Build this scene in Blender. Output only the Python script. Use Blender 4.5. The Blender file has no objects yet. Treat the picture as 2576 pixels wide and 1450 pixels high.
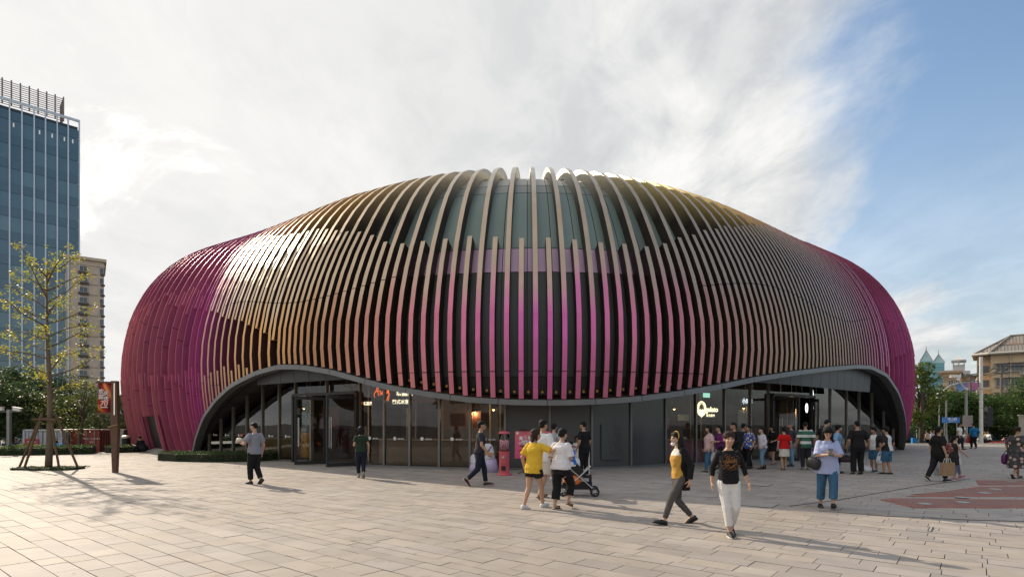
import bpy, math, random
import numpy as np
from mathutils import Vector, Matrix
R = math.radians
random.seed(7); RNG = np.random.default_rng(7)
SC = bpy.context.scene
COL = SC.collection
# ------------------------------------------------------------------ camera
F, CX, HY, HC = 1441.0, 1287.5, 1065.0, 1.69      # photograph measured on a 2575 px wide grid
cam_d = bpy.data.cameras.new('camera'); cam = bpy.data.objects.new('camera', cam_d); COL.objects.link(cam)
cam.location = (0, 0, HC); cam.rotation_euler = (R(90), 0, 0)
cam_d.sensor_width = 36; cam_d.lens = 36 * F / 2575; cam_d.shift_y = 0.132
cam_d.clip_start = 0.1; cam_d.clip_end = 3000
SC.camera = cam
# ------------------------------------------------------------------ light
SUN_AZ, SUN_EL = -45.0, 29.0
sunv = Vector((math.sin(R(SUN_AZ)) * math.cos(R(SUN_EL)), math.cos(R(SUN_AZ)) * math.cos(R(SUN_EL)), math.sin(R(SUN_EL))))
sun_d = bpy.data.lights.new('sun', 'SUN'); sun = bpy.data.objects.new('sun', sun_d); COL.objects.link(sun)
sun_d.energy = 3.9; sun_d.angle = R(0.6); sun_d.color = (1.0, 0.86, 0.68)
sun.rotation_euler = sunv.to_track_quat('Z', 'Y').to_euler()
W = bpy.data.worlds.new('World'); SC.world = W; W.use_nodes = True
def world():
    nt = W.node_tree; N = nt.nodes; L = nt.links; N.clear()
    def nd(t, **k):
        n = N.new(t)
        for a, b in k.items(): setattr(n, a, b)
        return n
    def mth(op, a, b=None, c=None, clamp=False):
        n = nd('ShaderNodeMath', operation=op); n.use_clamp = clamp
        for i, v in enumerate((a, b, c)):
            if v is None: continue
            if isinstance(v, (int, float)): n.inputs[i].default_value = v
            else: L.new(v, n.inputs[i])
        return n.outputs[0]
    def rng(v, a, b, c=0., d=1.):
        n = nd('ShaderNodeMapRange', interpolation_type='SMOOTHSTEP'); L.new(v, n.inputs[0])
        for i, x in enumerate((a, b, c, d)): n.inputs[i + 1].default_value = x
        return n.outputs[0]
    sky = nd('ShaderNodeTexSky', sky_type='NISHITA'); sky.sun_disc = False
    sky.sun_elevation = R(SUN_EL); sky.sun_rotation = R(SUN_AZ); sky.air_density = 1.0; sky.dust_density = 2.5; sky.ozone_density = 3.0
    tc = nd('ShaderNodeTexCoord'); sp = nd('ShaderNodeSeparateXYZ'); L.new(tc.outputs['Generated'], sp.inputs[0])
    x, y, z = sp.outputs
    zz = mth('ADD', mth('MAXIMUM', z, 0.0), 0.22)
    cv = nd('ShaderNodeCombineXYZ'); L.new(mth('DIVIDE', x, zz), cv.inputs[0]); L.new(mth('DIVIDE', y, zz), cv.inputs[1])
    def noise(scale, detail, rough, off, dist=0., sx=1., sy=1.):
        mp = nd('ShaderNodeMapping'); mp.inputs['Location'].default_value = off; mp.inputs['Scale'].default_value = (sx, sy, 1)
        L.new(cv.outputs[0], mp.inputs[0])
        n = nd('ShaderNodeTexNoise'); n.inputs['Scale'].default_value = scale; n.inputs['Detail'].default_value = detail
        n.inputs['Roughness'].default_value = rough; n.inputs['Distortion'].default_value = dist; L.new(mp.outputs[0], n.inputs['Vector'])
        return n.outputs[0]
    n1 = noise(1.25, 9, .58, (3.1, 1.7, 0), .5, 1.25, .8)
    n2 = noise(1.7, 9, .60, (5.2, 2.9, 0), .5, 1.3, .8)
    n3 = noise(5.5, 7, .6, (1.2, 8.8, 0), .4, 1.2, .8)
    # a cloud bank on the sun's side, clearing towards the right
    side = mth('ADD', mth('ADD', mth('MULTIPLY', x, .92), mth('MULTIPLY', y, .03)), mth('MULTIPLY', z, .42))
    cover = mth('SUBTRACT', mth('ADD', mth('MULTIPLY', n1, 1.05), mth('MULTIPLY', n3, .16)), mth('MULTIPLY', rng(side, .32, .90), .56))
    mask = rng(cover, .12, .46)
    haze = rng(z, .5, .0, 0., .9)
    mask = mth('MAXIMUM', mask, mth('MULTIPLY', haze, rng(side, .75, .3, .55, 1.)))
    shade = mth('ADD', mth('MULTIPLY', rng(n2, .40, .62), .62), mth('MULTIPLY', rng(n3, .34, .62), .38))
    lum = nd('ShaderNodeMix', data_type='RGBA'); L.new(shade, lum.inputs['Factor'])
    lum.inputs['A'].default_value = (.50, .515, .53, 1); lum.inputs['B'].default_value = (.80, .79, .77, 1)
    # towards the sun the bank is lit through
    dp = nd('ShaderNodeVectorMath', operation='DOT_PRODUCT'); L.new(tc.outputs['Generated'], dp.inputs[0]); dp.inputs[1].default_value = sunv
    lit = nd('ShaderNodeMix', data_type='RGBA'); L.new(rng(dp.outputs['Value'], .6, .99, 0., .7), lit.inputs['Factor'])
    L.new(lum.outputs['Result'], lit.inputs['A']); lit.inputs['B'].default_value = (.745, .735, .715, 1)
    skm = nd('ShaderNodeMix', data_type='RGBA', blend_type='MULTIPLY'); skm.inputs['Factor'].default_value = 1
    L.new(sky.outputs[0], skm.inputs['A']); skm.inputs['B'].default_value = (.165, .170, .160, 1)
    mx = nd('ShaderNodeMix', data_type='RGBA'); L.new(mask, mx.inputs['Factor']); L.new(skm.outputs['Result'], mx.inputs['A']); L.new(lit.outputs['Result'], mx.inputs['B'])
    bg = nd('ShaderNodeBackground'); bg.inputs[1].default_value = 1.0; L.new(mx.outputs['Result'], bg.inputs[0])
    out = nd('ShaderNodeOutputWorld'); L.new(bg.outputs[0], out.inputs[0])
world()
SC.view_settings.view_transform = 'Standard'; SC.view_settings.look = 'None'; SC.view_settings.gamma = 1; SC.view_settings.exposure = 0.32
SC.view_settings.use_curve_mapping = False
SC.cycles.use_denoising = True; SC.cycles.max_bounces = 8; SC.cycles.transparent_max_bounces = 24; SC.cycles.caustics_reflective = False; SC.cycles.caustics_refractive = False
SC.cycles.sample_clamp_indirect = 6.0

# ------------------------------------------------------------------ helpers
def gnd(px, py, z=0.0):                      # point of the ground plane seen at a grid position of the photograph
    Y = F * (HC - z) / (py - HY); return Vector(((px - CX) / F * Y, Y, z))
def at(px, py, Y):                           # point at depth Y
    return Vector(((px - CX) / F * Y, Y, HC - (py - HY) / F * Y))
MATS = {}
def mat(name, rgb=(.5, .5, .5), rough=.6, metal=0., var=.12, vscale=6., bump=0., bscale=40., spec=.5, attr=None, emit=None, coat=0., stretch=(1, 1, 1), dirt=0.):
    if name in MATS: return MATS[name]
    m = bpy.data.materials.new(name); m.use_nodes = True; MATS[name] = m
    nt = m.node_tree; N = nt.nodes; L = nt.links; b = N['Principled BSDF']
    b.inputs['Roughness'].default_value = rough; b.inputs['Metallic'].default_value = metal
    b.inputs['Specular IOR Level'].default_value = spec; b.inputs['Coat Weight'].default_value = coat
    if emit:
        b.inputs['Emission Color'].default_value = (*rgb, 1); b.inputs['Emission Strength'].default_value = emit
    tc = N.new('ShaderNodeTexCoord'); mp = N.new('ShaderNodeMapping'); L.new(tc.outputs['Object'], mp.inputs[0]); mp.inputs['Scale'].default_value = stretch
    src = None
    if attr:
        a = N.new('ShaderNodeVertexColor'); a.layer_name = attr; src = a.outputs[0]
    nz = N.new('ShaderNodeTexNoise'); nz.inputs['Scale'].default_value = vscale; nz.inputs['Detail'].default_value = 5; L.new(mp.outputs[0], nz.inputs['Vector'])
    mr = N.new('ShaderNodeMapRange'); L.new(nz.outputs[0], mr.inputs[0]); mr.inputs[1].default_value = .3; mr.inputs[2].default_value = .7
    mr.inputs[3].default_value = 1 - var; mr.inputs[4].default_value = 1 + var * .6
    mx = N.new('ShaderNodeMix'); mx.data_type = 'RGBA'; mx.blend_type = 'MULTIPLY'; mx.inputs['Factor'].default_value = 1
    if src is not None: L.new(src, mx.inputs['A'])
    else: mx.inputs['A'].default_value = (*rgb, 1)
    L.new(mr.outputs[0], mx.inputs['B']); L.new(mx.outputs['Result'], b.inputs['Base Color'])
    if bump:
        n2 = N.new('ShaderNodeTexNoise'); n2.inputs['Scale'].default_value = bscale; n2.inputs['Detail'].default_value = 6; L.new(mp.outputs[0], n2.inputs['Vector'])
        bp = N.new('ShaderNodeBump'); bp.inputs['Strength'].default_value = bump; bp.inputs['Distance'].default_value = .02; L.new(n2.outputs[0], bp.inputs['Height']); L.new(bp.outputs[0], b.inputs['Normal'])
    return m
def pattern(name, build, rough=.7):
    """material whose base colour comes from build(N, L, object_coordinate_socket)"""
    if name in MATS: return MATS[name]
    m = bpy.data.materials.new(name); m.use_nodes = True; MATS[name] = m
    nt = m.node_tree; b = nt.nodes['Principled BSDF']; b.inputs['Roughness'].default_value = rough
    tc = nt.nodes.new('ShaderNodeTexCoord')
    nt.links.new(build(nt.nodes, nt.links, tc.outputs['Object']), b.inputs['Base Color']); return m
def glass(name, tint=(.55, .6, .6), refl=1.0, ior=1.5, rough=0.01, wob=0.):
    if name in MATS: return MATS[name]
    m = bpy.data.materials.new(name); m.use_nodes = True; MATS[name] = m
    nt = m.node_tree; N = nt.nodes; L = nt.links; N.clear()
    o = N.new('ShaderNodeOutputMaterial'); mix = N.new('ShaderNodeMixShader'); t = N.new('ShaderNodeBsdfTransparent'); g = N.new('ShaderNodeBsdfGlossy')
    t.inputs[0].default_value = (*tint, 1); g.inputs['Roughness'].default_value = rough; g.inputs[0].default_value = (refl, refl, refl, 1)
    f = N.new('ShaderNodeFresnel'); f.inputs[0].default_value = ior
    if wob:
        tc = N.new('ShaderNodeTexCoord'); n = N.new('ShaderNodeTexNoise'); n.inputs['Scale'].default_value = .5; n.inputs['Detail'].default_value = 1; L.new(tc.outputs['Object'], n.inputs['Vector'])
        bp = N.new('ShaderNodeBump'); bp.inputs['Strength'].default_value = wob; bp.inputs['Distance'].default_value = .1; L.new(n.outputs[0], bp.inputs['Height']); L.new(bp.outputs[0], g.inputs['Normal'])
    L.new(f.outputs[0], mix.inputs[0]); L.new(t.outputs[0], mix.inputs[1]); L.new(g.outputs[0], mix.inputs[2]); L.new(mix.outputs[0], o.inputs[0])
    return m

class MB:
    """collects shapes; build() links them as ONE mesh object"""
    def __init__(s): s.v = []; s.f = []; s.mi = []; s.c = []; s.cur = 0; s.col = None
    def add(s, vs, fs, col=None):
        o = len(s.v); s.v += [tuple(p) for p in vs]; s.f += [tuple(i + o for i in f) for f in fs]; s.mi += [s.cur] * len(fs)
        c = col if col is not None else s.col
        s.c += [c if c is not None else (1, 1, 1)] * len(vs); return s
    def quad(s, a, b, c, d, col=None): return s.add([a, b, c, d], [(0, 1, 2, 3)], col)
    def box(s, c, d, rz=0., M=None, col=None, taper=1.):
        x, y, z = d[0] / 2, d[1] / 2, d[2] / 2; cs, sn = math.cos(rz), math.sin(rz); P = []
        for k in (-1, 1):
            t = 1. if k < 0 else taper
            for (i, j) in ((-1, -1), (1, -1), (1, 1), (-1, 1)):
                q = Vector((i * x * t, j * y * t, k * z))
                q = (M @ q) if M is not None else Vector((q.x * cs - q.y * sn, q.x * sn + q.y * cs, q.z))
                P.append(q + Vector(c))
        return s.add(P, [(3, 2, 1, 0), (4, 5, 6, 7), (0, 1, 5, 4), (1, 2, 6, 5), (2, 3, 7, 6), (3, 0, 4, 7)], col)
    def rings(s, rs, caps=True, closed=False, col=None):
        n = len(rs[0]); vs = [p for r in rs for p in r]; fs = []
        m = len(rs); 
        for i in range(m if closed else m - 1):
            a, b = i * n, ((i + 1) % m) * n
            for j in range(n): k = (j + 1) % n; fs.append((a + j, a + k, b + k, b + j))
        if caps and not closed: fs.append(tuple(reversed(range(n)))); fs.append(tuple(range((m - 1) * n, m * n)))
        return s.add(vs, fs, col)
    def tube(s, pts, rad, n=8, caps=True, closed=False, col=None):
        pts = [Vector(p) for p in pts]; rs = []; m = len(pts)
        if isinstance(rad, (int, float)): rad = [rad] * m
        up = None
        for i, p in enumerate(pts):
            if closed: d = pts[(i + 1) % m] - pts[i - 1]
            else: d = pts[min(i + 1, m - 1)] - pts[max(i - 1, 0)]
            d = d.normalized() if d.length > 1e-9 else Vector((0, 0, 1))
            if up is None: up = Vector((0, 0, 1)) if abs(d.z) < .9 else Vector((1, 0, 0))
            x = d.cross(up); x = x.normalized() if x.length > 1e-6 else d.orthogonal().normalized(); y = x.cross(d).normalized(); up = y
            rs.append([p + (x * math.cos(2 * math.pi * j / n) - y * math.sin(2 * math.pi * j / n)) * rad[i] for j in range(n)])
        return s.rings([r[::-1] for r in rs], caps, closed, col)
    def lathe(s, prof, c=(0, 0, 0), n=16, col=None, sx=1., sy=1.):
        c = Vector(c)
        return s.rings([[c + Vector((r * sx * math.cos(2 * math.pi * j / n), r * sy * math.sin(2 * math.pi * j / n), z)) for j in range(n)] for r, z in prof], True, False, col)
    def ell(s, c, r, M=None, nu=12, nv=8, col=None):
        c = Vector(c); rs = []
        for i in range(nv + 1):
            t = math.pi * (i / nv - .5) * .985; ring = []
            for j in range(nu):
                a = 2 * math.pi * j / nu; q = Vector((r[0] * math.cos(t) * math.cos(a), r[1] * math.cos(t) * math.sin(a), r[2] * math.sin(t)))
                ring.append(c + ((M @ q) if M is not None else q))
            rs.append(ring)
        return s.rings(rs, True, False, col)
    def prism(s, poly, z0, z1, col=None):
        n = len(poly); lo = [Vector((p[0], p[1], z0)) for p in poly]; hi = [Vector((p[0], p[1], z1)) for p in poly]
        return s.add(lo + hi, [tuple(reversed(range(n))), tuple(range(n, 2 * n))] + [(i, (i + 1) % n, n + (i + 1) % n, n + i) for i in range(n)], col)
    def mesh(s, name, smooth=False, attr=False):
        me = bpy.data.meshes.new(name); me.from_pydata(s.v, [], s.f); 
        if any(s.mi): me.polygons.foreach_set('material_index', s.mi)
        if attr:
            a = me.color_attributes.new('Col', 'FLOAT_COLOR', 'POINT'); arr = np.ones((len(s.v), 4), np.float32); arr[:, :3] = np.array(s.c, np.float32); a.data.foreach_set('color', arr.ravel())
        if smooth: me.polygons.foreach_set('use_smooth', [True] * len(s.f))
        me.update(); return me
    def build(s, name, m, parent=None, smooth=False, attr=False, loc=None):
        me = s.mesh(name, smooth, attr)
        for q in (m if isinstance(m, (list, tuple)) else [m]): me.materials.append(q)
        return link(name, me, parent, loc)
def link(name, me, parent=None, loc=None):
    o = bpy.data.objects.new(name, me); COL.objects.link(o); o.parent = parent
    if loc is not None: o.location = loc
    return o
def tag(o, label=None, cat=None, group=None, kind=None):
    if label: o['label'] = label
    if cat: o['category'] = cat
    if group: o['group'] = group
    if kind: o['kind'] = kind
    return o
def empty(name, loc=(0, 0, 0), rz=0., label=None, cat=None, group=None):
    o = bpy.data.objects.new(name, None); COL.objects.link(o); o.location = loc; o.rotation_euler = (0, 0, rz); o.empty_display_size = .1
    return tag(o, label, cat, group)
def copy_tree(o, parent=None):
    c = o.copy(); COL.objects.link(c); c.parent = parent
    for ch in list(o.children): copy_tree(ch, c)
    return c
FONT = {}
def text_mesh(body, size, extr=.004, bold=0., align='CENTER', shear=0.):
    """lettering as a flat mesh: x right, y up"""
    cu = bpy.data.curves.new('txt', 'FONT'); cu.body = body; cu.size = size; cu.extrude = extr; cu.align_x = align; cu.align_y = 'CENTER'; cu.offset = bold; cu.shear = shear; cu.resolution_u = 3
    ob = bpy.data.objects.new('txt', cu); COL.objects.link(ob)
    dg = bpy.context.evaluated_depsgraph_get(); me = bpy.data.meshes.new_from_object(ob.evaluated_get(dg)); bpy.data.objects.remove(ob); bpy.data.curves.remove(cu); me.materials.clear(); return me
def text(body, size, m, M, parent=None, name='lettering', **k):
    me = text_mesh(body, size, **k); me.transform(M); me.materials.append(m); return link(name, me, parent)
def face_matrix(o, right, up):               # x->right, y->up, z->outwards
    r = Vector(right).normalized(); u = Vector(up).normalized(); n = r.cross(u)
    M = Matrix((r, u, n)).transposed().to_4x4(); M.translation = Vector(o); return M
# ------------------------------------------------------------------ the pavilion's surface
PP = [0.597, 44.978, 26.827, 23.223, -0.002, 0.069, 13.03, 4.644, 0.7, 6.39, 1.987, -0.021, -0.138, 0.077, -0.010]
PH_, PZB = PP[6], PP[7]
def plan(ph):
    def P(a):
        k = 1 + PP[5] * math.cos(4 * a) + PP[4] * math.sin(3 * a) + PP[14] * math.cos(3 * a)
        return PP[2] * math.cos(a) * k, PP[3] * math.sin(a) * k
    X, Y = P(ph); e = 1e-4; a = P(ph + e); b = P(ph - e); tx, ty = a[0] - b[0], a[1] - b[1]; l = math.hypot(tx, ty)
    return PP[0] + X, PP[1] + Y, ty / l, -tx / l
def hk(ph):
    k = max(0, -math.sin(ph)); return 1 + PP[11] * math.cos(ph) + PP[12] * (k * k - .5) + PP[13] * k ** 6
def prof(zz):                                  # (inset, height) of the section; zz beyond the crown runs on over the roof
    H, zb, d0, D, q = PP[6:11]
    if zz < zb: return d0 * ((zb - zz) / zb) ** 2, zz
    if zz >= H: e = zz - H; return D + e, H - .012 * e * e
    u = (zz - zb) / (H - zb); return D * (1 - (1 - u ** q) ** (1 / q)), zz
def S(ph, zz, off=0.0, tan=0.0):
    """point on the skin: ph around, zz up the section, off outwards, tan sideways"""
    d, z = prof(zz); e = .02; a = prof(zz - e) if zz > e else prof(zz); b = prof(zz + e)
    td, tz = b[0] - a[0], b[1] - a[1]; l = math.hypot(td, tz); nd, nz = -tz / l, td / l    # outward: -d, +z
    d += nd * off; z += nz * off
    x, y, nx, ny = plan(ph); h = hk(ph)
    return Vector((x - nx * d - ny * tan, y - ny * d + nx * tan, z * h))
ARC = None
def arcs():
    global ARC
    a = np.linspace(R(150), R(390), 2401); p = np.array([plan(t)[:2] for t in a]); s = np.concatenate([[0], np.cumsum(np.hypot(*np.diff(p, axis=0).T))]); ARC = (a, s)
arcs()
def ph_at(s): return float(np.interp(s, ARC[1], ARC[0]))
def s_at(ph): return float(np.interp(ph, ARC[0], ARC[1]))
RIM = [(221.6, -.2), (222.7, .0), (225.3, .97), (229.1, 2.09), (233.6, 2.94), (237.9, 3.53), (243.1, 3.95), (247.2, 4.13), (250.5, 4.03), (253.8, 3.78), (256.7, 3.43), (259.4, 3.1), (262.7, 2.83), (265.7, 2.62), (268.9, 2.53), (271.9, 2.51), (274.8, 2.55), (277.9, 2.66), (281, 2.85), (284.8, 3.14), (289.1, 3.52), (294.7, 3.88), (301.3, 4.22), (309.6, 4.56), (315.3, 4.68), (321.7, 4.42), (327.3, 3.55), (332.3, 2.3), (338, .75), (340.5, 0), (341.5, -.2)]
_ra = np.linspace(221.6, 341.5, 1200); _rz = np.interp(_ra, [r[0] for r in RIM], [r[1] for r in RIM]); _k = np.hanning(31); _k /= _k.sum()
_rzs = np.convolve(np.pad(_rz, 15, 'edge'), _k, 'valid')
def rim_z(ph):
    d = math.degrees(ph)
    return float(np.interp(d, _ra, _rzs)) if 222.2 < d < 341 else -1.0
SB = [(220, .8), (226, 1.05), (236, 1.5), (244, 1.5), (252, 1.25), (260, 1.15), (269, .9), (272, .95), (278, 1.5), (283, 2.2), (290, 2.4), (297, 2.1), (310, 1.8), (322, 1.6), (332, 1.2), (338, .9), (342, .7)]
def setback(ph): return float(np.interp(math.degrees(ph), [a for a, b in SB], [b for a, b in SB]))
def GL(ph, z, extra=0.):                       # glass line in plan
    x, y, nx, ny = plan(ph); s = setback(ph) + extra; return Vector((x - nx * s, y - ny * s, z))
def GN(ph): _, _, nx, ny = plan(ph); return Vector((nx, ny, 0))
def ph_px(px):                                 # angle at which the glass line is seen at a grid column
    a = np.linspace(R(221), R(342), 1500); u = np.array([(lambda p: CX + F * p.x / p.y)(GL(t, 0)) for t in a]); return float(np.interp(px, u, a))
def lerp(a, b, t): return tuple(a[i] + (b[i] - a[i]) * t for i in range(len(a)))
def ramp(x, st):
    if x <= st[0][0]: return st[0][1]
    for (a, ca), (b, cb) in zip(st, st[1:]):
        if x <= b: t = (x - a) / (b - a); return lerp(ca, cb, t)
    return st[-1][1]

PAV = empty('pavilion', (0, 0, 0), 0, 'large rounded pavilion wrapped in purple and bronze metal fins with arched glazed entrances', 'building')
M_fin = mat('fin paint', attr='Col', rough=.44, metal=.35, var=.10, vscale=1.2, bump=.03, bscale=60)
M_shell = mat('shell membrane', (.016, .016, .018), .75, 0, .1)
M_panel = mat('cladding panel', attr='Col', rough=.42, metal=.25, var=.07, vscale=.7)
M_trim = mat('trim aluminium', (.19, .195, .20), .42, .45, .08, 2.)
M_soff = mat('soffit panel grey', (.050, .052, .056), .42, .3, .1, 2.)
M_mul = mat('mullion aluminium', (.20, .195, .185), .4, .5, .08, 3.)
M_dark = mat('blackened metal', (.018, .018, .02), .5, .2, .1)
M_steel = mat('brushed steel', (.62, .62, .62), .25, .95, .05)
GOLD = (.86, .46, .14); BEIGE = (.60, .46, .33); PINK = (.78, .22, .36); MAG = (.76, .15, .52); ROSE = (.68, .27, .24); PLUM = (.46, .09, .19); BRONZE = (.45, .3, .2); PALE = (.70, .56, .42)
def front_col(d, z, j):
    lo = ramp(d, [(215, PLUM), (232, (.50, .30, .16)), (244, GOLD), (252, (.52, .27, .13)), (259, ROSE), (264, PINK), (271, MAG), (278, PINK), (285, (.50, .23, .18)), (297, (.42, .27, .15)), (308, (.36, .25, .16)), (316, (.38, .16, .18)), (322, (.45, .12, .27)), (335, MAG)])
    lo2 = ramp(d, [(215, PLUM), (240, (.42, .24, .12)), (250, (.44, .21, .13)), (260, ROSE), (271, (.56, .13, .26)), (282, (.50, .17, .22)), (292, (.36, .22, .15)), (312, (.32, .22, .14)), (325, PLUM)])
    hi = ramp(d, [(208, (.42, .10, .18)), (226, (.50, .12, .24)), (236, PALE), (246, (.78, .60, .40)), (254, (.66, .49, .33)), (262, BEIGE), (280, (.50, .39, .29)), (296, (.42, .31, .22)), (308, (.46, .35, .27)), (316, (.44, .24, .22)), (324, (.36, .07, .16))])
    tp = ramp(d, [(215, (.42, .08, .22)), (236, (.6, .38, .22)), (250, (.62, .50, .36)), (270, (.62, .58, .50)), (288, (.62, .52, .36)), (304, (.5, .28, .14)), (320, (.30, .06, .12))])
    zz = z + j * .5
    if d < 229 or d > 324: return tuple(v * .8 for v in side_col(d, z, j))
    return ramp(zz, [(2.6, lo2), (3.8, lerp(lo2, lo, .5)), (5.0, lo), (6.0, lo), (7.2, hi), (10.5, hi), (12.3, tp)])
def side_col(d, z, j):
    mid = ramp(d, [(196, (.37, .11, .13)), (212, (.41, .11, .17)), (222, (.43, .10, .20)), (229, (.42, .075, .25)), (234, (.22, .045, .12)), (240, (.095, .04, .036)), (252, (.050, .036, .028)), (290, (.050, .036, .028)), (300, (.06, .036, .03)), (307, (.14, .035, .055)), (314, (.22, .042, .09)), (322, (.31, .055, .13)), (330, (.34, .055, .19)), (344, (.34, .065, .17))])  # near-black brown around the middle: shade between neighbouring fins put into the colour
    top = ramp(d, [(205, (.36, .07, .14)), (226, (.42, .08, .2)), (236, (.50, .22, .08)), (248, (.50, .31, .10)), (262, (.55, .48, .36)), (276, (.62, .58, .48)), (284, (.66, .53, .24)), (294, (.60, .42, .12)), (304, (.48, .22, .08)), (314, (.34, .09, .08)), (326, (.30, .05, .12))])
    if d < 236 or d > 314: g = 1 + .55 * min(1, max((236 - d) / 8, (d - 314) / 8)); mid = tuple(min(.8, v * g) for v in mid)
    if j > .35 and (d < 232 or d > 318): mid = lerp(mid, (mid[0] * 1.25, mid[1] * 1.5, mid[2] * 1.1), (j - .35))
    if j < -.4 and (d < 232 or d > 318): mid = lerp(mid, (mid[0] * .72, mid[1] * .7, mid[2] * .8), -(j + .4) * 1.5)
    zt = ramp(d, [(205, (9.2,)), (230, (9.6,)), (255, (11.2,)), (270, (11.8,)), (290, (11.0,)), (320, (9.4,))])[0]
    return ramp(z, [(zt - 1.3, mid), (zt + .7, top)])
NFIN = 0
def lean(ph, z):
    """sideways drift of the fins towards the middle, above and below the bulge"""
    d = math.degrees(ph) - 270; a = abs(d); k = float(np.interp(a, [0, 6, 14, 21, 28, 44, 58], [0, .03, .15, .19, .14, .10, 0])); q = float(np.interp(a, [0, 6, 16, 28, 40], [0, .03, .11, .10, 0]))
    f = lambda x: x * x / (x + 1.3) if x > 0 else 0.
    return -math.copysign(1, d) * (k * (f(min(z, 9.4) - 4.8)) + q * f(5.4 - z))
def fin(ph, z0, z1, j, depth=.44, w=.175, lift=0.):
    global NFIN; NFIN += 1
    if math.degrees(ph) < 229 or math.degrees(ph) > 324: w = .035
    H = PH_; zs = []
    zz = z0
    st = max(1, int((min(z1, PZB + .01) - z0) / .55)) if z0 < PZB else 0
    if st: zs += list(np.linspace(z0, min(z1, PZB), st + 1))[:-1] if z1 > PZB else list(np.linspace(z0, z1, st + 1))
    if z1 > PZB:
        a0 = math.asin(max(0, min(1, (max(z0, PZB) - PZB) / (H - PZB)))); a1 = math.asin(min(1, (min(z1, H) - PZB) / (H - PZB)))
        n = max(2, int((a1 - a0) / .105)); zs += [PZB + (H - PZB) * math.sin(a) for a in np.linspace(a0, a1, n + 1)]
    if z1 > H: zs = zs[:-1] + [H - .004] + [H + e for e in (.5, 1.1, 1.8) if H + e <= z1]
    d = math.degrees(ph); mb = MB(); V = []; C = []; seam = set()
    for zj in (3.55, 7.0 + .35 * math.sin(d * .22), 10.9):
        if d < 232 or d > 318: zj += j * .9
        zj = zj / hk(ph)
        if zs[0] + .4 < zj < zs[-1] - .4 and zj < H - .2: zs += [zj - .028, zj - .018, zj + .018, zj + .028]; seam |= {zj - .018, zj + .018}
    zs.sort()
    for z in zs:
        h = z * hk(ph)
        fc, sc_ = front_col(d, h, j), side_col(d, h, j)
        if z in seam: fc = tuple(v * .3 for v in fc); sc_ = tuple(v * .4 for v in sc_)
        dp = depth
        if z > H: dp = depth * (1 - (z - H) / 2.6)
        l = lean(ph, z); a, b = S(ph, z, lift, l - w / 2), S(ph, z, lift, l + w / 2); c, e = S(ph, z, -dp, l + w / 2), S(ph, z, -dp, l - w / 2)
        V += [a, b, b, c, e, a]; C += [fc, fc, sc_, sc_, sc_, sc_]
    Fs = []
    for i in range(len(zs) - 1):
        o, p = i * 6, i * 6 + 6
        Fs += [(o, o + 1, p + 1, p), (o + 2, o + 3, p + 3, p + 2), (o + 4, o + 5, p + 5, p + 4)]
    e = (len(zs) - 1) * 6; Fs += [(0, 4, 3, 1), (e, e + 1, e + 3, e + 4)]
    mb.v = V; mb.f = Fs; mb.mi = [0] * len(Fs); mb.c = C
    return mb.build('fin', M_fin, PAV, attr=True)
def fin_lines():
    """angles of the fins: half a metre apart in the middle, closer towards the flanks"""
    def gap(d): return float(np.interp(abs(d - 270), [0, 7, 14, 22, 40, 50, 80], [.52, .51, .44, .36, .38, .47, .49]))
    out = []; s = s_at(R(268.4)); k = 0
    while math.degrees(ph_at(s)) < 351: out.append((k, ph_at(s))); s += gap(math.degrees(ph_at(s))); k += 1
    s = s_at(R(268.4)); k = 0
    while True:
        s -= gap(math.degrees(ph_at(s))); k -= 1
        if math.degrees(ph_at(s)) < 184: break
        out.append((k, ph_at(s)))
    return sorted(out)
def fins():
    rnd = random.Random(3)
    for k, ph in fin_lines():
        d = math.degrees(ph); j = rnd.uniform(-1, 1); rz = rim_z(ph); b = max(rz + .05, 0.02) if rz > -.9 else .02
        b /= hk(ph)
        if 208.3 < d < 213.6: b = 2.12 / hk(ph)
        if d < 194 or d > 347:
            if k % 2 == 0: fin(ph, b, PH_ + 1.2, j)
            continue
        endz = d < 247 or d > 318
        if k % 2 == 0:                                     # long fins over the crown
            if endz:
                lo = (ramp(d, [(196, (7.4,)), (208, (7.9,)), (213, (8.4,)), (222, (7.8,)), (228.6, (7.3,)), (235, (6.7,)), (239, (6.3,)), (242, (5.85,)), (245.5, (5.3,)), (247, (4.8,))])[0] if d < 270 else ramp(d, [(318, (4.2,)), (330, (5.8,)), (346, (6.2,))])[0]) + rnd.uniform(-.25, .25) * (1.6 if d < 226 or d > 330 else .5)
                fin(ph, max(lo, b), PH_ + 1.8, j, lift=.03)
                if d < 242 or d > 322:
                    hi = (4.25 if d < 270 else 3.6) + rnd.uniform(-.25, .25)
                    if hi > b + .3: fin(ph, b, hi, rnd.uniform(-1, 1), lift=.02)
            else: fin(ph, b, PH_ + 1.8, j)
        else:                                              # short fins between them
            top = ramp(d, [(226, (11.6,)), (236, (10.8,)), (241, (10.35,)), (247.6, (9.95,)), (251, (9.6,)), (254, (9.2,)), (256.8, (8.75,)), (259.5, (8.45,)), (266, (8.55,)), (272, (8.35,)), (279.3, (8.3,)), (282.6, (8.65,)), (286.3, (9.3,)), (290, (9.9,)), (294.7, (10.4,)), (298.7, (11.0,)), (305, (11.8,)), (318, (12.2,)), (328, (9.8,)), (346, (8.,))])[0] + rnd.uniform(-.07, .07)
            if d < 226: top = ramp(d, [(196, (7.9,)), (208, (8.3,)), (213, (8.8,)), (226, (8.4,))])[0] + rnd.uniform(-.25, .35)
            bt = b
            if d < 225 and d > 196: bt = 3.85 + rnd.uniform(-.4, .3)
            fin(ph, bt, top, j)
fins()
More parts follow.
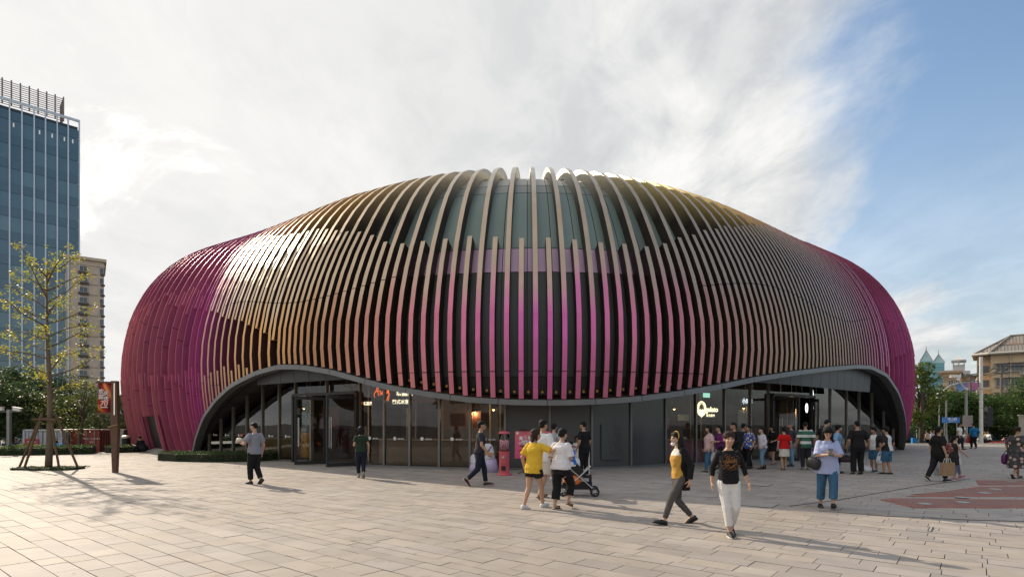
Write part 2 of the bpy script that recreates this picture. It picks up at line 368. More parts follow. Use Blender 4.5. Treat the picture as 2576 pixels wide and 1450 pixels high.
def shell():
    # membrane: closed body under the cladding
    mb = MB(); A = np.linspace(0, 2 * math.pi, 181)[:-1]
    zs = [0, 1, 2, 3, 4, PZB] + [PZB + (PH_ - PZB) * math.sin(a) for a in np.linspace(.15, math.pi / 2 - .02, 12)] + [PH_ + 3, PH_ + 7]
    rows = []
    for z in zs:
        row = []
        for a in A:
            aa = a if a > R(150) else a + 2 * math.pi
            rz = rim_z(aa) if aa < R(345) else -1
            zz = max(z, (rz + .1) / hk(aa)) if rz > -.9 else z
            row.append(S(a, zz, -.52))
        rows.append(row)
    mb.rings(rows, caps=False); ctr = Vector((PP[0], PP[1], 11.6)); n = len(A)
    o = (len(zs) - 1) * n; mb.add([ctr], []); c = len(mb.v) - 1
    for j in range(n): mb.f.append((o + j, o + (j + 1) % n, c)); mb.mi.append(0)
    mb.build('membrane', M_shell, PAV, smooth=True)
    # cladding panels between the fins
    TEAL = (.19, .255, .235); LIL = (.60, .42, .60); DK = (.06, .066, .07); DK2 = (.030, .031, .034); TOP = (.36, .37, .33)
    s0, s1 = s_at(R(200)), s_at(R(344)); step = .98; k0 = s_at(R(268.4)) - .245; n0 = int((k0 - s0) / step)
    rnd = random.Random(5); nn = 0
    for i in range(int((s1 - s0) / step)):
        a = ph_at(k0 + (i - n0) * step); b = ph_at(k0 + (i - n0 + 1) * step); d = math.degrees((a + b) / 2); central = 240 < d < 320
        if not central and i % 2: continue
        if not central: b = ph_at(k0 + (i - n0 + 2) * step)
        rz = max(rim_z(a), rim_z(b)); h = hk(a); bot = max(0, rz + .12) / h if rz > -.9 else 0.
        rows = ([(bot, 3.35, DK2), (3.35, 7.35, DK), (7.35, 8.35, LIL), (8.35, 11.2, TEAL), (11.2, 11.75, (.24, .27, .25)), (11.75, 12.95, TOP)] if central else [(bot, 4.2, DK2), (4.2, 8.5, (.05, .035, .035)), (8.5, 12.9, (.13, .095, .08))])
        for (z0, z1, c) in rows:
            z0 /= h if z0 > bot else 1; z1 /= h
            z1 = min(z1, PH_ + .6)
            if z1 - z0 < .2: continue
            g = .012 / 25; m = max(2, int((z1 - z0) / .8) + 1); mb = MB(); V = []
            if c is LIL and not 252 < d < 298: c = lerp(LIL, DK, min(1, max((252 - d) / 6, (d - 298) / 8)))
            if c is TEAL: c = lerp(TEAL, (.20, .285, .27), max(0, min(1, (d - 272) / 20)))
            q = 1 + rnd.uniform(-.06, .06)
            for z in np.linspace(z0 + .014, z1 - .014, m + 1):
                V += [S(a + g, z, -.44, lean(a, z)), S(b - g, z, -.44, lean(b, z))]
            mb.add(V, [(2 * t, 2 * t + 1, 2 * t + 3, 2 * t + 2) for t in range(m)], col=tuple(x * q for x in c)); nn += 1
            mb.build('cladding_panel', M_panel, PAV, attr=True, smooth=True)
shell()
def rim():
    # trim strip along the lower edge of the skin, in lengths with joints, and the soffit behind it
    A = [R(a) for a in np.linspace(222.3, 340.8, 238)]; n = 7; i = 0
    while i < len(A) - 1:
        j = min(i + n, len(A) - 1); mb = MB(); rr = []
        for k, a in enumerate(A[i:j + 1]):
            aa = a + (.00035 if k == 0 else -.00035 if k == j - i else 0)
            z = rim_z(aa); h = hk(aa); dz = (rim_z(aa + .01) - rim_z(aa - .01)) / (s_at(aa + .01) - s_at(aa - .01)); t = 1 / math.hypot(1, dz)
            p = S(aa, max(z, 0) / h, .06); q = S(aa, max(z, 0) / h, -.32); tt = Vector((-GN(aa).y, GN(aa).x, 0)); up = Vector((0, 0, 1)) * t - tt * dz * t
            dn = -up * .17
            rr.append([p + up * .02, p + dn, q + dn, q + up * .02])
        mb.rings(rr); mb.build('rim_trim', M_trim, PAV); i = j
    A = [R(a) for a in np.linspace(222.6, 340.5, 49)]
    for i in range(48):
        a, b = A[i] + .0004, A[i + 1] - .0004
        for (t0, t1) in ((0, .42), (.42, 1)):
            V = []
            for k in range(4):
                aa = a + (b - a) * k / 3
                for t in (t0 + (.012 if t0 else 0), t1 - .012 * (t1 < 1)):
                    z = max(rim_z(aa), 0) - .10; s = setback(aa); x, y, nx, ny = plan(aa); d0 = prof(max(z, 0) / hk(aa))[0] + .06
                    d = d0 + (s + .25 - d0) * t if s + .25 > d0 else d0 + .3 * t
                    V.append(Vector((x - nx * d, y - ny * d, max(z + .16 * math.sin(t * 1.57), -.02))))
            mb = MB(); mb.add(V, [(2 * k, 2 * k + 1, 2 * k + 3, 2 * k + 2) for k in range(3)]); mb.build('soffit_panel', M_soff, PAV, smooth=True)
rim()
def facade_lights():
    br = mat('spot brass', (.42, .24, .08), .4, .7); L_ = [p for k, p in fin_lines()]
    for a, b in zip(L_, L_[1:]):
        d = math.degrees(a)
        if not 260 < d < 287: continue
        ph = (a + b) / 2; z = (rim_z(ph) + .28) / hk(ph); mb = MB(); p = S(ph, z, -.40, lean(ph, z)); q = S(ph, z, -.22, lean(ph, z)); mb.tube([p, q], [.03, .05], 8); mb.tube([p + Vector((0, 0, .07)), p - Vector((0, 0, .07))], .02, 6); mb.build('facade_light', br, PAV)
facade_lights()
# ------------------------------------------------------------------ ground and paving
Lr = Vector((-.777, .629, 0)); Lc = Vector((.629, .777, 0))
M_slab = mat('granite slab', attr='Col', rough=.72, var=.10, vscale=2.2, bump=.12, bscale=120, spec=.35)
def weather(m):
    """stains, drip marks and worn patches over the slabs"""
    N = m.node_tree.nodes; L = m.node_tree.links; b = N['Principled BSDF']; src = b.inputs['Base Color'].links[0].from_socket; tc = N.new('ShaderNodeTexCoord')
    def layer(src, scale, det, lo, hi, col, fac, sc=(1, 1, 1), rot=0.):
        mp = N.new('ShaderNodeMapping'); mp.inputs['Scale'].default_value = sc; mp.inputs['Rotation'].default_value = (0, 0, rot); L.new(tc.outputs['Object'], mp.inputs[0]); n = N.new('ShaderNodeTexNoise'); n.inputs['Scale'].default_value = scale; n.inputs['Detail'].default_value = det; n.inputs['Roughness'].default_value = .6; L.new(mp.outputs[0], n.inputs['Vector'])
        r = N.new('ShaderNodeMapRange'); r.inputs[1].default_value = lo; r.inputs[2].default_value = hi; r.inputs[4].default_value = fac; L.new(n.outputs[0], r.inputs[0]); x = N.new('ShaderNodeMix'); x.data_type = 'RGBA'; x.blend_type = 'MULTIPLY'; L.new(r.outputs[0], x.inputs['Factor']); L.new(src, x.inputs['A']); x.inputs['B'].default_value = (*col, 1); return x.outputs['Result']
    o = layer(src, .22, 6, .45, .75, (.78, .74, .70), .8); o = layer(o, 1.6, 8, .60, .72, (.62, .57, .52), .8); o = layer(o, .9, 8, .60, .70, (.70, .64, .58), .7, (1, 6, 1), .68); o = layer(o, 9., 3, .70, .74, (.45, .42, .40), .8); o = layer(o, 260., 2, .35, .65, (.80, .79, .78), .6)
    L.new(o, b.inputs['Base Color'])
weather(M_slab)
M_joint = mat('joint mortar', (.12, .103, .088), .95)
M_soil = mat('outer ground asphalt', (.075, .075, .072), .9, 0, .2, .6, .2, 60)
M_kerb = mat('pale kerb stone', (.46, .43, .38), .8, 0, .15, 3., .1)
def ground():
    mb = MB(); mb.quad((-1500, -300, -1.3), (1500, -300, -1.3), (1500, 2500, -1.3), (-1500, 2500, -1.3)); tag(mb.build('ground', M_soil), 'wide low ground of the district around the raised plaza', 'ground', kind='structure')
    poly = [(-60, -12), (60, -12), (60, 48.6), (28, 47.2), (20, 70), (-15, 70), (-27, 46), (-23.5, 36), (-25, 31.2), (-34, 29.2), (-60, 28)]
    mb = MB(); mb.prism(poly, -1.3, -.035); plaza = tag(mb.build('plaza', M_joint), 'broad stone paved plaza in front of the pavilion', 'plaza', kind='structure')
    # red brick inlays (outlines)
    def z4(x, y): return gnd((3300 + x / 3.222) * .6706, (1550 + y / 3.222) * .6706)
    inl = [[z4(0, 1042), z4(415, 1140), z4(2300, 1140), z4(2300, 1046), z4(700, 1030), z4(180, 1022)],
           [z4(310, 1003), z4(2300, 1004), z4(2300, 878), z4(1740, 880), z4(1190, 884)],
           [z4(1155, 805), z4(1190, 866), z4(2300, 862), z4(2300, 812)]]
    def inside(p, q):
        c = False; n = len(q)
        for i in range(n):
            a, b = q[i], q[i - 1]
            if (a.y > p[1]) != (b.y > p[1]) and p[0] < (b.x - a.x) * (p[1] - a.y) / (b.y - a.y) + a.x: c = not c
        return c
    def brick(N, L, v):
        mp = N.new('ShaderNodeMapping'); L.new(v, mp.inputs[0]); mp.inputs['Rotation'].default_value = (0, 0, .68)
        b = N.new('ShaderNodeTexBrick'); L.new(mp.outputs[0], b.inputs[0]); b.inputs['Scale'].default_value = 1.; b.inputs['Brick Width'].default_value = .23; b.inputs['Row Height'].default_value = .115; b.inputs['Mortar Size'].default_value = .007
        b.inputs['Color1'].default_value = (.24, .095, .070, 1); b.inputs['Color2'].default_value = (.33, .145, .105, 1); b.inputs['Mortar'].default_value = (.12, .085, .07, 1)
        n = N.new('ShaderNodeTexNoise'); n.inputs['Scale'].default_value = 1.3; n.inputs['Detail'].default_value = 5; L.new(v, n.inputs[0])
        x = N.new('ShaderNodeMix'); x.data_type = 'RGBA'; L.new(n.outputs[0], x.inputs['Factor']); L.new(b.outputs[0], x.inputs['A']); x.inputs['B'].default_value = (.27, .17, .135, 1); return x.outputs['Result']
    M_br = pattern('red clinker brick', brick, .85); M_brb = mat('red brick border', (.34, .135, .10), .85, 0, .25, 3., .1)
    for i, q in enumerate(inl):
        c = sum(q, Vector()) / len(q); mb = MB(); mb.prism([(p.x, p.y) for p in q], -.03, .009)
        o = tag(mb.build('brick_inlay', M_brb), ['long arrow shaped red brick inlay nearest in the plaza paving', 'middle wedge of red brick inlay in the plaza paving', 'farthest red brick inlay in the plaza paving beside the dotted dress'][i], 'paving inlay', kind='structure')
        mb = MB(); mb.prism([(c.x + (p.x - c.x) * .9, c.y + (p.y - c.y) * (.72)) for p in q], -.02, .013); mb.build('brick_field', M_br, o)
    # granite slabs in rows
    rnd = random.Random(11); big = MB(); near = []
    v = -45.
    while v < 75:
        wd = rnd.choice((.21, .27, .33, .33, .42)); u = -75 + rnd.uniform(0, 1); t2 = rnd.uniform(.96, 1.04)
        while u < 50:
            ln = rnd.choice((.42, .52, .63, .63, .8)); c = Lr * (u + ln / 2) + Lc * (v + wd / 2); u += ln
            X, Y = c.x, c.y
            if Y < -11 or Y > 48 or abs(X) > 55 or abs(X) > 6 + max(Y, 0) * 1.15 + 4: continue
            if not inside((X, Y), [Vector((a, b, 0)) for a, b in poly]): continue
            dx, dy = (X - PP[0]) / PP[2], (Y - PP[1]) / PP[3]
            if dx * dx + dy * dy < .74: continue
            t = t2 * rnd.uniform(.92, 1.06); r = rnd.random(); warm = rnd.uniform(-.015, .02)
            base = (.415 + warm, .366 + warm * .5, .322 - warm * .3) if r < .8 else ((.375, .335, .30) if r < .93 else (.445, .395, .345))
            col = tuple(max(.05, x * t) for x in base); z = rnd.uniform(-.0025, .0025); g = .0048
            tl = rnd.uniform(-.0015, .0015)
            P = []
            for (k, zz) in ((-1, -.03), (1, z)):
                for (i, j) in ((-1, -1), (1, -1), (1, 1), (-1, 1)):
                    p = c + Lr * (i * (ln / 2 - g)) + Lc * (j * (wd / 2 - g)); P.append((p.x, p.y, zz + (tl * i if k > 0 else 0)))
            Fc = [(4, 5, 6, 7), (0, 1, 5, 4), (1, 2, 6, 5), (2, 3, 7, 6), (3, 0, 4, 7)]
            if 4 < Y < 13 and abs(X) < Y * .9 + .6: near.append((Y + abs(X) * .15, P, Fc, col))
            else: big.add(P, Fc, col)
        v += wd
    near.sort(key=lambda t: t[0])
    for d, P, Fc, col in near[:300]:
        mb = MB(); mb.add(P, Fc, col); mb.build('paving_slab', M_slab, plaza, attr=True)
    for d, P, Fc, col in near[300:]: big.add(P, Fc, col)
    tag(big.build('paving_slab_field', M_slab, plaza, attr=True), kind='stuff')
    print('slabs', len(near), len(big.f) // 5)
    # kerb along the back edge on the right and the road behind it
    mb = MB(); mb.prism([(27.6, 47.35), (60, 48.75), (60, 49.35), (27.6, 47.95)], -1.3, .05); tag(mb.build('kerb', M_kerb), 'pale stone kerb along the back edge of the plaza', 'kerb', kind='structure')
    mb = MB(); mb.prism([(20, 49.4), (140, 51), (140, 66), (20, 66)], -1.3, -.62); tag(mb.build('road', mat('road asphalt', (.055, .055, .058), .9, 0, .2, 1., .2, 80)), 'dark asphalt road behind the plaza', 'road', kind='structure')
    # round floor lights let into the inlays
    M_lc = mat('floor light ring', (.40, .39, .37), .45, .5); M_ll = mat('floor light lens', (.42, .41, .39), .4)
    labs = ['leftmost round floor light in the nearest brick inlay', 'round floor light in the middle of the nearest brick inlay', 'round floor light between the two long brick inlays', 'lower round floor light in the middle brick inlay', 'upper round floor light in the middle brick inlay', 'round floor light in the farthest brick inlay']
    for (x, y), lb in zip([(540, 1097), (998, 1079), (985, 1018), (1265, 966), (1390, 919), (1600, 829)], labs):
        p = z4(x, y) + Vector((0, 0, .013)); e = empty('floor_light', p, 0, lb, 'floor light'); mb = MB(); mb.lathe([(.13, .001), (.13, .010), (.10, .012)], n=20); mb.build('ring', M_lc, e); mb = MB(); mb.lathe([(.095, .002), (.095, .013)], n=16); mb.build('lens', M_ll, e)
ground()
def ground_details():
    dk = mat('drain slot iron', (.035, .034, .033), .6, .3)
    for pts, lb in (([(1985, 1272), (2110, 1256), (2290, 1225), (2440, 1203)], 'thin dark drain slot running right behind the woman with the phone'), ([(2060, 1284), (2230, 1297), (2400, 1305), (2620, 1312)], 'thin dark drain slot in front of the brick inlays')):
        q = [gnd(x, y) for x, y in pts]; mb = MB(); V = []
        for i, p in enumerate(q):
            d = (q[min(i + 1, 3)] - q[max(i - 1, 0)]).normalized(); n = Vector((-d.y, d.x, 0)) * .022; V += [p - n + Vector((0, 0, .005)), p + n + Vector((0, 0, .005))]
        mb.add(V, [(2 * i, 2 * i + 2, 2 * i + 3, 2 * i + 1) for i in range(3)]); tag(mb.build('drain_slot', dk), lb, 'drain', kind='structure')
    for (px, py, w, h, lb) in ((1890, 1267, .95, .62, 'stone inspection cover behind the two women in the foreground'), (1895, 1217, .9, .6, 'farther stone inspection cover before the queue'), (2340, 1330, .06, .5, 'short metal joint strip in the foreground at the right')):
        p = gnd(px, py); mb = MB(); mb.box((p.x, p.y, .002), (w, h, .008), math.atan2(Lr.y, Lr.x) + math.pi); o = mb.build('inspection_cover', dk); tag(o, lb, 'cover')
        mb = MB(); mb.box((p.x, p.y, .004), (w - .03, h - .03, .010), math.atan2(Lr.y, Lr.x) + math.pi, col=(.43, .40, .36)); mb.build('cover_slab', M_slab, o, attr=True)
    # torn scraps of red paper by the hedge
    for i, (px, py) in enumerate(((588, 1174), (597, 1173))):
        p = gnd(px, py); mb = MB(); mb.add([p + Vector((0, 0, .006)), p + Vector((.07, .01, .02)), p + Vector((.09, .06, .008)), p + Vector((.02, .07, .012))], [(0, 1, 2, 3)]); tag(mb.build('paper_scrap', mat('red scrap', (.5, .03, .03), .7)), ['left scrap of red paper on the paving before the hedge', 'right scrap of red paper on the paving before the hedge'][i], 'scrap')
ground_details()
# ------------------------------------------------------------------ glazing, doors, interior
G_store = glass('storefront glass', (.80, .82, .80), 1.0, 1.60, .004, .05)
M_film = mat('grey window film', (.080, .081, .084), .20, 0, .10, .6, spec=.5)
M_decal = mat('white vinyl decal', (.75, .75, .73), .6)
M_neon = mat('orange neon tube', (1.0, .16, .015), .4, emit=1.1); M_warm = mat('lit letter white', (1., .86, .62), .4, emit=1.1); M_lime = mat('lit letter cream', (.95, .88, .55), .4, emit=1.25); M_cool = mat('lit stroke white', (.85, .92, 1.), .4, emit=1.6)
def gtop(ph): return max(rim_z(ph), 0) + .07
mat('door frame metal', (.032, .032, .032), .45, .3)
MUL = [503, 527, 556, 587, 622, 661, 703, 744, 905, 967, 1031, 1105, 1182, 1270, 1382, 1488, 1586, 1673, 1749, 1821, 1886, 1932, 2040, 2087, 2128, 2160, 2192, 2222, 2246]
def mullion(ph, z1, z0=.0, w=.075, dp=.14, name='mullion', m=None, off=0.):
    p = GL(ph, 0, off); n = GN(ph); mb = MB(); mb.box((p.x, p.y, (z0 + z1) / 2), (w, dp, z1 - z0), math.atan2(n.y, n.x) + math.pi / 2); return mb.build(name, m or M_mul, PAV)
def pane(a, b, z0, z1f, m, name='glass_pane', n=4, th=.02):
    mb = MB(); A = [GL(a + (b - a) * k / n, 0) for k in range(n + 1)]; p0, p1 = GL(a, 0), GL(b, 0)
    fr = []; bk = []; nn = (p1 - p0).cross(Vector((0, 0, 1))).normalized()
    pts = [p0.lerp(p1, k / n) for k in range(n + 1)]
    lo = [Vector((q.x, q.y, z0)) for q in pts]; hi = [Vector((q.x, q.y, z1f(a + (b - a) * k / n) if callable(z1f) else z1f)) for k, q in enumerate(pts)]
    fs = [(k, k + 1, n + 2 + k, n + 1 + k) for k in range(n)]
    mb.add(lo + hi, fs); return mb.build(name, m, PAV)
def hbar(a, b, z, h=.08, dp=.12, name='transom', m=None, off=0.):
    p, q = GL(a, z, off), GL(b, z, off); d = q - p; mb = MB(); c = (p + q) / 2; mb.box(c, (d.length, dp, h), math.atan2(d.y, d.x)); return mb.build(name, m or M_mul, PAV)
def leaf(hinge, ang, w, h, name='door'):
    fr = MB(); t = .06
    d = Vector((math.cos(ang), math.sin(ang), 0)); nrm = Vector((-d.y, d.x, 0))
    def bx(x0, x1, z0, z1, mb=fr, th=t, y=0.): mb.box(hinge + d * ((x0 + x1) / 2) + nrm * y + Vector((0, 0, (z0 + z1) / 2)), (x1 - x0, th, z1 - z0), ang)
    bx(0, .09, .02, h); bx(w - .09, w, .02, h); bx(.09, w - .09, .02, .16); bx(.09, w - .09, h - .12, h)
    o = fr.build(name, mat('door frame metal', (.032, .032, .032), .45, .3), PAV)
    g = MB(); a = hinge + d * .09; b = hinge + d * (w - .09); g.quad(a + Vector((0, 0, .16)), b + Vector((0, 0, .16)), b + Vector((0, 0, h - .12)), a + Vector((0, 0, h - .12))); g.build('door_glass', G_store, o)
    for s in (-1, 1):
        hb = MB(); x = hinge + d * (w - .16) + nrm * (.085 * s); hb.tube([x + Vector((0, 0, .75)), x + Vector((0, 0, 1.95))], .016, 8)
        for zz in (.85, 1.85): hb.tube([x + Vector((0, 0, zz)), x - nrm * (.085 * s) + Vector((0, 0, zz))], .010, 6)
        hb.build('handle', M_steel, o)
    return o
def glazing():
    PHS = [ph_px(x) for x in MUL]
    for i, (a, b) in enumerate(zip(PHS, PHS[1:])):
        if MUL[i] in (744, 1932):
            zt = 2.95 if MUL[i] == 744 else 3.05
            pane(a, b, zt + .05, gtop, G_store)
            if MUL[i] == 744: mid = ph_px(822); mullion(mid, gtop(mid), zt)
            continue
        film = 1270 <= MUL[i] < 1673
        pane(a, b, .06, gtop, M_film if film else G_store, 'film_pane' if film else 'glass_pane')
        hbar(a, b, .03, .07, .16, 'sill', M_trim)
    for x, ph in zip(MUL, PHS): mullion(ph, gtop(ph) + .03)
    # left entrance
    def portal(x0, x1, zt):
        a, b = ph_px(x0), ph_px(x1)
        for p in (a, b): mullion(p, zt, 0, .1, .3, 'door_post', mat('door frame metal'), -.08)
        hbar(a, b, zt, .12, .34, 'door_lintel', mat('door frame metal'), -.08)
    portal(746, 903, 2.95); portal(1934, 2038, 3.05)
    mullion(ph_px(784), 2.9, 0, .08, .14, 'door_post'); pane(ph_px(747), ph_px(782), .08, 2.85, G_store, 'side_light'); hbar(ph_px(747), ph_px(782), .05, .08, .14, 'sill')
    def lf(px, w, rot, h=2.8, name='door'):
        ph = ph_px(px); n = GN(ph); return leaf(GL(ph, 0, -.1), math.atan2(n.y, n.x) + R(rot), w, h, name)
    lf(824, 1.25, -28); lf(903, 1.3, -22); lf(2036, 1.15, -55, 2.9); lf(1936, 1.2, 8, 2.9); lf(1990, 1.1, 150, 2.9)
    # interior: floor, dark back wall and ceiling
    A = np.linspace(R(223), R(340), 60)
    mb = MB(); V = []; 
    for a in A: V += [GL(a, .012, .05), GL(a, .012, 6.5)]
    mb.add(V, [(2 * k, 2 * k + 1, 2 * k + 3, 2 * k + 2) for k in range(59)]); mb.build('interior_floor', mat('interior floor tile', (.30, .25, .20), .35, 0, .15, 1.5), PAV)
    mb = MB(); V = []
    for a in A: V += [GL(a, 0, 6.5), GL(a, 4.9, 6.5)]
    mb.add(V, [(2 * k, 2 * k + 1, 2 * k + 3, 2 * k + 2) for k in range(59)]); mb.build('interior_wall', mat('interior timber wall', (.20, .135, .10), .6, 0, .45, 1.5, stretch=(1, 1, .15)), PAV)
    mb = MB(); V = []
    for a in A: V += [GL(a, 4.85, .4), GL(a, 4.85, 6.5)]
    mb.add(V, [(2 * k, 2 * k + 1, 2 * k + 3, 2 * k + 2) for k in range(59)]); mb.build('interior_ceiling', mat('interior ceiling', (.03, .03, .03), .8), PAV)
    # inner partition bringing some depth: timber posts and a bar counter behind the glass
    rnd = random.Random(9)
    for px in (640, 690, 860, 935, 1000, 1060, 1140, 1215, 1240, 1720, 1800, 1850, 1990, 2060, 2110):
        ph = ph_px(px); mullion(ph, min(4.2, gtop(ph)), 0, .06, .06, 'interior_post', mat('interior post', (.45, .33, .22), .5), 1.4 + rnd.uniform(0, 1.2))
    for (x0, x1, off, h, c) in ((915, 1180, 1.1, 1.05, (.25, .17, .10)), (1690, 1800, .9, 1.0, (.55, .22, .28)), (560, 700, 1.3, .95, (.3, .18, .08)), (2050, 2120, 1.2, 1.0, (.4, .36, .3))):
        a, b = ph_px(x0), ph_px(x1); hbar(a, b, h, .06, .5, 'counter_top', mat('counter top', (.5, .36, .22), .4), off); hbar(a, b, h / 2, h - .06, .4, 'counter_front', mat('counter front %d' % x0, c, .55), off + .05)
    # coloured wall displays deep inside
    for (x0, x1, off, z, h, c) in ((1965, 1985, 2.2, 1.6, 1.6, (.5, .45, .36)), (1760, 1785, 2.4, 1.7, .5, (.6, .18, .32)), (1840, 1870, 3.0, 2.0, .3, (.5, .5, .4)), (690, 735, 2.5, 2.0, 1.1, (.25, .07, .05)), (1040, 1170, 2.6, 2.2, 1.5, (.22, .09, .05)), (925, 1030, 3., 3.0, .8, (.30, .08, .04))):
        hbar(ph_px(x0), ph_px(x1), z, h, .05, 'wall_display', mat('wall display %d' % x0, c, .6), off)
    # hanging poster behind the side light
    hbar(ph_px(752), ph_px(779), .75, 1.1, .02, 'poster', mat('orange poster print', (.75, .36, .06), .6, 0, .35, 3.), .12); hbar(ph_px(752), ph_px(779), 1.75, .85, .02, 'poster', mat('blue poster print', (.16, .30, .34), .6, 0, .5, 4.), .12)
    # thin rectangular patch on the film
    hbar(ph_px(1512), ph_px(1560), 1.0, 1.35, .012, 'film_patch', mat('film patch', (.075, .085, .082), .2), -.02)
    # vinyl marks on the panes: hexagon badge and a flourish
    for i, x in enumerate(MUL[:-1]):
        if x in (744, 1932) or 1270 <= x < 1673 or x > 1930 or x < 520: continue
        ph = ph_px(x + (MUL[i + 1] - x) * .42); c = GL(ph, 1.12, -.03); n = GN(ph); r = Vector((-n.y, n.x, 0)); mb = MB(); u = Vector((0, 0, 1))
        mb.add([c + n * .004] + [c + n * .004 + (r * math.sin(k * math.pi / 3) + u * math.cos(k * math.pi / 3)) * .075 for k in range(6)], [(0, 1 + k, 1 + (k + 1) % 6) for k in range(6)])
        for (o, q) in ((.14, .10), (.27, .13)):
            pts = [c + n * .004 + r * (o + q * t) + u * (.03 * math.sin(t * 17) - .012) for t in np.linspace(0, 1, 14)]
            mb.tube(pts, .009, 4)
        mb.build('vinyl_mark', M_decal, PAV)
glazing()
def signs():
    U = Vector((0, 0, 1))
    def frame(px, z, off):
        ph = ph_px(px); n = GN(ph); return GL(ph, z, off), Vector((-n.y, n.x, 0)), n
    # neon script with lit letters
    c, r, n = frame(940, 2.98, .35)
    e = empty('neon_sign', (0, 0, 0), 0, 'orange neon script sign with MACAU ICE lettering hanging inside the glass beside the open doors', 'sign')
    def P(pts, m=M_neon, rad=.013, nm='neon_tube'):
        mb = MB(); q = [c + r * x * .72 + U * z * .72 for x, z in pts]; mb.tube(q, rad, 6); mb.build(nm, m, e)
    P([(-.30, -.30), (-.36, -.22), (-.34, -.10), (-.22, .05), (-.12, .30), (-.08, .42)]); P([(.02, .45), (-.06, .28), (-.10, .02), (-.06, -.18), (0, -.22)]); P([(-.28, .0), (-.1, .05), (.1, .06)])
    P([(.06, .02), (.06, -.14), (.12, -.18), (.2, .02), (.2, -.16), (.28, -.12), (.32, .04), (.32, -.16)]); P([(.36, -.14), (.38, .04), (.44, .04), (.46, -.14), (.54, -.06), (.62, .06), (.54, .08), (.52, -.06), (.6, -.10), (.64, .08), (.66, -.30), (.6, -.52), (.52, -.5), (.56, -.32), (.7, -.12)])
    text('MACAU ICE', .13, M_warm, face_matrix(c + r * .38 + U * .27, r, U), e, bold=.004)
    c2, r2, n2 = frame(995, 2.72, .35)
    e2 = empty('lit_sign', (0, 0, 0), 0, 'lit white Chinese characters in two rows hanging inside the glass', 'sign')
    hbar_b = MB(); hbar_b.box(c2 + Vector((0, 0, -.02)) - n2 * .05, (1.0, .03, .75), math.atan2(r2.y, r2.x)); hbar_b.build('sign_board', M_dark, e2)
    text('瑪嘉烈', .25, M_warm, face_matrix(c2 + r2 * .18 + U * .17, r2, U), e2, bold=.006); text('葡式冰室', .19, M_warm, face_matrix(c2 + U * -.17, r2, U), e2, bold=.004)
    c3, r3, n3 = frame(852, 2.55, 1.2); c = c3; r = r3
    e = e3 = empty('neon_sign', (0, 0, 0), 0, 'small orange neon flourish with three lit characters deep inside the left entrance', 'sign')
    P([(-.42, -.12), (-.36, .08), (-.28, .0), (-.36, -.06), (-.24, .1), (-.2, -.08)], rad=.022); P([(-.12, -.08), (-.06, .1), (0, -.08), (.02, .1), (.1, .06), (.02, .02), (.12, -.1), (.16, .12)], rad=.022)
    text('瑪嘉烈', .16, M_warm, face_matrix(c3 + r3 * .46, r3, U), e3, bold=.004)
    # gelato sign on the glass
    c, r, n = frame(1762, 2.28, -.05)
    e = empty('gelato_sign', (0, 0, 0), 0, 'glowing cream gelato sign with oval spoon emblem on the glass', 'sign')
    for (a, b, t) in ((.235, .30, .026), (.165, .225, .014)):
        mb = MB(); mb.tube([c + r * (a * math.cos(k * math.pi / 14)) + U * (.05 + b * math.sin(k * math.pi / 14)) for k in range(28)], t, 6, closed=True); mb.build('emblem_ring', M_lime, e)
    mb = MB(); hp = [(0, -.32), (.05, -.26), (.12, -.20), (.10, -.12), (.14, -.02), (.07, .03), (0, -.01), (-.07, .03), (-.14, -.02), (-.10, -.12), (-.12, -.20), (-.05, -.26)]
    mb.add([c + r * x + U * z + n * .01 for x, z in hp] + [c + r * x + U * z - n * .01 for x, z in hp], [tuple(range(12)), tuple(reversed(range(12, 24)))] + [(i, i + 12, (i + 1) % 12 + 12, (i + 1) % 12) for i in range(12)]); mb.build('emblem_spoon', M_lime, e)
    text('gelato', .30, M_lime, face_matrix(c + r * .60 + U * .02, r, U), e, bold=.008); text('莱克缇丝', .13, M_lime, face_matrix(c + r * .52 - U * .24, r, U), e)
    c, r, n = frame(1905, 2.72, .5)
    e = empty('calligraphy_sign', (0, 0, 0), 0, 'black sign board with white calligraphy strokes inside the right hand entrance', 'sign')
    mb = MB(); mb.box(c - n * .06, (1.1, .05, .42), math.atan2(r.y, r.x)); mb.build('sign_board', M_dark, e); text('小川濤', .28, M_cool, face_matrix(c, r, U), e)
    for (px, z, lb) in ((2058, 3.25, 'upper white ring letter hanging inside the right hand glass'), (2044, 2.5, 'lower white ring letter beside the right hand door frame')):
        c, r, n = frame(px, z, .3); mb = MB(); mb.tube([c + r * (.12 * math.cos(k * math.pi / 10)) + U * (.22 * math.sin(k * math.pi / 10)) for k in range(20)], .025, 6, closed=True)
        tag(mb.build('ring_letter', M_cool), lb, 'sign letter')
    # green exit box inside
    c, r, n = frame(1838, 3.0, 1.3); mb = MB(); mb.box(c, (.42, .05, .2), math.atan2(r.y, r.x)); tag(mb.build('exit_light', mat('exit light panel', (.35, .75, .6), .4, emit=1.)), 'small pale green lit box high inside the glass by the gelato sign', 'exit light')
    # warm pendant lamps
    for k, (px, z, off) in enumerate(((1232, 2.25, .9), (1150, 2.2, 2.5), (1010, 2.3, 3.2), (640, 2.5, 2.6), (1800, 2.4, 2.4), (1980, 2.5, 2.2), (2105, 2.5, 2.4))):
        c, r, n = frame(px, z, off); e = empty('pendant_lamp', c, 0, ['warm pendant lamp glowing behind the glass left of the grey panels', 'dimmer pendant lamp hanging deeper inside the cafe', 'pendant lamp deep inside below the lit characters', 'pendant lamp inside the left arch', 'pendant lamp inside behind the gelato sign', 'pendant lamp inside the right hand entrance', 'pendant lamp inside the right arch'][k], 'lamp')
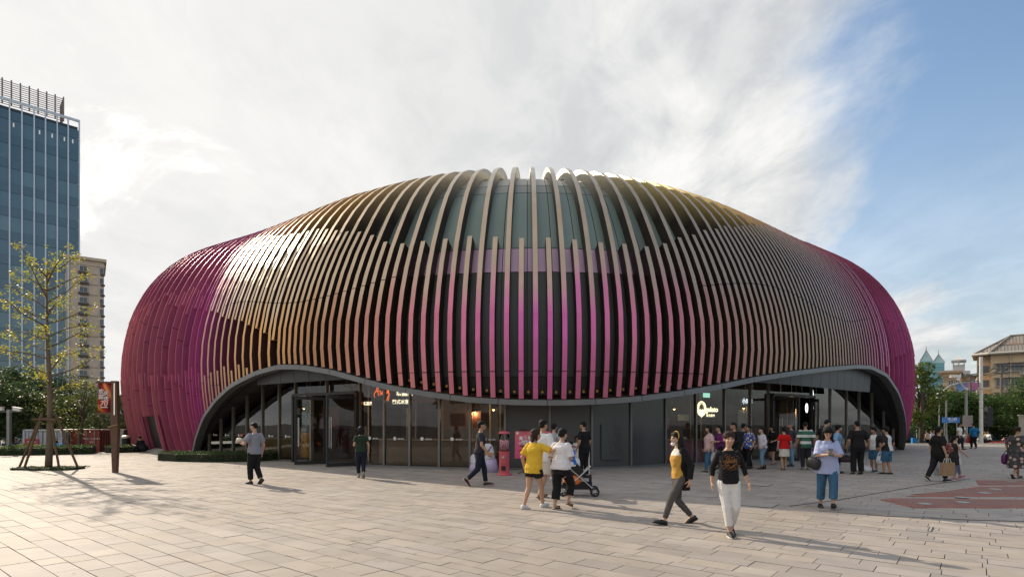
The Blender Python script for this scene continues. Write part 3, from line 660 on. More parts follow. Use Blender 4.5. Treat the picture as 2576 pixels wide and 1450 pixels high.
        mb = MB(); mb.lathe([(.02, .12), (.05, .1), (.16, 0), (.15, -.01)], n=14); mb.build('shade', mat('lamp shade brass', (.4, .24, .08), .35, .8), e); mb = MB(); mb.ell((0, 0, -.0), (.05, .05, .05)); mb.build('bulb', mat('lamp bulb', (1, .62, .25), .4, emit=4.), e); mb = MB(); mb.tube([(0, 0, .12), (0, 0, 1.2)], .006, 5); mb.build('cord', M_dark, e); ld = bpy.data.lights.new('pendant light', 'POINT'); ld.energy = 7; ld.color = (1, .66, .36); ld.shadow_soft_size = .05; lo = bpy.data.objects.new('pendant_light', ld); COL.objects.link(lo); lo.parent = e; lo.location = (0, 0, -.1)
signs()
def service_door():
    # door let into the left flank between the fins
    mb = MB(); V = []
    for d in np.linspace(208.2, 213.8, 6): V += [S(R(d), 0.01, -.36), S(R(d), 2.1 / hk(R(d)), -.36)]
    mb.add(V, [(2 * k, 2 * k + 2, 2 * k + 3, 2 * k + 1) for k in range(5)]); o = mb.build('service_door', mat('service door leaf', (.03, .028, .027), .45), PAV)
    mb = MB(); mb.tube([S(R(211.2), .02, -.33), S(R(211.2), 2.08 / hk(R(211)), -.33)], .02, 5); mb.build('door_seam', M_mul, o)
    for d in (208.0, 214.0): mb = MB(); mb.tube([S(R(d), .0, -.1), S(R(d), 2.14 / hk(R(d)), -.1)], .07, 5); mb.build('door_jamb', mat('jamb plum', (.30, .06, .12), .5, .2), o)
    mb = MB(); V = []
    for d in np.linspace(207.8, 214.2, 6): V += [S(R(d), 0, -.45) + Vector((0, 0, .10)), S(R(d), 0, .35) + Vector((0, 0, .10)), S(R(d), 0, .35) + Vector((0, 0, -.03))]
    mb.add(V, [(3 * k, 3 * k + 1, 3 * k + 4, 3 * k + 3) for k in range(5)] + [(3 * k + 1, 3 * k + 2, 3 * k + 5, 3 * k + 4) for k in range(5)]); mb.build('door_step', mat('door step stone', (.32, .30, .27), .8), PAV)
service_door()
# ------------------------------------------------------------------ vegetation helpers
def leaf_mat(name, trans=.35):
    if name in MATS: return MATS[name]
    m = bpy.data.materials.new(name); m.use_nodes = True; MATS[name] = m; nt = m.node_tree; N = nt.nodes; L = nt.links
    b = N['Principled BSDF']; a = N.new('ShaderNodeVertexColor'); a.layer_name = 'Col'; b.inputs['Roughness'].default_value = .5; b.inputs['Specular IOR Level'].default_value = .35
    t = N.new('ShaderNodeBsdfTranslucent'); mx = N.new('ShaderNodeMixShader'); mx.inputs[0].default_value = trans
    hs = N.new('ShaderNodeHueSaturation'); hs.inputs['Value'].default_value = 1.5; hs.inputs['Saturation'].default_value = 1.1; L.new(a.outputs[0], hs.inputs['Color']); L.new(hs.outputs[0], t.inputs[0])
    L.new(a.outputs[0], b.inputs['Base Color']); L.new(b.outputs[0], mx.inputs[1]); L.new(t.outputs[0], mx.inputs[2]); L.new(mx.outputs[0], N['Material Output'].inputs[0]); return m
M_leaf = leaf_mat('leaf'); M_bark = mat('bark', (.10, .075, .055), .9, 0, .35, 8., .5, 30., stretch=(1, 1, .25)); M_bark2 = mat('young bark', (.17, .125, .085), .85, 0, .3, 9., .4, 30., stretch=(1, 1, .25))
def leaves(cent, size, cols, rng, droop=.3, name='crown', parent=None, aspect=.6):
    """one mesh of leaf quads (two triangles folded along the rib) at the given points"""
    n = len(cent); c = np.asarray(cent, np.float32); d = rng.normal(size=(n, 3)); d[:, 2] = np.abs(d[:, 2]) * .6 - droop; d /= np.linalg.norm(d, axis=1)[:, None]
    u = np.cross(d, rng.normal(size=(n, 3))); u /= np.linalg.norm(u, axis=1)[:, None] + 1e-9
    s = (size * rng.uniform(.6, 1.3, n))[:, None]; w = s * aspect * .5
    V = np.stack([c - d * s * .5, c + u * w, c + d * s * .5, c - u * w], 1).reshape(-1, 3)
    me = bpy.data.meshes.new(name); me.vertices.add(4 * n); me.vertices.foreach_set('co', V.ravel()); me.loops.add(4 * n); me.loops.foreach_set('vertex_index', np.arange(4 * n)); me.polygons.add(n); me.polygons.foreach_set('loop_start', np.arange(n) * 4); me.polygons.foreach_set('loop_total', np.full(n, 4))
    a = me.color_attributes.new('Col', 'FLOAT_COLOR', 'POINT'); C = np.ones((n, 4), np.float32); C[:, :3] = cols; a.data.foreach_set('color', np.repeat(C, 4, 0).ravel())
    me.update(); me.validate(); me.materials.append(M_leaf); return link(name, me, parent)
def clump_points(clumps, per, rng, shell=.55):
    P = []; K = []
    for i, (c, r) in enumerate(clumps):
        n = int(per * (r[0] * r[1] * r[2]) ** (1 / 1.5)) if isinstance(r, tuple) else int(per * r * r)
        rr = np.array(r if isinstance(r, tuple) else (r, r, r)); v = rng.normal(size=(n, 3)); v /= np.linalg.norm(v, axis=1)[:, None]
        q = rng.uniform(shell, 1.0, n) ** .7; P.append(np.array(c) + v * q[:, None] * rr); K.append(np.full(n, i))
    return np.concatenate(P), np.concatenate(K)
def tree(name, loc, height, crown_r, crown_h, label, group=None, seed=0, per=260, leaf=.22, base=(.05, .085, .022), n_clump=26, trunk_r=.16, var=.35, cat='tree', sparse=1., bark=None, flat=.0):
    rng = np.random.default_rng(seed); e = empty(name, loc, 0, label, cat, group); zc = height - crown_h / 2
    mb = MB(); top = height - crown_h * .35; sw = rng.uniform(-.25, .25, 2)
    mb.tube([(0, 0, -.1), (sw[0] * .3, sw[1] * .3, top * .35), (sw[0], sw[1], top * .7), (sw[0] * .5, sw[1] * .5, top)], [trunk_r * 1.2, trunk_r, trunk_r * .7, trunk_r * .3], 8)
    cl = []
    for i in range(n_clump):
        a = rng.uniform(0, 2 * math.pi); z = rng.uniform(-1, 1); q = math.sqrt(max(0, 1 - z * z)) * rng.uniform(.35, 1.0) if z > -.3 else math.sqrt(max(0, 1 - z * z)) * rng.uniform(.6, 1.)
        c = (crown_r * q * math.cos(a) * .85, crown_r * q * math.sin(a) * .85, zc + z * crown_h * .42 * (1 - flat)); r = rng.uniform(.26, .44) * crown_r; cl.append((c, (r, r, r * .75)))
        if i % 2 == 0:
            st = Vector((sw[0] * .6, sw[1] * .6, height - crown_h + crown_h * rng.uniform(-.05, .4))); en = Vector(c); md = st.lerp(en, .5) + Vector((0, 0, .12 * crown_h)); mb.tube([st, md, en], [trunk_r * .4, trunk_r * .25, trunk_r * .08], 5)
    mb.build('trunk', bark or M_bark, e, smooth=True)
    P, K = clump_points(cl, per, rng); P = P[rng.random(len(P)) < sparse]
    n = len(P); t = rng.uniform(1 - var, 1 + var, n)[:, None]; kk = rng.uniform(.75, 1.3, len(cl)); 
    cols = np.array(base)[None] * t * np.array([1, 1, 1]); cols[:, 0] *= rng.uniform(.8, 1.5, n)
    leaves(P, leaf, cols, rng, parent=e); return e
def hedge(name, path, width, h, label, seed=0, per=900, leaf=.055, base=(.05, .10, .025), z0=0., cat='hedge', group=None):
    """low clipped planting along a path: soil core and leaf faces through the volume"""
    rng = np.random.default_rng(seed); e = empty(name, (0, 0, 0), 0, label, cat, group); pts = [Vector(p) for p in path]; core = MB(); rr = []; n = len(pts); C = []
    for i, p in enumerate(pts):
        d = (pts[min(i + 1, n - 1)] - pts[max(i - 1, 0)]).normalized(); s = Vector((-d.y, d.x, 0)); w = (width[i] if isinstance(width, (list, tuple)) else width) * .5
        rr.append([p + s * w * .9 + Vector((0, 0, z0)), p + s * w * .85 + Vector((0, 0, z0 + h * .78)), p - s * w * .85 + Vector((0, 0, z0 + h * .78)), p - s * w * .9 + Vector((0, 0, z0))])
    core.rings(rr); core.build('hedge_core', mat('hedge twigs', (.022, .026, .012), .95, 0, .4, 9.), e)
    for i in range(n - 1):
        a, b = pts[i], pts[i + 1]; d = b - a; L_ = d.length; d.normalize(); s = Vector((-d.y, d.x, 0)); w = (width[i] if isinstance(width, (list, tuple)) else width) * .5; m = int(per * L_ * (2 * w + 2 * h))
        t = rng.uniform(0, L_, m); q = rng.uniform(-1, 1, m); zz = np.where(rng.random(m) < .55, rng.uniform(.78, 1.08, m), rng.uniform(.05, 1., m)); bump = .5 + .5 * np.sin(t * 5.3 + q * 4 + seed) * np.sin(t * 2.1 + 1.3)
        q = np.where(zz < .78, np.sign(q) * rng.uniform(.88, 1.05, m), q)
        x = np.array(a)[None] + t[:, None] * np.array(d)[None] + (q * w)[:, None] * np.array(s)[None]; x[:, 2] = z0 + h * zz * (.88 + .16 * bump); C.append(x)
    P = np.concatenate(C); m = len(P); cols = np.array(base)[None] * rng.uniform(.55, 1.5, m)[:, None]; cols[:, 0] *= rng.uniform(.8, 1.6, m); leaves(P, leaf, cols, rng, parent=e, name='foliage', droop=.05); return e

# ------------------------------------------------------------------ left: towers, trees, containers
def window_unit(parent, c, rt, w, h, depth=.12, fr=None, gl=None, n=None, bars=1):
    up = Vector((0, 0, 1)); n = n or rt.cross(up); mb = MB(); ang = math.atan2(rt.y, rt.x); t = .09
    for (x, z, ww, hh) in [(0, h / 2 - t / 2, w, t), (0, -h / 2 + t / 2, w, t), (-w / 2 + t / 2, 0, t, h - 2 * t), (w / 2 - t / 2, 0, t, h - 2 * t)] + [((k + 1) * w / (bars + 1) - w / 2, 0, t * .8, h - 2 * t) for k in range(bars)]:
        mb.box(c + rt * x + up * z + n * .03, (ww, depth, hh), ang)
    o = mb.build('window', fr, parent); g = MB(); a = rt * (w / 2 - t); b = up * (h / 2 - t); g.quad(c - a - b, c + a - b, c + a + b, c - a + b); g.build('pane', gl, o); return o
M_bglass = mat('building glass dark', (.035, .05, .06), .08, .0, .3, .4, spec=.9)
def glass_tower():
    e = empty('glass_tower', (0, 0, 0), 0, 'tall blue glass office tower with white vertical mullions and rooftop louvres', 'building')
    Y1 = 165.; A = at(199, 303, Y1); H = A.z; A.z = 0; B = at(0, 241, 153.); B.z = 0; rt = (B - A).normalized(); n = Vector((rt.y, -rt.x, 0)); 
    if n.y > 0: n = -n
    bay = None; ang = math.atan2(rt.y, rt.x); up = Vector((0, 0, 1)); base = -1.3
    # bays placed from the seen mullion columns
    def along(px):      # distance along the face where a grid column meets it
        k = (px - CX) / F; t = (k * A.y - A.x) / (rt.x - k * rt.y); return t
    cols = [0] + [along(p) for p in (171, 143.5, 114, 85.5, 54.8, 23.7)]; st = cols[-1] - cols[-2]; cols += [cols[-1] + st * k for k in range(1, 3)]
    Lf = cols[-1]; bk = -n
    mb = MB(); c = A + rt * (Lf / 2) + bk * 15.3; mb.box((c.x, c.y, (H - 2 + base) / 2), (Lf - .6, 30, H - 2 - base), ang); mb.build('tower_core', mat('tower core', (.03, .05, .06), .5), e)
    def tg(i):
        return mat('tower glass %d' % i, [(.055, .122, .145), (.070, .148, .168), (.100, .190, .205), (.036, .080, .100)][i], .06, .0, .25, .15, spec=1., coat=.3)
    sp = mat('tower spandrel glass', (.060, .120, .145), .10, 0, .1, .2, spec=.9)
    rnd = random.Random(4); fl = 6.5; z = H - 3.0; k = 0
    while z > base + 1:
        for a, b in zip(cols, cols[1:]):
            p, q = A + rt * (a + .06), A + rt * (b - .06); o = n * .08
            zt = z; zm = z - 2.4; zb = z - fl + .05
            mb = MB(); mb.add([p + o + up * zm, q + o + up * zm, q + o + up * zt, p + o + up * zt, p + up * zm, q + up * zm, q + up * zt, p + up * zt], [(0, 1, 2, 3), (0, 4, 5, 1), (3, 2, 6, 7), (0, 3, 7, 4), (1, 5, 6, 2)]); mb.build('spandrel', sp, e)
            mb = MB(); mb.quad(p + up * zb, q + up * zb, q + up * (zm - .06), p + up * (zm - .06)); mb.build('window_pane', tg(rnd.choice((0, 0, 1, 1, 2, 3))), e)
            if k < 1 and rnd.random() < .7:
                mb = MB(); x = p.lerp(q, rnd.uniform(.3, .7)); mb.box(x + up * (zm - 1.2) + n * .04, (.3, .05, 1.1), ang); mb.build('ceiling_light', mat('tower ceiling light', (.75, .72, .62), .4, emit=.25), e)
        z -= fl; k += 1
    for a in cols:
        mb = MB(); p = A + rt * a + n * .2; mb.box((p.x, p.y, (H - .4 + base) / 2), (.30, .7, H - .4 - base), ang); mb.build('tower_mullion', mat('tower mullion white', (.68, .70, .73), .4, .3), e)
    mb = MB(); p = A + rt * (Lf / 2) + n * .1; mb.box((p.x, p.y, H - .3), (Lf + .3, .7, .55), ang); mb.build('parapet_rail', mat('tower mullion white'), e)
    # louvred screen on the roof
    lo = mat('rooftop louvre', (.26, .20, .19), .6, .2); s0 = along(163) ; z0 = H - .5; z1 = H + 6.4
    for kk in range(12):
        zz = z0 + .4 + (z1 - z0) * kk / 12; mb = MB(); p = A + rt * ((s0 + Lf) / 2) + bk * 3.5; mb.box((p.x, p.y, zz), (Lf - s0, .15, .16), ang); q = A + rt * s0 + bk * 6; mb.box((q.x, q.y, zz), (.15, 7, .16), ang); mb.build('louvre', lo, e)
    for t in np.linspace(s0, Lf, 10):
        p = A + rt * t + bk * 2.5; mb = MB(); mb.box((p.x, p.y, (z0 + z1) / 2), (.32, .4, z1 - z0), ang); mb.build('screen_post', lo, e)
glass_tower()
def sight(px, Y):
    """place on the line of sight: location, turn, and a function from grid columns to local x"""
    X = (px - CX) / F * Y; th = math.atan2(X, Y); return Vector((X, Y, 0)), -th, (lambda p: (p - px) / F * Y * math.cos(th))
def block_tower():
    Y = 166.; o, rz, lx = sight(225, Y); e = empty('residential_tower', o, rz, 'tall beige residential tower behind the blue glass tower', 'building'); x0, x1 = lx(165), lx(262); top = at(0, 655, Y).z; wall = mat('beige tile wall', (.64, .49, .36), .8, 0, .12, .5); bd = mat('brown balcony band', (.10, .075, .06), .7); fr = mat('white window frame', (.5, .5, .48), .5); gl = M_bglass
    mb = MB(); mb.box(((x0 + x1) / 2, 8, (top - 1.3) / 2), (x1 - x0, 16, top + 1.3)); mb.build('wall', wall, e)
    mb = MB(); mb.box(((x0 + x1) / 2, 8, top + .4), (x1 - x0 + 1.2, 17.4, .8)); mb.box(((x0 + x1) / 2, 8, top - 1.2), (x1 - x0 + .5, 16.5, .5)); mb.build('cornice', wall, e)
    rt = Vector((1, 0, 0)); z = top - 2.6; xa, xb = lx(210), lx(256)
    while z > 2:
        window_unit(e, Vector((xa, -.12, z)), rt, 1.9, 1.5, .3, fr, gl, bars=1)
        mb = MB(); mb.box((xa, -.3, z - 1.15), (2.4, .7, .7)); mb.build('balcony_band', bd, e)
        window_unit(e, Vector((xb, -.12, z)), rt, 1.0, 1.6, .3, fr, gl, bars=0)
        mb = MB(); mb.box((x1 - .3, -.15, z - 1.2), (1.1, .5, .5)); mb.build('sill_band', bd, e)
        mb = MB(); mb.box(((xa + xb) / 2, -.04, z - 1.3), (2.6, .12, .12)); mb.build('wall_groove', mat('wall groove', (.27, .19, .13), .8), e)
        z -= 3.0
block_tower()
def far_blocks():
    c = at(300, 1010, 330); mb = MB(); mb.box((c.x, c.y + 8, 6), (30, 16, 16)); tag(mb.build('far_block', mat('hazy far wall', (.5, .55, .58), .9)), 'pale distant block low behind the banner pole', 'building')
far_blocks()
def containers():
    rnd = random.Random(2)
    def container(px0, px1, Y, col, lab, marks, rz, Lc_=6.0):
        c = at((px0 + px1) / 2, 0, Y); w = (px1 - px0) / F * Y; zb, zt = -1.3, HC - 14 / F * Y; h = zt - zb; e = empty('shipping_container', (c.x, Y, zb), R(rz), lab, 'container'); m = mat('container paint %s' % px0, col, .55, .1, .25, 1.5, .08, 20); dk = mat('container seam', (.06, .06, .06), .7)
        mb = MB(); mb.box((0, Lc_ / 2, h / 2), (w * .985, Lc_ - .1, h * .98)); mb.build('container_body', m, e)
        for s in (-1, 1):                                   # corrugated side ribs
            mb = MB()
            for k in range(20): mb.box((s * w * .5, .25 + k * (Lc_ - .5) / 20, h / 2), (.05, .12, h * .88))
            mb.build('side_ribs', m, e)
        fr = MB(); t = .12
        for (x, z, a, b) in ((0, h - t / 2, w, t), (0, t / 2, w, t), (-w / 2 + t / 2, h / 2, t, h), (w / 2 - t / 2, h / 2, t, h)): fr.box((x, -.02, z), (a, .14, b))
        fr.build('corner_frame', m, e)
        for s in (-1, 1):
            d = MB(); d.box((s * w * .235, .0, h / 2), (w * .42, .06, h - .3)); 
            for k in range(5): d.box((s * w * .235, -.035, .42 + k * (h - .84) / 4), (w * .36, .03, .16))
            o = d.build('container_door', m, e)
            for k in (.12, .36):
                b = MB(); b.tube([(s * w * k, -.09, .12), (s * w * k, -.09, h - .12)], .022, 6); b.build('lock_bar', mat('lock bar steel', (.42, .42, .42), .4, .6), o)
        for (body, x, z, sz, mm) in marks: text(body, sz, mm, face_matrix((x * w, -.115, z * h), (1, 0, 0), (0, 0, 1)), e)
        return e, w, h
    wh = mat('container letter grey', (.12, .12, .14), .7); wt = mat('container letter white', (.72, .70, .68), .7)
    e, w, h = container(64, 154, 40, (.50, .51, .53), 'white shipping container with a red diamond emblem beyond the left hedge', [('U 141269', .26, .74, .17, wh), ('2261', .26, .64, .17, wh)], 8)
    mb = MB(); mb.box((-w * .27, -.105, h * .67), (w * .36, .01, h * .16)); mb.build('emblem_plate', mat('emblem red', (.45, .05, .04), .6), e)
    mb = MB(); q = [(-.3, 0), (0, -.13), (.3, 0), (0, .13)]; mb.add([(-w * .27 + x, -.115, h * .67 + z) for x, z in q], [(0, 1, 2, 3)]); mb.build('emblem_diamond', wt, e)
    text('N13', .75, mat('container letter grey'), face_matrix((-w * .5 - .04, 2.2, h * .38), (0, -1, 0), (0, 0, 1)), e)
    container(170, 250, 41, (.27, .055, .032), 'rust red shipping container beside the white one', [('TRHU  314918 9', .26, .74, .17, wt), ('2261', .28, .65, .17, wt), ('MAXGROSS', .18, .52, .12, wt), ('TARE WT', .18, .45, .12, wt), ('PAYLOAD', .18, .38, .12, wt), ('CU.CAP', .18, .31, .12, wt)], 4)
    # utility cabinet and bin by the flank
    p = gnd(304, 1131.5); e = empty('utility_cabinet', (p.x, p.y, 0), .2, 'grey steel utility cabinet left of the pavilion flank', 'cabinet'); st = mat('cabinet steel', (.38, .36, .33), .4, .4, .2)
    mb = MB(); mb.box((0, 0, .65), (.5, .4, 1.25)); mb.build('cabinet_body', st, e); mb = MB(); mb.box((0, -.22, .65), (.42, .03, 1.1)); mb.build('cabinet_door', st, e); mb = MB(); mb.box((0, 0, 1.3), (.58, .48, .06)); mb.build('cabinet_lid', st, e)
    p = gnd(317, 1133); e = empty('litter_bin', (p.x, p.y, 0), 0, 'small dark litter bin between cabinet and pavilion flank', 'bin'); mb = MB(); mb.lathe([(.22, 0), (.24, .8)], n=14); mb.build('bin_body', M_dark, e); mb = MB(); mb.lathe([(.26, .8), (.24, .92), (.05, .98)], n=14); mb.build('bin_lid', mat('bin lid brass', (.5, .42, .3), .4, .5), e)
containers()
def left_green():
    hedge('clipped_hedge', [(-46, 29.6, 0), (-38, 30.2, 0), (-31, 30.9, 0), (-26, 31.6, 0), (-23.9, 32.8, 0)], [2.2, 2.0, 1.9, 1.8, 1.5], .48, 'long low clipped hedge along the plaza edge below the containers', 1, 420, .07)
    hedge('clipped_hedge', [(-23.6, 33.4, 0), (-22.9, 34.3, 0), (-22.6, 35.2, 0)], 1.0, .42, 'short low hedge ending at the pavilion service door', 2, 420, .07)
    P = [(-17.3, 27.2, 0), (-15.6, 26.2, 0), (-13.8, 25.4, 0), (-12.0, 24.75, 0), (-10.2, 24.1, 0)]
    P = [tuple(gnd(x, y)) for x, y in ((415, 1156), (470, 1157), (530, 1158), (590, 1158), (650, 1157), (690, 1155))]
    hedge('clipped_hedge', P, [.9, 1.5, 1.9, 1.9, 1.6, .8], .42, 'low dark green hedge bed in front of the left arch glass', 3, 620, .055, (.035, .072, .022))
    p = gnd(122, 1179.5); hedge('tree_pit_planting', [(p.x - 1.1, p.y, 0), (p.x, p.y - .05, 0), (p.x + 1.1, p.y + .05, 0)], [.8, 1.3, .8], .10, 'flat green planting round the foot of the staked young tree', 4, 500, .05, (.035, .065, .02), cat='planting')
    hedge('clipped_shrub', [tuple(at(38, 1128, 34.)[:2]) + (0,), tuple(at(60, 1128, 34.)[:2]) + (0,), tuple(at(88, 1128, 34.)[:2]) + (0,)], 1.2, .85, 'bright green clipped box shrub in front of the white container', 5, 350, .08, (.12, .17, .03), z0=-.4, cat='shrub')
    G = 'trees beyond the left hedge'
    spec = [(-3, 58, 8.6, 3.6, 6.2, (.040, .075, .026), 'dark leafy tree at the left edge in front of the glass tower'), (62, 60, 8.8, 3.2, 6.4, (.042, .080, .026), 'tall dark tree behind the young tree trunk'), (158, 62, 8.2, 3.4, 6.0, (.060, .105, .034), 'dense green tree below the beige tower'), (30, 50, 6.4, 2.8, 4.8, (.045, .085, .028), 'mid height dark tree behind the camera post'), (225, 52, 5.6, 3.0, 4.3, (.115, .150, .042), 'yellow green tree behind the rust red container'), (270, 50, 5.3, 2.6, 4.2, (.125, .16, .05), 'pale green tree behind the banner pole'), (312, 52, 5.8, 2.2, 4.6, (.12, .16, .042), 'light green tree against the pavilion flank'), (110, 50, 5.8, 2.8, 4.4, (.07, .11, .035), 'dark tree between the containers and the tower'), (-40, 48, 7.5, 3.4, 5.6, (.05, .085, .026), 'dark tree just outside the left edge')]
    for i, (px, Y, h, r, ch, c, lb) in enumerate(spec):
        p = at(px, 0, Y); tree('broadleaf_tree', (p.x, Y, -1.3), h, r, ch, lb, G, 20 + i, 230, .22, c, 28, .15)
    # small multi stemmed tree in front of the red container
    p = at(197, 0, 36); tree('small_tree', (p.x, 36, -.6), 5.6, 2.3, 4.2, 'small spreading tree with yellow green leaves in front of the red container', None, 41, 130, .13, (.11, .14, .03), 22, .10, sparse=.6)
left_green()
def young_tree():
    p = gnd(122, 1178); e = empty('young_tree', p, 0, 'tall sparse young tree held by wooden stakes at the left', 'tree'); rng = np.random.default_rng(12); H = 8.4
    def tr(z): return Vector((.03 * math.sin(z * .9) - .004 * z, .05 * math.sin(z * .6), z))
    mb = MB(); zs = np.linspace(-.05, 7.6, 14); mb.tube([tr(z) for z in zs], [.125 - .013 * z if z < 4.5 else .0665 - .018 * (z - 4.5) for z in zs], 10); mb.build('trunk', M_bark2, e, smooth=True)
    L = []; 
    for k in range(30):
        z0 = 3.0 + 4.5 * (k / 30) + rng.uniform(-.1, .1); a = k * 2.4 + rng.uniform(-.3, .3); ln = (2.0 - .25 * abs(z0 - 4.2)) * rng.uniform(.65, 1.1); pts = []; rise = rng.uniform(.22, .55) + (.35 if z0 > 6 else 0)
        for t in np.linspace(0, 1, 7): pts.append(tr(z0) + Vector((math.cos(a) * ln * t, math.sin(a) * ln * t, ln * rise * t + .12 * math.sin(t * 5 + k) * t)))
        b = MB(); b.tube(pts, [.03 * (1 - .85 * t) + .004 for t in np.linspace(0, 1, 7)], 5); b.build('branch', M_bark2, e)
        for t in (.35, .5, .62, .74, .84, .92, 1.0):
            q = pts[0].lerp(pts[-1], t) if False else pts[min(6, int(round(t * 6)))]
            for m in range(2):
                c = q + Vector(rng.normal(size=3)) * .12; L.append((c, .11 + .07 * rng.random()))
    for k in range(6):
        z0 = 6.9 + k * .28; c = tr(z0) + Vector(rng.normal(size=3)) * .1; L.append((c, .12))
    P, K = clump_points(L, 430, rng, .1); n = len(P); cols = np.array((.40, .37, .07))[None] * rng.uniform(.55, 1.35, n)[:, None]; cols[:, 0] *= rng.uniform(.7, 1.25, n); leaves(P, .085, cols, rng, parent=e, droop=.5)
    # stakes
    wd = mat('stake timber', (.15, .085, .05), .85, 0, .3, 8., .3); f = empty('tree_stakes', p, 0, 'four wooden stakes with a tied collar propping the young tree', 'tree stakes')
    for (x, y, tx, ty) in ((-1.0, -.15, -.22, -.05), (-.55, -.45, -.12, -.14), (.72, -.4, .16, -.12), (1.2, -.1, .24, .02)):
        mb = MB(); mb.tube([(x, y, 0), (tx, ty, 2.05)], .042, 7); mb.build('stake', wd, f)
    mb = MB(); mb.tube([(-.5, -.16, 1.86), (.45, -.2, 1.84)], .035, 6); mb.build('cross_bar', wd, f); mb = MB(); mb.tube([(-.4, .14, 1.9), (.42, .14, 1.88)], .035, 6); mb.build('cross_bar', wd, f)
young_tree()
def banner():
    p = gnd(290, 1187); e = empty('banner_pole', p, 0, 'brown tapered metal pole carrying a festive red banner', 'banner'); br = mat('rust brown steel', (.13, .070, .045), .5, .3, .2, 3.)
    mb = MB(); mb.rings([[Vector((sx * w, sy * .075, z)) for sx, sy in ((-1, -1), (1, -1), (1, 1), (-1, 1))] for z, w in ((0, .065), (.5, .085), (1.55, .13), (2.2, .115), (3.18, .085))]); mb.build('pole', br, e)
    mb = MB(); mb.box((.02, -.085, 2.55), (.022, .02, 1.1)); mb.build('light_strip', mat('light strip', (.75, .68, .55), .4, emit=.5), e)
    mb = MB(); mb.box((-.02, -.09, 1.62), (.34, .05, .035), M=Matrix.Rotation(-.25, 3, 'Y')); mb.build('pole_collar', mat('brass collar', (.35, .25, .14), .4, .6), e)
    for z in (3.13, 2.06): mb = MB(); mb.box((-.36, 0, z), (.62, .06, .06)); mb.build('banner_arm', br, e)
    def pat(N, L, v):
        mp = N.new('ShaderNodeMapping'); L.new(v, mp.inputs[0]); mp.inputs['Rotation'].default_value = (0, .7, 0); w = N.new('ShaderNodeTexWave'); w.inputs['Scale'].default_value = .62; w.inputs['Distortion'].default_value = 4.5; w.inputs['Detail'].default_value = 1.5; w.inputs['Phase Offset'].default_value = 2.2; L.new(mp.outputs[0], w.inputs[0])
        r = N.new('ShaderNodeValToRGB'); L.new(w.outputs[0], r.inputs[0]); r.color_ramp.elements[0].color = (.10, .004, .006, 1); r.color_ramp.elements[1].color = (.75, .26, .04, 1); x = r.color_ramp.elements.new(.55); x.color = (.36, .008, .010, 1); y = r.color_ramp.elements.new(.8); y.color = (.42, .02, .012, 1); return r.outputs[0]
    mb = MB(); n = 8; V = []
    for j in range(n + 1):
        x = -.60 + .48 * j / n; yy = .02 * math.sin(j * 1.1); V += [(x, yy - .01, 2.09), (x + .006, yy - .01, 3.10)]
    mb.add(V, [(2 * k, 2 * k + 2, 2 * k + 3, 2 * k + 1) for k in range(n)]); o = mb.build('banner_cloth', pattern('banner print', pat, .6), e, smooth=True); sm = o.modifiers.new('t', 'SOLIDIFY'); sm.thickness = .006
    wl = mat('banner lettering', (.80, .72, .68), .6)
    for (t, x, z, s) in (('欢', -.46, 2.80, .19), ('庆', -.29, 2.74, .17), ('国', -.46, 2.62, .18), ('庆', -.28, 2.56, .17)): text(t, s, wl, face_matrix((x, -.05, z), (1, 0, 0), (0, 0, 1)), o, bold=.004)
    text('70', .27, mat('banner seventy', (.80, .42, .36), .6), face_matrix((-.375, -.05, 2.39), (1, 0, 0), (0, 0, 1)), o, bold=.010, shear=.2)
    mb = MB(); mb.box((-.36, -.045, 2.265), (.24, .004, .03)); mb.build('lettering', wl, o)
banner()
def camera_post():
    p = gnd(23, 1140); e = empty('camera_post', (p.x, p.y, 0), 0, 'grey post with two white security cameras at the far left', 'camera post'); g = mat('post grey', (.30, .29, .27), .6)
    mb = MB(); mb.box((0, 0, 1.25), (.16, .16, 2.5)); mb.build('post', g, e)
    mb = MB(); mb.tube([(-.7, 0, 2.38), (.7, 0, 2.38)], .025, 6); mb.build('cross_arm', g, e)
    for s in (-1, 1): mb = MB(); mb.box((s * .5, -.05, 2.5), (.42, .16, .15), M=Matrix.Rotation(.18 * s, 3, 'Y')); mb.box((s * .52, -.05, 2.6), (.5, .2, .03), M=Matrix.Rotation(.18 * s, 3, 'Y')); mb.build('camera_housing', mat('camera white', (.75, .74, .7), .4), e)
camera_post()
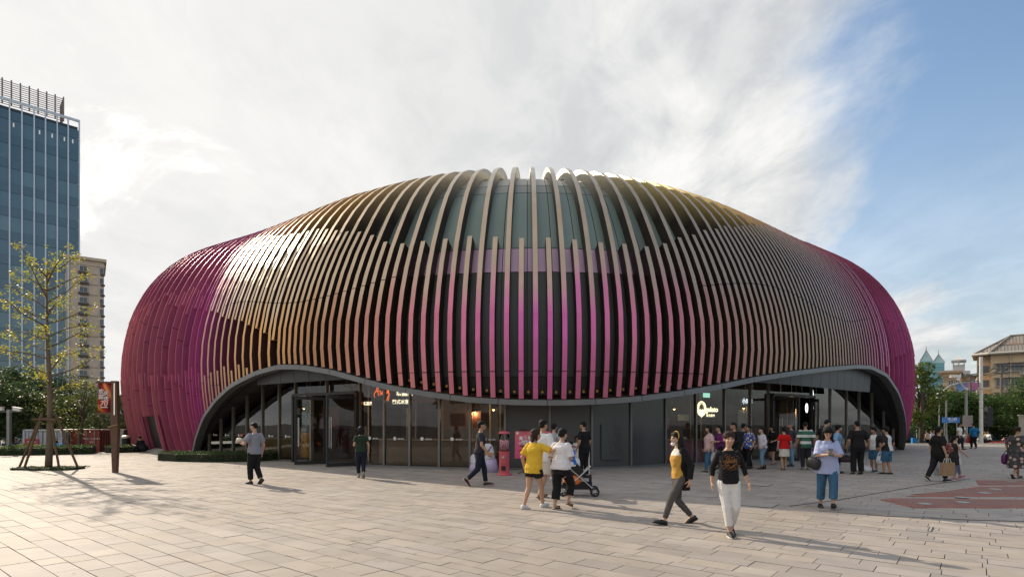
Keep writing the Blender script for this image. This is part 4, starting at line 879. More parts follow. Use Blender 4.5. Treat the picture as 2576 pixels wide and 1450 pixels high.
# ------------------------------------------------------------------ right: street, trees, buildings
def right_side():
    cream = mat('cream render wall', (.60, .46, .30), .85, 0, .18, .35); fr = mat('old window frame', (.30, .31, .29), .6); up = Vector((0, 0, 1))
    # cream housing block with tiled hip roof
    Y = 120.; o, rz, lx = sight(2500, Y); e = empty('housing_block', o, rz, 'cream housing block with a grey tiled hip roof at the right edge', 'building'); x0 = lx(2491); x1 = x0 + 30; zt = at(0, 890, Y).z; D = 13; xl = lx(2455)
    mb = MB(); mb.box(((x0 + x1) / 2, D / 2, (zt - 1.3) / 2), (x1 - x0, D, zt + 1.3)); mb.build('wall', cream, e)
    mb = MB(); mb.box(((xl + x0) / 2 + .2, D / 2 + 1.2, (zt - 1.3) / 2), (x0 - xl + .4, D - 2, zt + 1.3)); mb.build('wall_wing', cream, e)
    ez = zt; rzz = at(0, 850, Y + 6).z; a = [(xl - .8, .6, ez), (x0 - .4, -1.0, ez), (x1 + 1, -1.0, ez), (x1 + 1, D + 1., ez), (xl - .8, D + 1., ez)]; r1 = (lx(2534) + .5, D / 2, rzz); r2 = (x1, D / 2, rzz)
    def tiles(N, L, v):
        b = N.new('ShaderNodeTexBrick'); mp = N.new('ShaderNodeMapping'); mp.inputs['Rotation'].default_value = (1.2, 0, 0); L.new(v, mp.inputs[0]); L.new(mp.outputs[0], b.inputs[0]); b.inputs['Scale'].default_value = 1.; b.inputs['Brick Width'].default_value = .55; b.inputs['Row Height'].default_value = .7; b.inputs['Mortar Size'].default_value = .06; b.inputs['Color1'].default_value = (.20, .19, .17, 1); b.inputs['Color2'].default_value = (.28, .25, .21, 1); b.inputs['Mortar'].default_value = (.09, .085, .08, 1)
        n = N.new('ShaderNodeTexNoise'); n.inputs['Scale'].default_value = .4; n.inputs['Detail'].default_value = 6; L.new(v, n.inputs[0]); x = N.new('ShaderNodeMix'); x.data_type = 'RGBA'; rr = N.new('ShaderNodeMapRange'); rr.inputs[1].default_value = .5; rr.inputs[2].default_value = .75; L.new(n.outputs[0], rr.inputs[0]); L.new(rr.outputs[0], x.inputs['Factor']); L.new(b.outputs[0], x.inputs['A']); x.inputs['B'].default_value = (.25, .14, .09, 1); return x.outputs['Result']
    mb = MB(); V = [Vector(p) for p in a] + [Vector(r1), Vector(r2)]; mb.add(V, [(1, 2, 6, 5), (0, 1, 5), (4, 0, 5), (3, 4, 5, 6), (2, 3, 6), (0, 4, 3, 2, 1)]); rf = mb.build('roof', pattern('grey roof tile', tiles, .9), e)
    mb = MB(); mb.tube([V[0] + up * .1, V[1] + up * .1, V[2] + up * .1], .28, 6); mb.build('eave_board', mat('pale eave', (.55, .52, .46), .7), rf)
    mb = MB(); mb.tube([V[1] + up * .15, V[5] + up * .15, V[6] + up * .15], .18, 6); mb.build('ridge_cap', mat('ridge cap', (.33, .30, .26), .8), rf)
    mb = MB(); mb.tube([V[0] + up * .15, V[5] + up * .15], .16, 6); mb.build('ridge_cap', mat('ridge cap'), rf)
    gl = M_bglass; rt = Vector((1, 0, 0)); k = 0
    for z in (zt - 3.0, zt - 6.0, zt - 9.0, zt - 12.0):
        for px in (2520, 2556, 2592, 2630):
            x = lx(px)
            window_unit(e, Vector((x, -.1, z)), rt, 2.0, 1.5, .25, fr, gl, bars=2)
            mb = MB(); mb.box((x, -.35, z + 1.0), (2.7, .7, .12)); mb.box((x, -.25, z - .85), (2.2, .5, .1)); mb.build('window_hood', mat('window hood', (.40, .36, .30), .8), e)
            if (k * 7) % 3:
                mb = MB(); mb.box((x + .8, -.35, z - 1.3), (.8, .45, .55)); q = mb.build('air_conditioner', mat('ac casing', (.55, .54, .5), .5), e); mb = MB(); mb.tube([Vector((x + .75 + .19 * math.cos(t * .628), -.6, z - 1.3 + .19 * math.sin(t * .628))) for t in range(10)], .03, 4, closed=True); mb.build('fan_grille', M_dark, q)
            k += 1
        xx = lx(2473); mb = MB(); mb.box((xx, .2, z - .1), (1.9, .5, 1.5)); mb.build('balcony_box', mat('balcony glazing dark', (.10, .10, .09), .3), e); mb = MB(); mb.box((xx, .1, z - 1.15), (2.3, .9, .5)); mb.build('balcony_slab', cream, e)
    mb = MB(); xx = lx(2541); mb.tube([(xx, -.2, zt), (xx, -.2, 0)], .12, 6); mb.build('drain_pipe', mat('drain pipe', (.55, .5, .42), .6), e)
    # lower cream block
    Y = 135.; o, rz, lx = sight(2405, Y); e = empty('low_block', o, rz, 'smaller cream block with flat roof left of the housing block', 'building'); xa, xb = lx(2370), lx(2452); z1 = at(0, 936, Y).z; zr = at(0, 948, Y).z; xm = lx(2418)
    mb = MB(); mb.box(((xa + xm) / 2, 6, (z1 - 1.3) / 2), (xm - xa, 12, z1 + 1.3)); mb.box(((xm + xb) / 2, 7, (zr - 1.3) / 2), (xb - xm, 11, zr + 1.3)); mb.build('wall', mat('faded cream wall', (.46, .38, .28), .85, 0, .2, .4), e)
    mb = MB(); mb.box(((xa + xm) / 2 - .3, 5.6, z1 + .25), (xm - xa + 1.2, 13.5, .5)); mb.box(((xm + xb) / 2, 6.6, zr + .2), (xb - xm + .6, 12, .4)); mb.build('roof_slab', mat('roof slab', (.40, .36, .31), .85), e)
    for px in (2391, 2408, 2428, 2444): window_unit(e, Vector((lx(px), -.1 + (1.5 if px > 2418 else 0), z1 - 2.6 - (1.0 if px > 2418 else 0))), rt, 1.0, 1.6, .25, mat('white window frame'), gl, bars=1)
    o, rz, lx = sight(2430, 100); mb = MB(); zz = at(0, 972, 100).z; mb.box((0, 0, 0), (lx(2455) - lx(2404), .6, 1.5)); b = mb.build('awning', mat('blue awning print', (.16, .28, .55), .6, 0, .5, .6), None, loc=(o.x, o.y, zz)); b.rotation_euler = (0, 0, rz); tag(b, 'long blue and pink printed hoarding above the trees', 'hoarding'); mb = MB(); mb.box((lx(2444), -.35, 0), (1.6, .1, 1.3)); mb.build('pink_print', mat('pink hoarding print', (.42, .14, .28), .6, 0, .4, .8), b)
    # stepped white block with pyramid roof
    Y = 210.; o, rz, lx = sight(2414, Y); e = empty('white_block', o, rz, 'stepped white block with a small pyramid pavilion on its roof', 'building'); wh = mat('white render wall', (.55, .54, .52), .85, 0, .1, .3)
    xa, xb, xc = lx(2392), lx(2430), lx(2440); z0, z1, z2 = at(0, 932, Y).z, at(0, 916, Y).z, at(0, 897, Y).z
    mb = MB(); mb.box(((xa + xc) / 2, 5, z0 / 2), (xc - xa, 10, z0)); mb.box(((xa + xb) / 2, 4.5, (z0 + z1) / 2), (xb - xa - .8, 7, z1 - z0)); mb.build('wall', wh, e)
    for kx in (xa + .6, (xa + xb) / 2, xb - .6): mb = MB(); mb.box((kx, .5, z1 + .6), (.4, .4, 1.4)); mb.build('roof_column', wh, e)
    cx = (xa + xb) / 2; hw = (xb - xa) / 2; mb = MB(); mb.box((cx, 4, z1 + 1.5), (2 * hw, 8, .5)); mb.build('roof_slab', wh, e); mb = MB(); b = z1 + 1.75; mb.add([(cx - hw * .8, .4, b), (cx + hw * .8, .4, b), (cx + hw * .8, 7.6, b), (cx - hw * .8, 7.6, b), (cx, 4, z2 + 1)], [(0, 1, 4), (1, 2, 4), (2, 3, 4), (3, 0, 4), (3, 2, 1, 0)]); mb.build('pyramid_roof', mat('pyramid roof white', (.6, .58, .55), .7), e)
    for i in range(5):
        for j in range(3): mb = MB(); mb.box((xa + 1 + i * (xc - xa - 2) / 4, -.05, z0 - 1.8 - j * 2.8), (.7, .2, 1.2)); mb.build('window', M_bglass, e)
    # turquoise glass towers with pyramid crowns
    for i, (pa, pb, yt, yap, lb) in enumerate(((2313, 2345, 908, 884, 'turquoise glass tower with a pyramid crown right of the pavilion'), (2345, 2375, 912, 894, 'second turquoise glass tower with a cage pyramid crown and spire'))):
        Y = 520. + 12 * i; o, rz, lx = sight((pa + pb) / 2, Y); e = empty('crowned_tower', o, rz, lb, 'building'); w = lx(pb) - lx(pa); zt = at(0, yt, Y).z; za = at(0, yap, Y).z; cx = 0
        mb = MB(); mb.box((cx, w / 2, zt / 2), (w, w, zt)); mb.build('tower_body', mat('turquoise curtain wall', (.10, .36, .42), .15, 0, .12, .02, spec=.8), e)
        z = zt - 3
        while z > 20: mb = MB(); mb.box((cx, -.1, z), (w + .2, .5, .7)); mb.build('floor_band', mat('turquoise band', (.30, .52, .55), .5), e); z -= 5.2
        mb = MB(); b = zt; h = w / 2 * .9; mb.add([(cx - h, 0, b), (cx + h, 0, b), (cx + h, 2 * h, b), (cx - h, 2 * h, b), (cx - h * .2, h * .75, za), (cx + h * .2, h * .75, za), (cx + h * .2, h * 1.25, za), (cx - h * .2, h * 1.25, za)], [(0, 1, 5, 4), (1, 2, 6, 5), (2, 3, 7, 6), (3, 0, 4, 7), (4, 5, 6, 7)]); mb.build('crown', mat('crown glass', (.34, .50, .52), .3, .1, .3, .08), e)
        for s in (-1, 1): mb = MB(); mb.tube([(cx + s * (h + .6), -.4, b), (cx, h, za + 1.5)], .45, 5); mb.build('crown_rib', mat('crown rib grey', (.22, .22, .24), .5), e)
        mb = MB(); mb.tube([(cx, h, za), (cx, h, za + 6)], [.5, .1], 5); mb.build('spire', mat('crown rib grey'), e)
    # street trees
    G = 'trees along the road behind the plaza'
    spec = [(2316, 53, 7.4, 2.2, 6.0, (.075, .115, .022), 'tall yellow green plane tree against the right flank of the pavilion', .28), (2352, 60, 5.2, 3.2, 4.6, (.040, .080, .020), 'round dark tree behind the small street sign', .24), (2395, 62, 5.1, 3.4, 4.6, (.036, .075, .018), 'broad dark tree behind the camera pole', .24), (2440, 60, 4.7, 3.2, 4.4, (.038, .076, .018), 'dark tree behind the white pole', .24), (2487, 66, 4.6, 3.2, 4.6, (.036, .07, .018), 'rounded dark tree right of the white pole', .24), (2530, 58, 4.2, 3.4, 4.6, (.044, .084, .02), 'wide dense tree below the housing block', .24), (2585, 60, 5.0, 3.8, 5.2, (.046, .088, .02), 'bushy green tree at the right edge', .24), (2420, 72, 5.3, 3.8, 5., (.032, .062, .016), 'dark tree in the second row under the hoarding', .26), (2560, 74, 4.8, 3.8, 5., (.032, .062, .016), 'dark tree in the second row by the housing block', .26), (2630, 58, 7., 3.6, 5.2, (.042, .082, .02), 'dense tree just outside the right edge', .24)]
    for i, (px, Y, h, r, ch, c, lb, lf) in enumerate(spec):
        p = at(px, 0, Y); tree('street_tree', (p.x, Y, -.6), h + .6, r, ch, lb, G, 60 + i, 300, lf * .85, tuple(v * 1.25 for v in c), 30, .18)
    # dark shop fronts under the trees
    e = empty('shop_row', (0, 0, 0), 0, 'dark row of shop fronts under the street trees', 'building'); mb = MB(); mb.box((75, 84, 1.6), (90, 6, 6)); mb.build('wall', mat('shop wall dark', (.05, .045, .045), .8), e)
    for i in range(11): mb = MB(); mb.box((36 + i * 7.5, 80.9, .8), (5.6, .2, 3)); mb.build('shop_front', mat('shop front glass', (.02, .022, .024), .15), e); mb = MB(); mb.box((36 + i * 7.5, 80.8, 2.9), (6.2, .3, .8)); mb.build('shop_sign', mat('shop sign %d' % (i % 4), [(.05, .10, .22), (.14, .06, .05), (.06, .07, .06), (.08, .12, .2)][i % 4], .6), e)
right_side()
def street_furniture():
    gry = mat('pole grey', (.33, .33, .32), .55, .3, .2); wht = mat('pole white', (.62, .61, .59), .5, 0, .15); zr = -.62
    def pole(name, px, Y, ytop, r, m, lab, cat, z0=zr): 
        p = at(px, 0, Y); e = empty(name, (p.x, Y, z0), 0, lab, cat); h = at(0, ytop, Y).z - z0; mb = MB(); mb.tube([(0, 0, 0), (0, 0, h)], [r * 1.25, r], 10); mb.build('pole', m, e); return e, h
    e, h = pole('flag_pole', 2467, 50, 897, .13, wht, 'tall thick white pole beside the man in the blue shirt', 'pole')
    for k in range(3): mb = MB(); mb.lathe([(.155, h * (.25 + .2 * k)), (.155, h * (.25 + .2 * k) + .06)], n=10); mb.build('pole_band', gry, e)
    e, h = pole('camera_pole', 2429.5, 51, 978, .11, gry, 'grey camera pole with a blank grey panel and a white camera arm', 'camera pole')
    mb = MB(); mb.ell((0, 0, h), (.16, .16, .14)); mb.build('pole_cap', wht, e); mb = MB(); mb.tube([(0, 0, h - .15), (-.5, 0, h + .55), (-.9, 0, h + 1.0)], .05, 6); mb.build('camera_arm', wht, e); mb = MB(); mb.box((-1.0, 0, h + 1.15), (.9, .25, .22)); mb.box((-.75, 0, h + .95), (.3, .2, .3)); mb.build('camera_housing', mat('camera white'), e)
    mb = MB(); zz = at(0, 1058, 51).z - zr; mb.box((0, -.16, zz), (.9, .05, 1.0)); mb.build('panel', mat('blank panel', (.28, .24, .23), .7), e)
    e, h = pole('sign_pole', 2379.5, 51, 1006, .065, gry, 'thin grey pole with white camera heads left of the street sign', 'camera pole')
    e2, h2 = pole('camera_cluster_pole', 2362, 56, 952 + 10, .05, gry, 'slim pole with a cluster of white traffic cameras among the trees', 'camera pole')
    for (x, z) in ((0, 0), (.25, -.25), (-.1, -.5)): mb = MB(); mb.box((x, -.1, h2 - .2 + z - .8), (.4, .3, .2)); mb.build('camera_housing', mat('camera white'), e2)
    # street lamp with bent arm
    p = at(2371, 0, 62); e = empty('street_lamp', (p.x, 62, zr), 0, 'white curved street lamp arm rising from the trees', 'street lamp'); zt = at(0, 968, 62).z - zr; mb = MB(); mb.tube([(0, 0, 0), (0, 0, zt - 1.4), (.15, 0, zt - .5), (.8, 0, zt), (1.6, 0, zt + .2)], [.09, .07, .06, .05, .05], 8); mb.build('pole', wht, e); mb = MB(); mb.box((2.4, 0, zt + .28), (1.7, .3, .14), M=Matrix.Rotation(-.12, 3, 'Y')); mb.build('lamp_head', gry, e)
    # blue street sign
    p = at(2390.5, 0, 50); e = empty('street_sign', (p.x, 50, zr), 0, 'blue street name sign with white characters between two poles', 'street sign'); zz = at(0, 1055.5, 50).z - zr; bl = mat('sign blue', (.02, .16, .50), .45)
    for s in (-.55, .55): mb = MB(); mb.tube([(s, 0, 0), (s, 0, zz + .25)], .025, 6); mb.build('sign_post', gry, e)
    mb = MB(); mb.box((0, -.03, zz), (1.5, .05, .46)); o = mb.build('sign_plate', bl, e); wl = mat('sign white', (.8, .8, .8), .5); text('博山路', .28, wl, face_matrix((.08, -.065, zz + .07), (1, 0, 0), (0, 0, 1)), o); text('BOSHAN RD', .11, wl, face_matrix((.08, -.065, zz - .15), (1, 0, 0), (0, 0, 1)), o); text(':', .3, wl, face_matrix((-.62, -.065, zz), (1, 0, 0), (0, 0, 1)), o)
    # power poles with cross arms and wires
    wd = mat('pole concrete', (.16, .14, .12), .85)
    tops = []
    for px, Y, yt, lb in ((2440, 84, 940, 'dark utility pole with cross arm left of the housing block'), (2518, 84, 921, 'dark utility pole with cross arms in front of the housing block')):
        e, h = pole('utility_pole', px, Y, yt, .16, wd, lb, 'utility pole'); 
        for q in (.3, 1.0): mb = MB(); mb.box((0, 0, h - q), (3.4 - q, .14, .14)); mb.build('cross_arm', wd, e)
        for k in (-1.4, -.7, .7, 1.4):
            mb = MB(); mb.lathe([(.05, h - .2), (.07, h - .1), (.03, h + .05)], (k, 0, 0), 6); mb.build('insulator', wht, e)
        tops.append(Vector((e.location.x, Y, h + zr)))
    for k, (dx, s) in enumerate(((-1.4, .9), (-.7, 1.2), (.7, 1.0), (1.4, 1.3))):
        for i, (a, b) in enumerate(((tops[0] + Vector((dx, 0, 0)), tops[1] + Vector((dx, 0, 0))), (tops[1] + Vector((dx, 0, 0)), tops[1] + Vector((24 + dx, -3, 1.5))), (tops[0] + Vector((dx, 0, 0)), tops[0] + Vector((-16 + dx, 3, -2))))):
            mb = MB(); mb.tube([a.lerp(b, t) - Vector((0, 0, s * 4 * t * (1 - t) * .5)) for t in np.linspace(0, 1, 12)], .035, 4); tag(mb.build('overhead_wire', M_dark), 'thin black overhead wire, %s of four, %s' % (('leftmost', 'second', 'third', 'rightmost')[k], ('strung between the two utility poles', 'running right from the pole before the housing block', 'running left from the left utility pole')[i]), 'wire', 'overhead wires')
    # mesh fence with posts along the road
    fe = empty('mesh_fence', (0, 0, 0), 0, 'grey mesh construction fence along the road behind the plaza', 'fence'); Yf = 63.; xa, xb = at(2306, 0, Yf).x, at(2384, 0, Yf).x; zt = at(0, 1065.5, Yf).z; n = 7
    mg = bpy.data.materials.new('fence mesh'); mg.use_nodes = True; N = mg.node_tree.nodes; L = mg.node_tree.links; bs = N['Principled BSDF']; bs.inputs['Base Color'].default_value = (.32, .33, .33, 1); tr = N.new('ShaderNodeBsdfTransparent'); mx = N.new('ShaderNodeMixShader'); mx.inputs[0].default_value = .55; L.new(tr.outputs[0], mx.inputs[1]); L.new(bs.outputs[0], mx.inputs[2]); L.new(mx.outputs[0], N['Material Output'].inputs[0])
    for i in range(n):
        x = xa + (xb - xa) * i / (n - 1); mb = MB(); mb.box((x, Yf, (zt + zr) / 2), (.09, .09, zt - zr)); mb.build('fence_post', gry, fe)
        if i < n - 1: 
            x2 = xa + (xb - xa) * (i + 1) / (n - 1); mb = MB(); mb.quad((x + .06, Yf, zr + .1), (x2 - .06, Yf, zr + .1), (x2 - .06, Yf, zt - .05), (x + .06, Yf, zt - .05)); mb.build('mesh_panel', mg, fe); mb = MB(); mb.box(((x + x2) / 2, Yf, zt - .03), (x2 - x - .12, .06, .06)); mb.build('top_rail', gry, fe)
    # blue hoarding panels
    bl2 = mat('hoarding blue', (.015, .13, .36), .5, 0, .15, 1.)
    for (pa, pb, y0, Y, lb) in ((2386, 2408, 1065.5, 62.5, 'bright blue hoarding panel behind the man in the white polo'), (2492, 2540, 1064, 66., 'dark blue hoarding panel behind the scooters')):
        a, b = at(pa, 0, Y).x, at(pb, 0, Y).x; zt = at(0, y0, Y).z; e = empty('hoarding_panel', ((a + b) / 2, Y, zr), 0, lb, 'hoarding'); w = b - a; h = zt - zr
        for k in range(3): mb = MB(); mb.box((-w / 2 + w * (k + .5) / 3, 0, h / 2), (w / 3 - .03, .06, h)); mb.build('hoarding_board', bl2, e)
        mb = MB(); mb.box((0, -.05, h - .06), (w, .06, .1)); mb.build('top_rail', bl2, e)
    # blue plastic water barriers
    def barrier(px, Y, w, lb):
        p = at(px, 0, Y); e = empty('water_barrier', (p.x, Y, zr), 0, lb, 'barrier', 'blue plastic water barriers'); m = mat('barrier blue plastic', (.02, .24, .60), .4)
        mb = MB(); mb.rings([[Vector((x, y, z)) for x, y in ((-w / 2, -d), (w / 2, -d), (w / 2, d), (-w / 2, d))] for z, d in ((0, .22), (.2, .22), (.3, .14), (.8, .12), (.85, .09))]); mb.build('barrier_body', m, e)
        for s in (-.25, .25): mb = MB(); mb.box((s * w, -.2, .48), (w * .3, .12, .22)); mb.build('barrier_recess', mat('barrier recess', (.05, .34, .68), .4), e)
    for i, (px, Y, w) in enumerate(((2312, 60, 1.6), (2324, 60, 1.6), (2336, 60, 1.5), (2346, 60.5, 1.5), (2478, 64, 1.8), (2500, 64, 1.8), (2516, 64, 1.8), (2530, 64, 1.8))): barrier(px, Y, w, ['leftmost blue water barrier below the mesh fence', 'second blue water barrier from the pavilion flank', 'blue water barrier behind the distant couple', 'blue water barrier right of the distant couple', 'blue water barrier left of the scooter riders', 'blue water barrier right behind the scooter riders', 'second blue water barrier right of the scooter riders', 'rightmost blue water barrier by the road'][i])
    # traffic light seen edge on
    p = at(2484, 0, 56); e = empty('traffic_light', (p.x, 56, zr), 0, 'dark traffic light right of the white pole', 'traffic light'); zz = at(0, 1047, 56).z - zr; mb = MB(); mb.tube([(0, 0, 0), (0, 0, zz + 1)], .07, 8); mb.build('pole', M_dark, e); mb = MB(); mb.box((0, -.1, zz), (.55, .4, 1.9)); mb.build('signal_box', M_dark, e)
    for k in range(3): mb = MB(); mb.box((.5, -.1, zz + .6 - k * .6), (.6, .3, .05)); mb.build('signal_visor', M_dark, e)
    # pale cabinet at the very right
    p = at(2584, 0, 40); e = empty('pale_cabinet', (p.x, 40, 0), 0, 'pale cream roadside cabinet at the right edge', 'cabinet'); zt = at(0, 1045, 40).z; mb = MB(); mb.box((0, 0, zt / 2), (.8, .5, zt)); mb.build('cabinet_body', mat('cabinet cream', (.52, .50, .42), .6), e); mb = MB(); mb.box((0, 0, zt + .04), (.9, .6, .08)); mb.build('cabinet_lid', mat('cabinet cream'), e)
street_furniture()
def behind_camera():
    """the other side of the square, seen only in the glass"""
    G = 'trees on the camera side of the square'
    for i, (x, y, h) in enumerate(((-24, -20, 9), (-13, -22, 10), (-2, -24, 9.5), (9, -22, 10.5), (20, -21, 9.5), (31, -19, 10), (40, -12, 9), (-36, -16, 9))):
        tree('square_tree', (x, y, 0), h, 4.6, 6.8, 'leafy tree on the camera side, %s in the row mirrored by the glass' % ('third', 'fourth', 'fifth', 'sixth', 'seventh', 'eighth', 'last', 'first')[i], G, 90 + i, 90, .42, (.08, .12, .03), 22, .2)
    e = empty('opposite_block', (0, 0, 0), 0, 'grey block across the square mirrored in the pavilion glass', 'building'); mb = MB(); mb.box((0, -52, 8), (110, 14, 18.6)); mb.build('wall', mat('opposite wall', (.42, .40, .37), .8), e)
    for i in range(22):
        for j in range(4): mb = MB(); mb.box((-50 + i * 4.8, -44.9, 2.5 + j * 4), (3.2, .3, 2.2)); mb.build('window', M_bglass, e)
behind_camera()
# ------------------------------------------------------------------ people
def V3(*a): return Vector(a)
class Sk(MB):
    """closed volumes that a voxel pass fuses into one surface"""
    def cap(s, a, b, ra, rb, n=10):
        a, b = Vector(a), Vector(b); d = b - a; L = d.length
        if L < 1e-6: return s.ell(a, (ra, ra, ra))
        d /= L; x = d.orthogonal().normalized(); y = d.cross(x); rs = []
        for t in (-.96, -.7, -.35): rs.append((a + d * (ra * t), ra * math.sqrt(1 - t * t)))
        rs += [(a, ra), (a.lerp(b, .5), (ra + rb) / 2), (b, rb)]
        for t in (.35, .7, .96): rs.append((b + d * (rb * t), rb * math.sqrt(1 - t * t)))
        return s.rings([[p + (x * math.cos(2 * math.pi * j / n) + y * math.sin(2 * math.pi * j / n)) * r for j in range(n)] for p, r in rs])
    def sleeve(s, a, b, ra, rb, n=12, flat=1.):      # open looking tube with a crisp hem at b
        a, b = Vector(a), Vector(b); d = (b - a).normalized(); x = d.orthogonal().normalized(); y = d.cross(x); rs = []
        for t in (-.9, -.5): rs.append((a + d * (ra * t), ra * math.sqrt(1 - t * t)))
        for t in (0, .33, .66, 1): rs.append((a.lerp(b, t), ra + (rb - ra) * t))
        return s.rings([[p + (x * math.cos(2 * math.pi * j / n) + y * math.sin(2 * math.pi * j / n)) * r for j in range(n)] for p, r in rs])
    def torso(s, rows, M, n=18, sq=2.25):
        """rows of (height, half width, half depth, forward shift) in the torso frame M"""
        rs = []
        for z, w, d, f in rows:
            ring = []
            for j in range(n):
                a = 2 * math.pi * j / n; c, sn = math.cos(a), math.sin(a)
                ring.append(M @ V3(f + d * math.copysign(abs(c) ** (2 / sq), c), w * math.copysign(abs(sn) ** (2 / sq), sn), z))
            rs.append(ring)
        return s.rings(rs)
def ik(a, t, l1, l2, pole):
    a, t = Vector(a), Vector(t); d = t - a; L = d.length; mx = (l1 + l2) * .998
    if L > mx: t = a + d * (mx / L); d = t - a; L = mx
    d /= L; x = (l1 * l1 - l2 * l2 + L * L) / (2 * L); h = math.sqrt(max(0, l1 * l1 - x * x)); p = Vector(pole); p = p - d * p.dot(d)
    p = p.normalized() if p.length > 1e-5 else d.orthogonal().normalized(); return a + d * x + p * h, t
QUEUE = []
def fuse(sk, voxel, smooth, m, name, parent, fold=0., extra=None, fmat=None, seed=0):
    QUEUE.append((sk, voxel, smooth, m, name, parent, fold, extra, fmat, seed))
def flush():
    tmp = bpy.data.collections.new('tmp'); COL.children.link(tmp); obs = []
    for (sk, voxel, smooth, m, name, parent, fold, extra, fmat, seed) in QUEUE:
        me = sk.mesh('tmp'); o = bpy.data.objects.new('tmp', me); tmp.objects.link(o)
        r = o.modifiers.new('r', 'REMESH'); r.mode = 'VOXEL'; r.voxel_size = voxel; r.use_smooth_shade = True
        if smooth: q = o.modifiers.new('s', 'SMOOTH'); q.factor = .5; q.iterations = smooth
        obs.append(o)
    dg = bpy.context.evaluated_depsgraph_get()
    for o, (sk, voxel, smooth, m, name, parent, fold, extra, fmat, seed) in zip(obs, QUEUE):
        me = bpy.data.meshes.new_from_object(o.evaluated_get(dg)); me.name = name; me.materials.clear()
        n = len(me.vertices); co = np.empty(n * 3, np.float32); me.vertices.foreach_get('co', co); co = co.reshape(-1, 3)
        if fold:
            no = np.empty(n * 3, np.float32); me.vertices.foreach_get('normal', no); no = no.reshape(-1, 3); x, y, z = co.T; p = seed * 1.7
            f = np.sin(z * 31 + 9 * np.sin(x * 17 + p) + 5 * y * 6 + p) * .5 + np.sin(x * 43 + 14 * z + p) * np.sin(y * 39 - 11 * z + p * 2) * .6 + np.sin((x + y) * 70 + z * 22 + p) * .25
            co = co + no * (f * fold)[:, None]; me.vertices.foreach_set('co', co.ravel())
        ms = m if isinstance(m, (list, tuple)) else [m]
        for q in ms: me.materials.append(q)
        if fmat is not None:
            k = len(me.polygons); pc = np.empty(k * 3, np.float32); me.polygons.foreach_get('center', pc); me.polygons.foreach_set('material_index', fmat(pc.reshape(-1, 3)).astype(np.int32))
        if extra is not None and len(extra.f):
            import bmesh
            bm = bmesh.new(); bm.from_mesh(me); em = extra.mesh('x', smooth=True); bm.from_mesh(em); bm.to_mesh(me); bm.free(); bpy.data.meshes.remove(em)
        me.polygons.foreach_set('use_smooth', [True] * len(me.polygons)); me.update(); link(name, me, parent)
    for o in obs: me = o.data; bpy.data.objects.remove(o); bpy.data.meshes.remove(me)
    bpy.data.collections.remove(tmp); QUEUE.clear()
def hand(mb, wrist, d, palm, side, s, curl):
    """five fingers on a palm; d fingers' direction, palm the way the palm faces"""
    d = d.normalized(); palm = (palm - d * palm.dot(d)); palm = palm.normalized() if palm.length > 1e-4 else d.orthogonal().normalized(); th = d.cross(palm) * side      # towards the thumb
    def seg(a, b, r0, r1):
        x = (b - a).orthogonal().normalized(); y = (b - a).normalized().cross(x); mb.rings([[p + (x * math.cos(k * 1.0472) + y * math.sin(k * 1.0472)) * r for k in range(6)] for p, r in ((a, r0), (b, r1))])
    W = wrist; rs = []
    for t, w, h in ((-.01, .024, .019), (.02, .032, .017), (.06, .040, .015), (.088, .037, .011)): rs.append([W + d * (t * s) + th * (w * s * math.cos(a)) + palm * (h * s * math.sin(a)) for a in np.linspace(0, 2 * math.pi, 11)[:-1]])
    mb.rings(rs)
    for k, (o, L) in enumerate(((.029, .068), (.010, .076), (-.010, .070), (-.028, .056))):
        p = W + d * (.082 * s) + th * (o * s); a = 0.; c = curl * (1 + .12 * k)
        for q, (fr, r) in enumerate(((.45, .0088), (.32, .008), (.23, .007))):
            a += c * (.7, 1.0, .7)[q]; v = (d * math.cos(a) + palm * math.sin(a) + th * (o * 1.2)).normalized(); e = p + v * (L * fr * s); seg(p, e, r * s, r * .92 * s); p = e
    p = W + d * (.022 * s) + th * (.026 * s); v = (d * .55 + th * .75 + palm * .25).normalized()
    for q, (L, r) in enumerate(((.038, .011), (.030, .0095), (.022, .008))):
        e = p + v * (L * s); seg(p, e, r * s, r * .9 * s); p = e; v = (v + d * .35 + palm * (.25 + curl * .5) - th * .25).normalized()
SKIN = {}
def skin(k=0):
    c = [(.50, .30, .205), (.42, .235, .15), (.56, .35, .25), (.36, .20, .125)][k]
    return mat('skin tone %d' % k, c, .55, 0, .08, 30., spec=.4)
HAIR = lambda k: mat('hair %s' % k, dict(black=(.009, .008, .008), brown=(.040, .022, .014), grey=(.16, .155, .15), dark=(.016, .012, .010))[k], .62, 0, .4, 60., .8, 90., stretch=(1, 1, .2), spec=.22)
LIP = lambda: mat('lips', (.40, .13, .11), .5)
PEOPLE = []
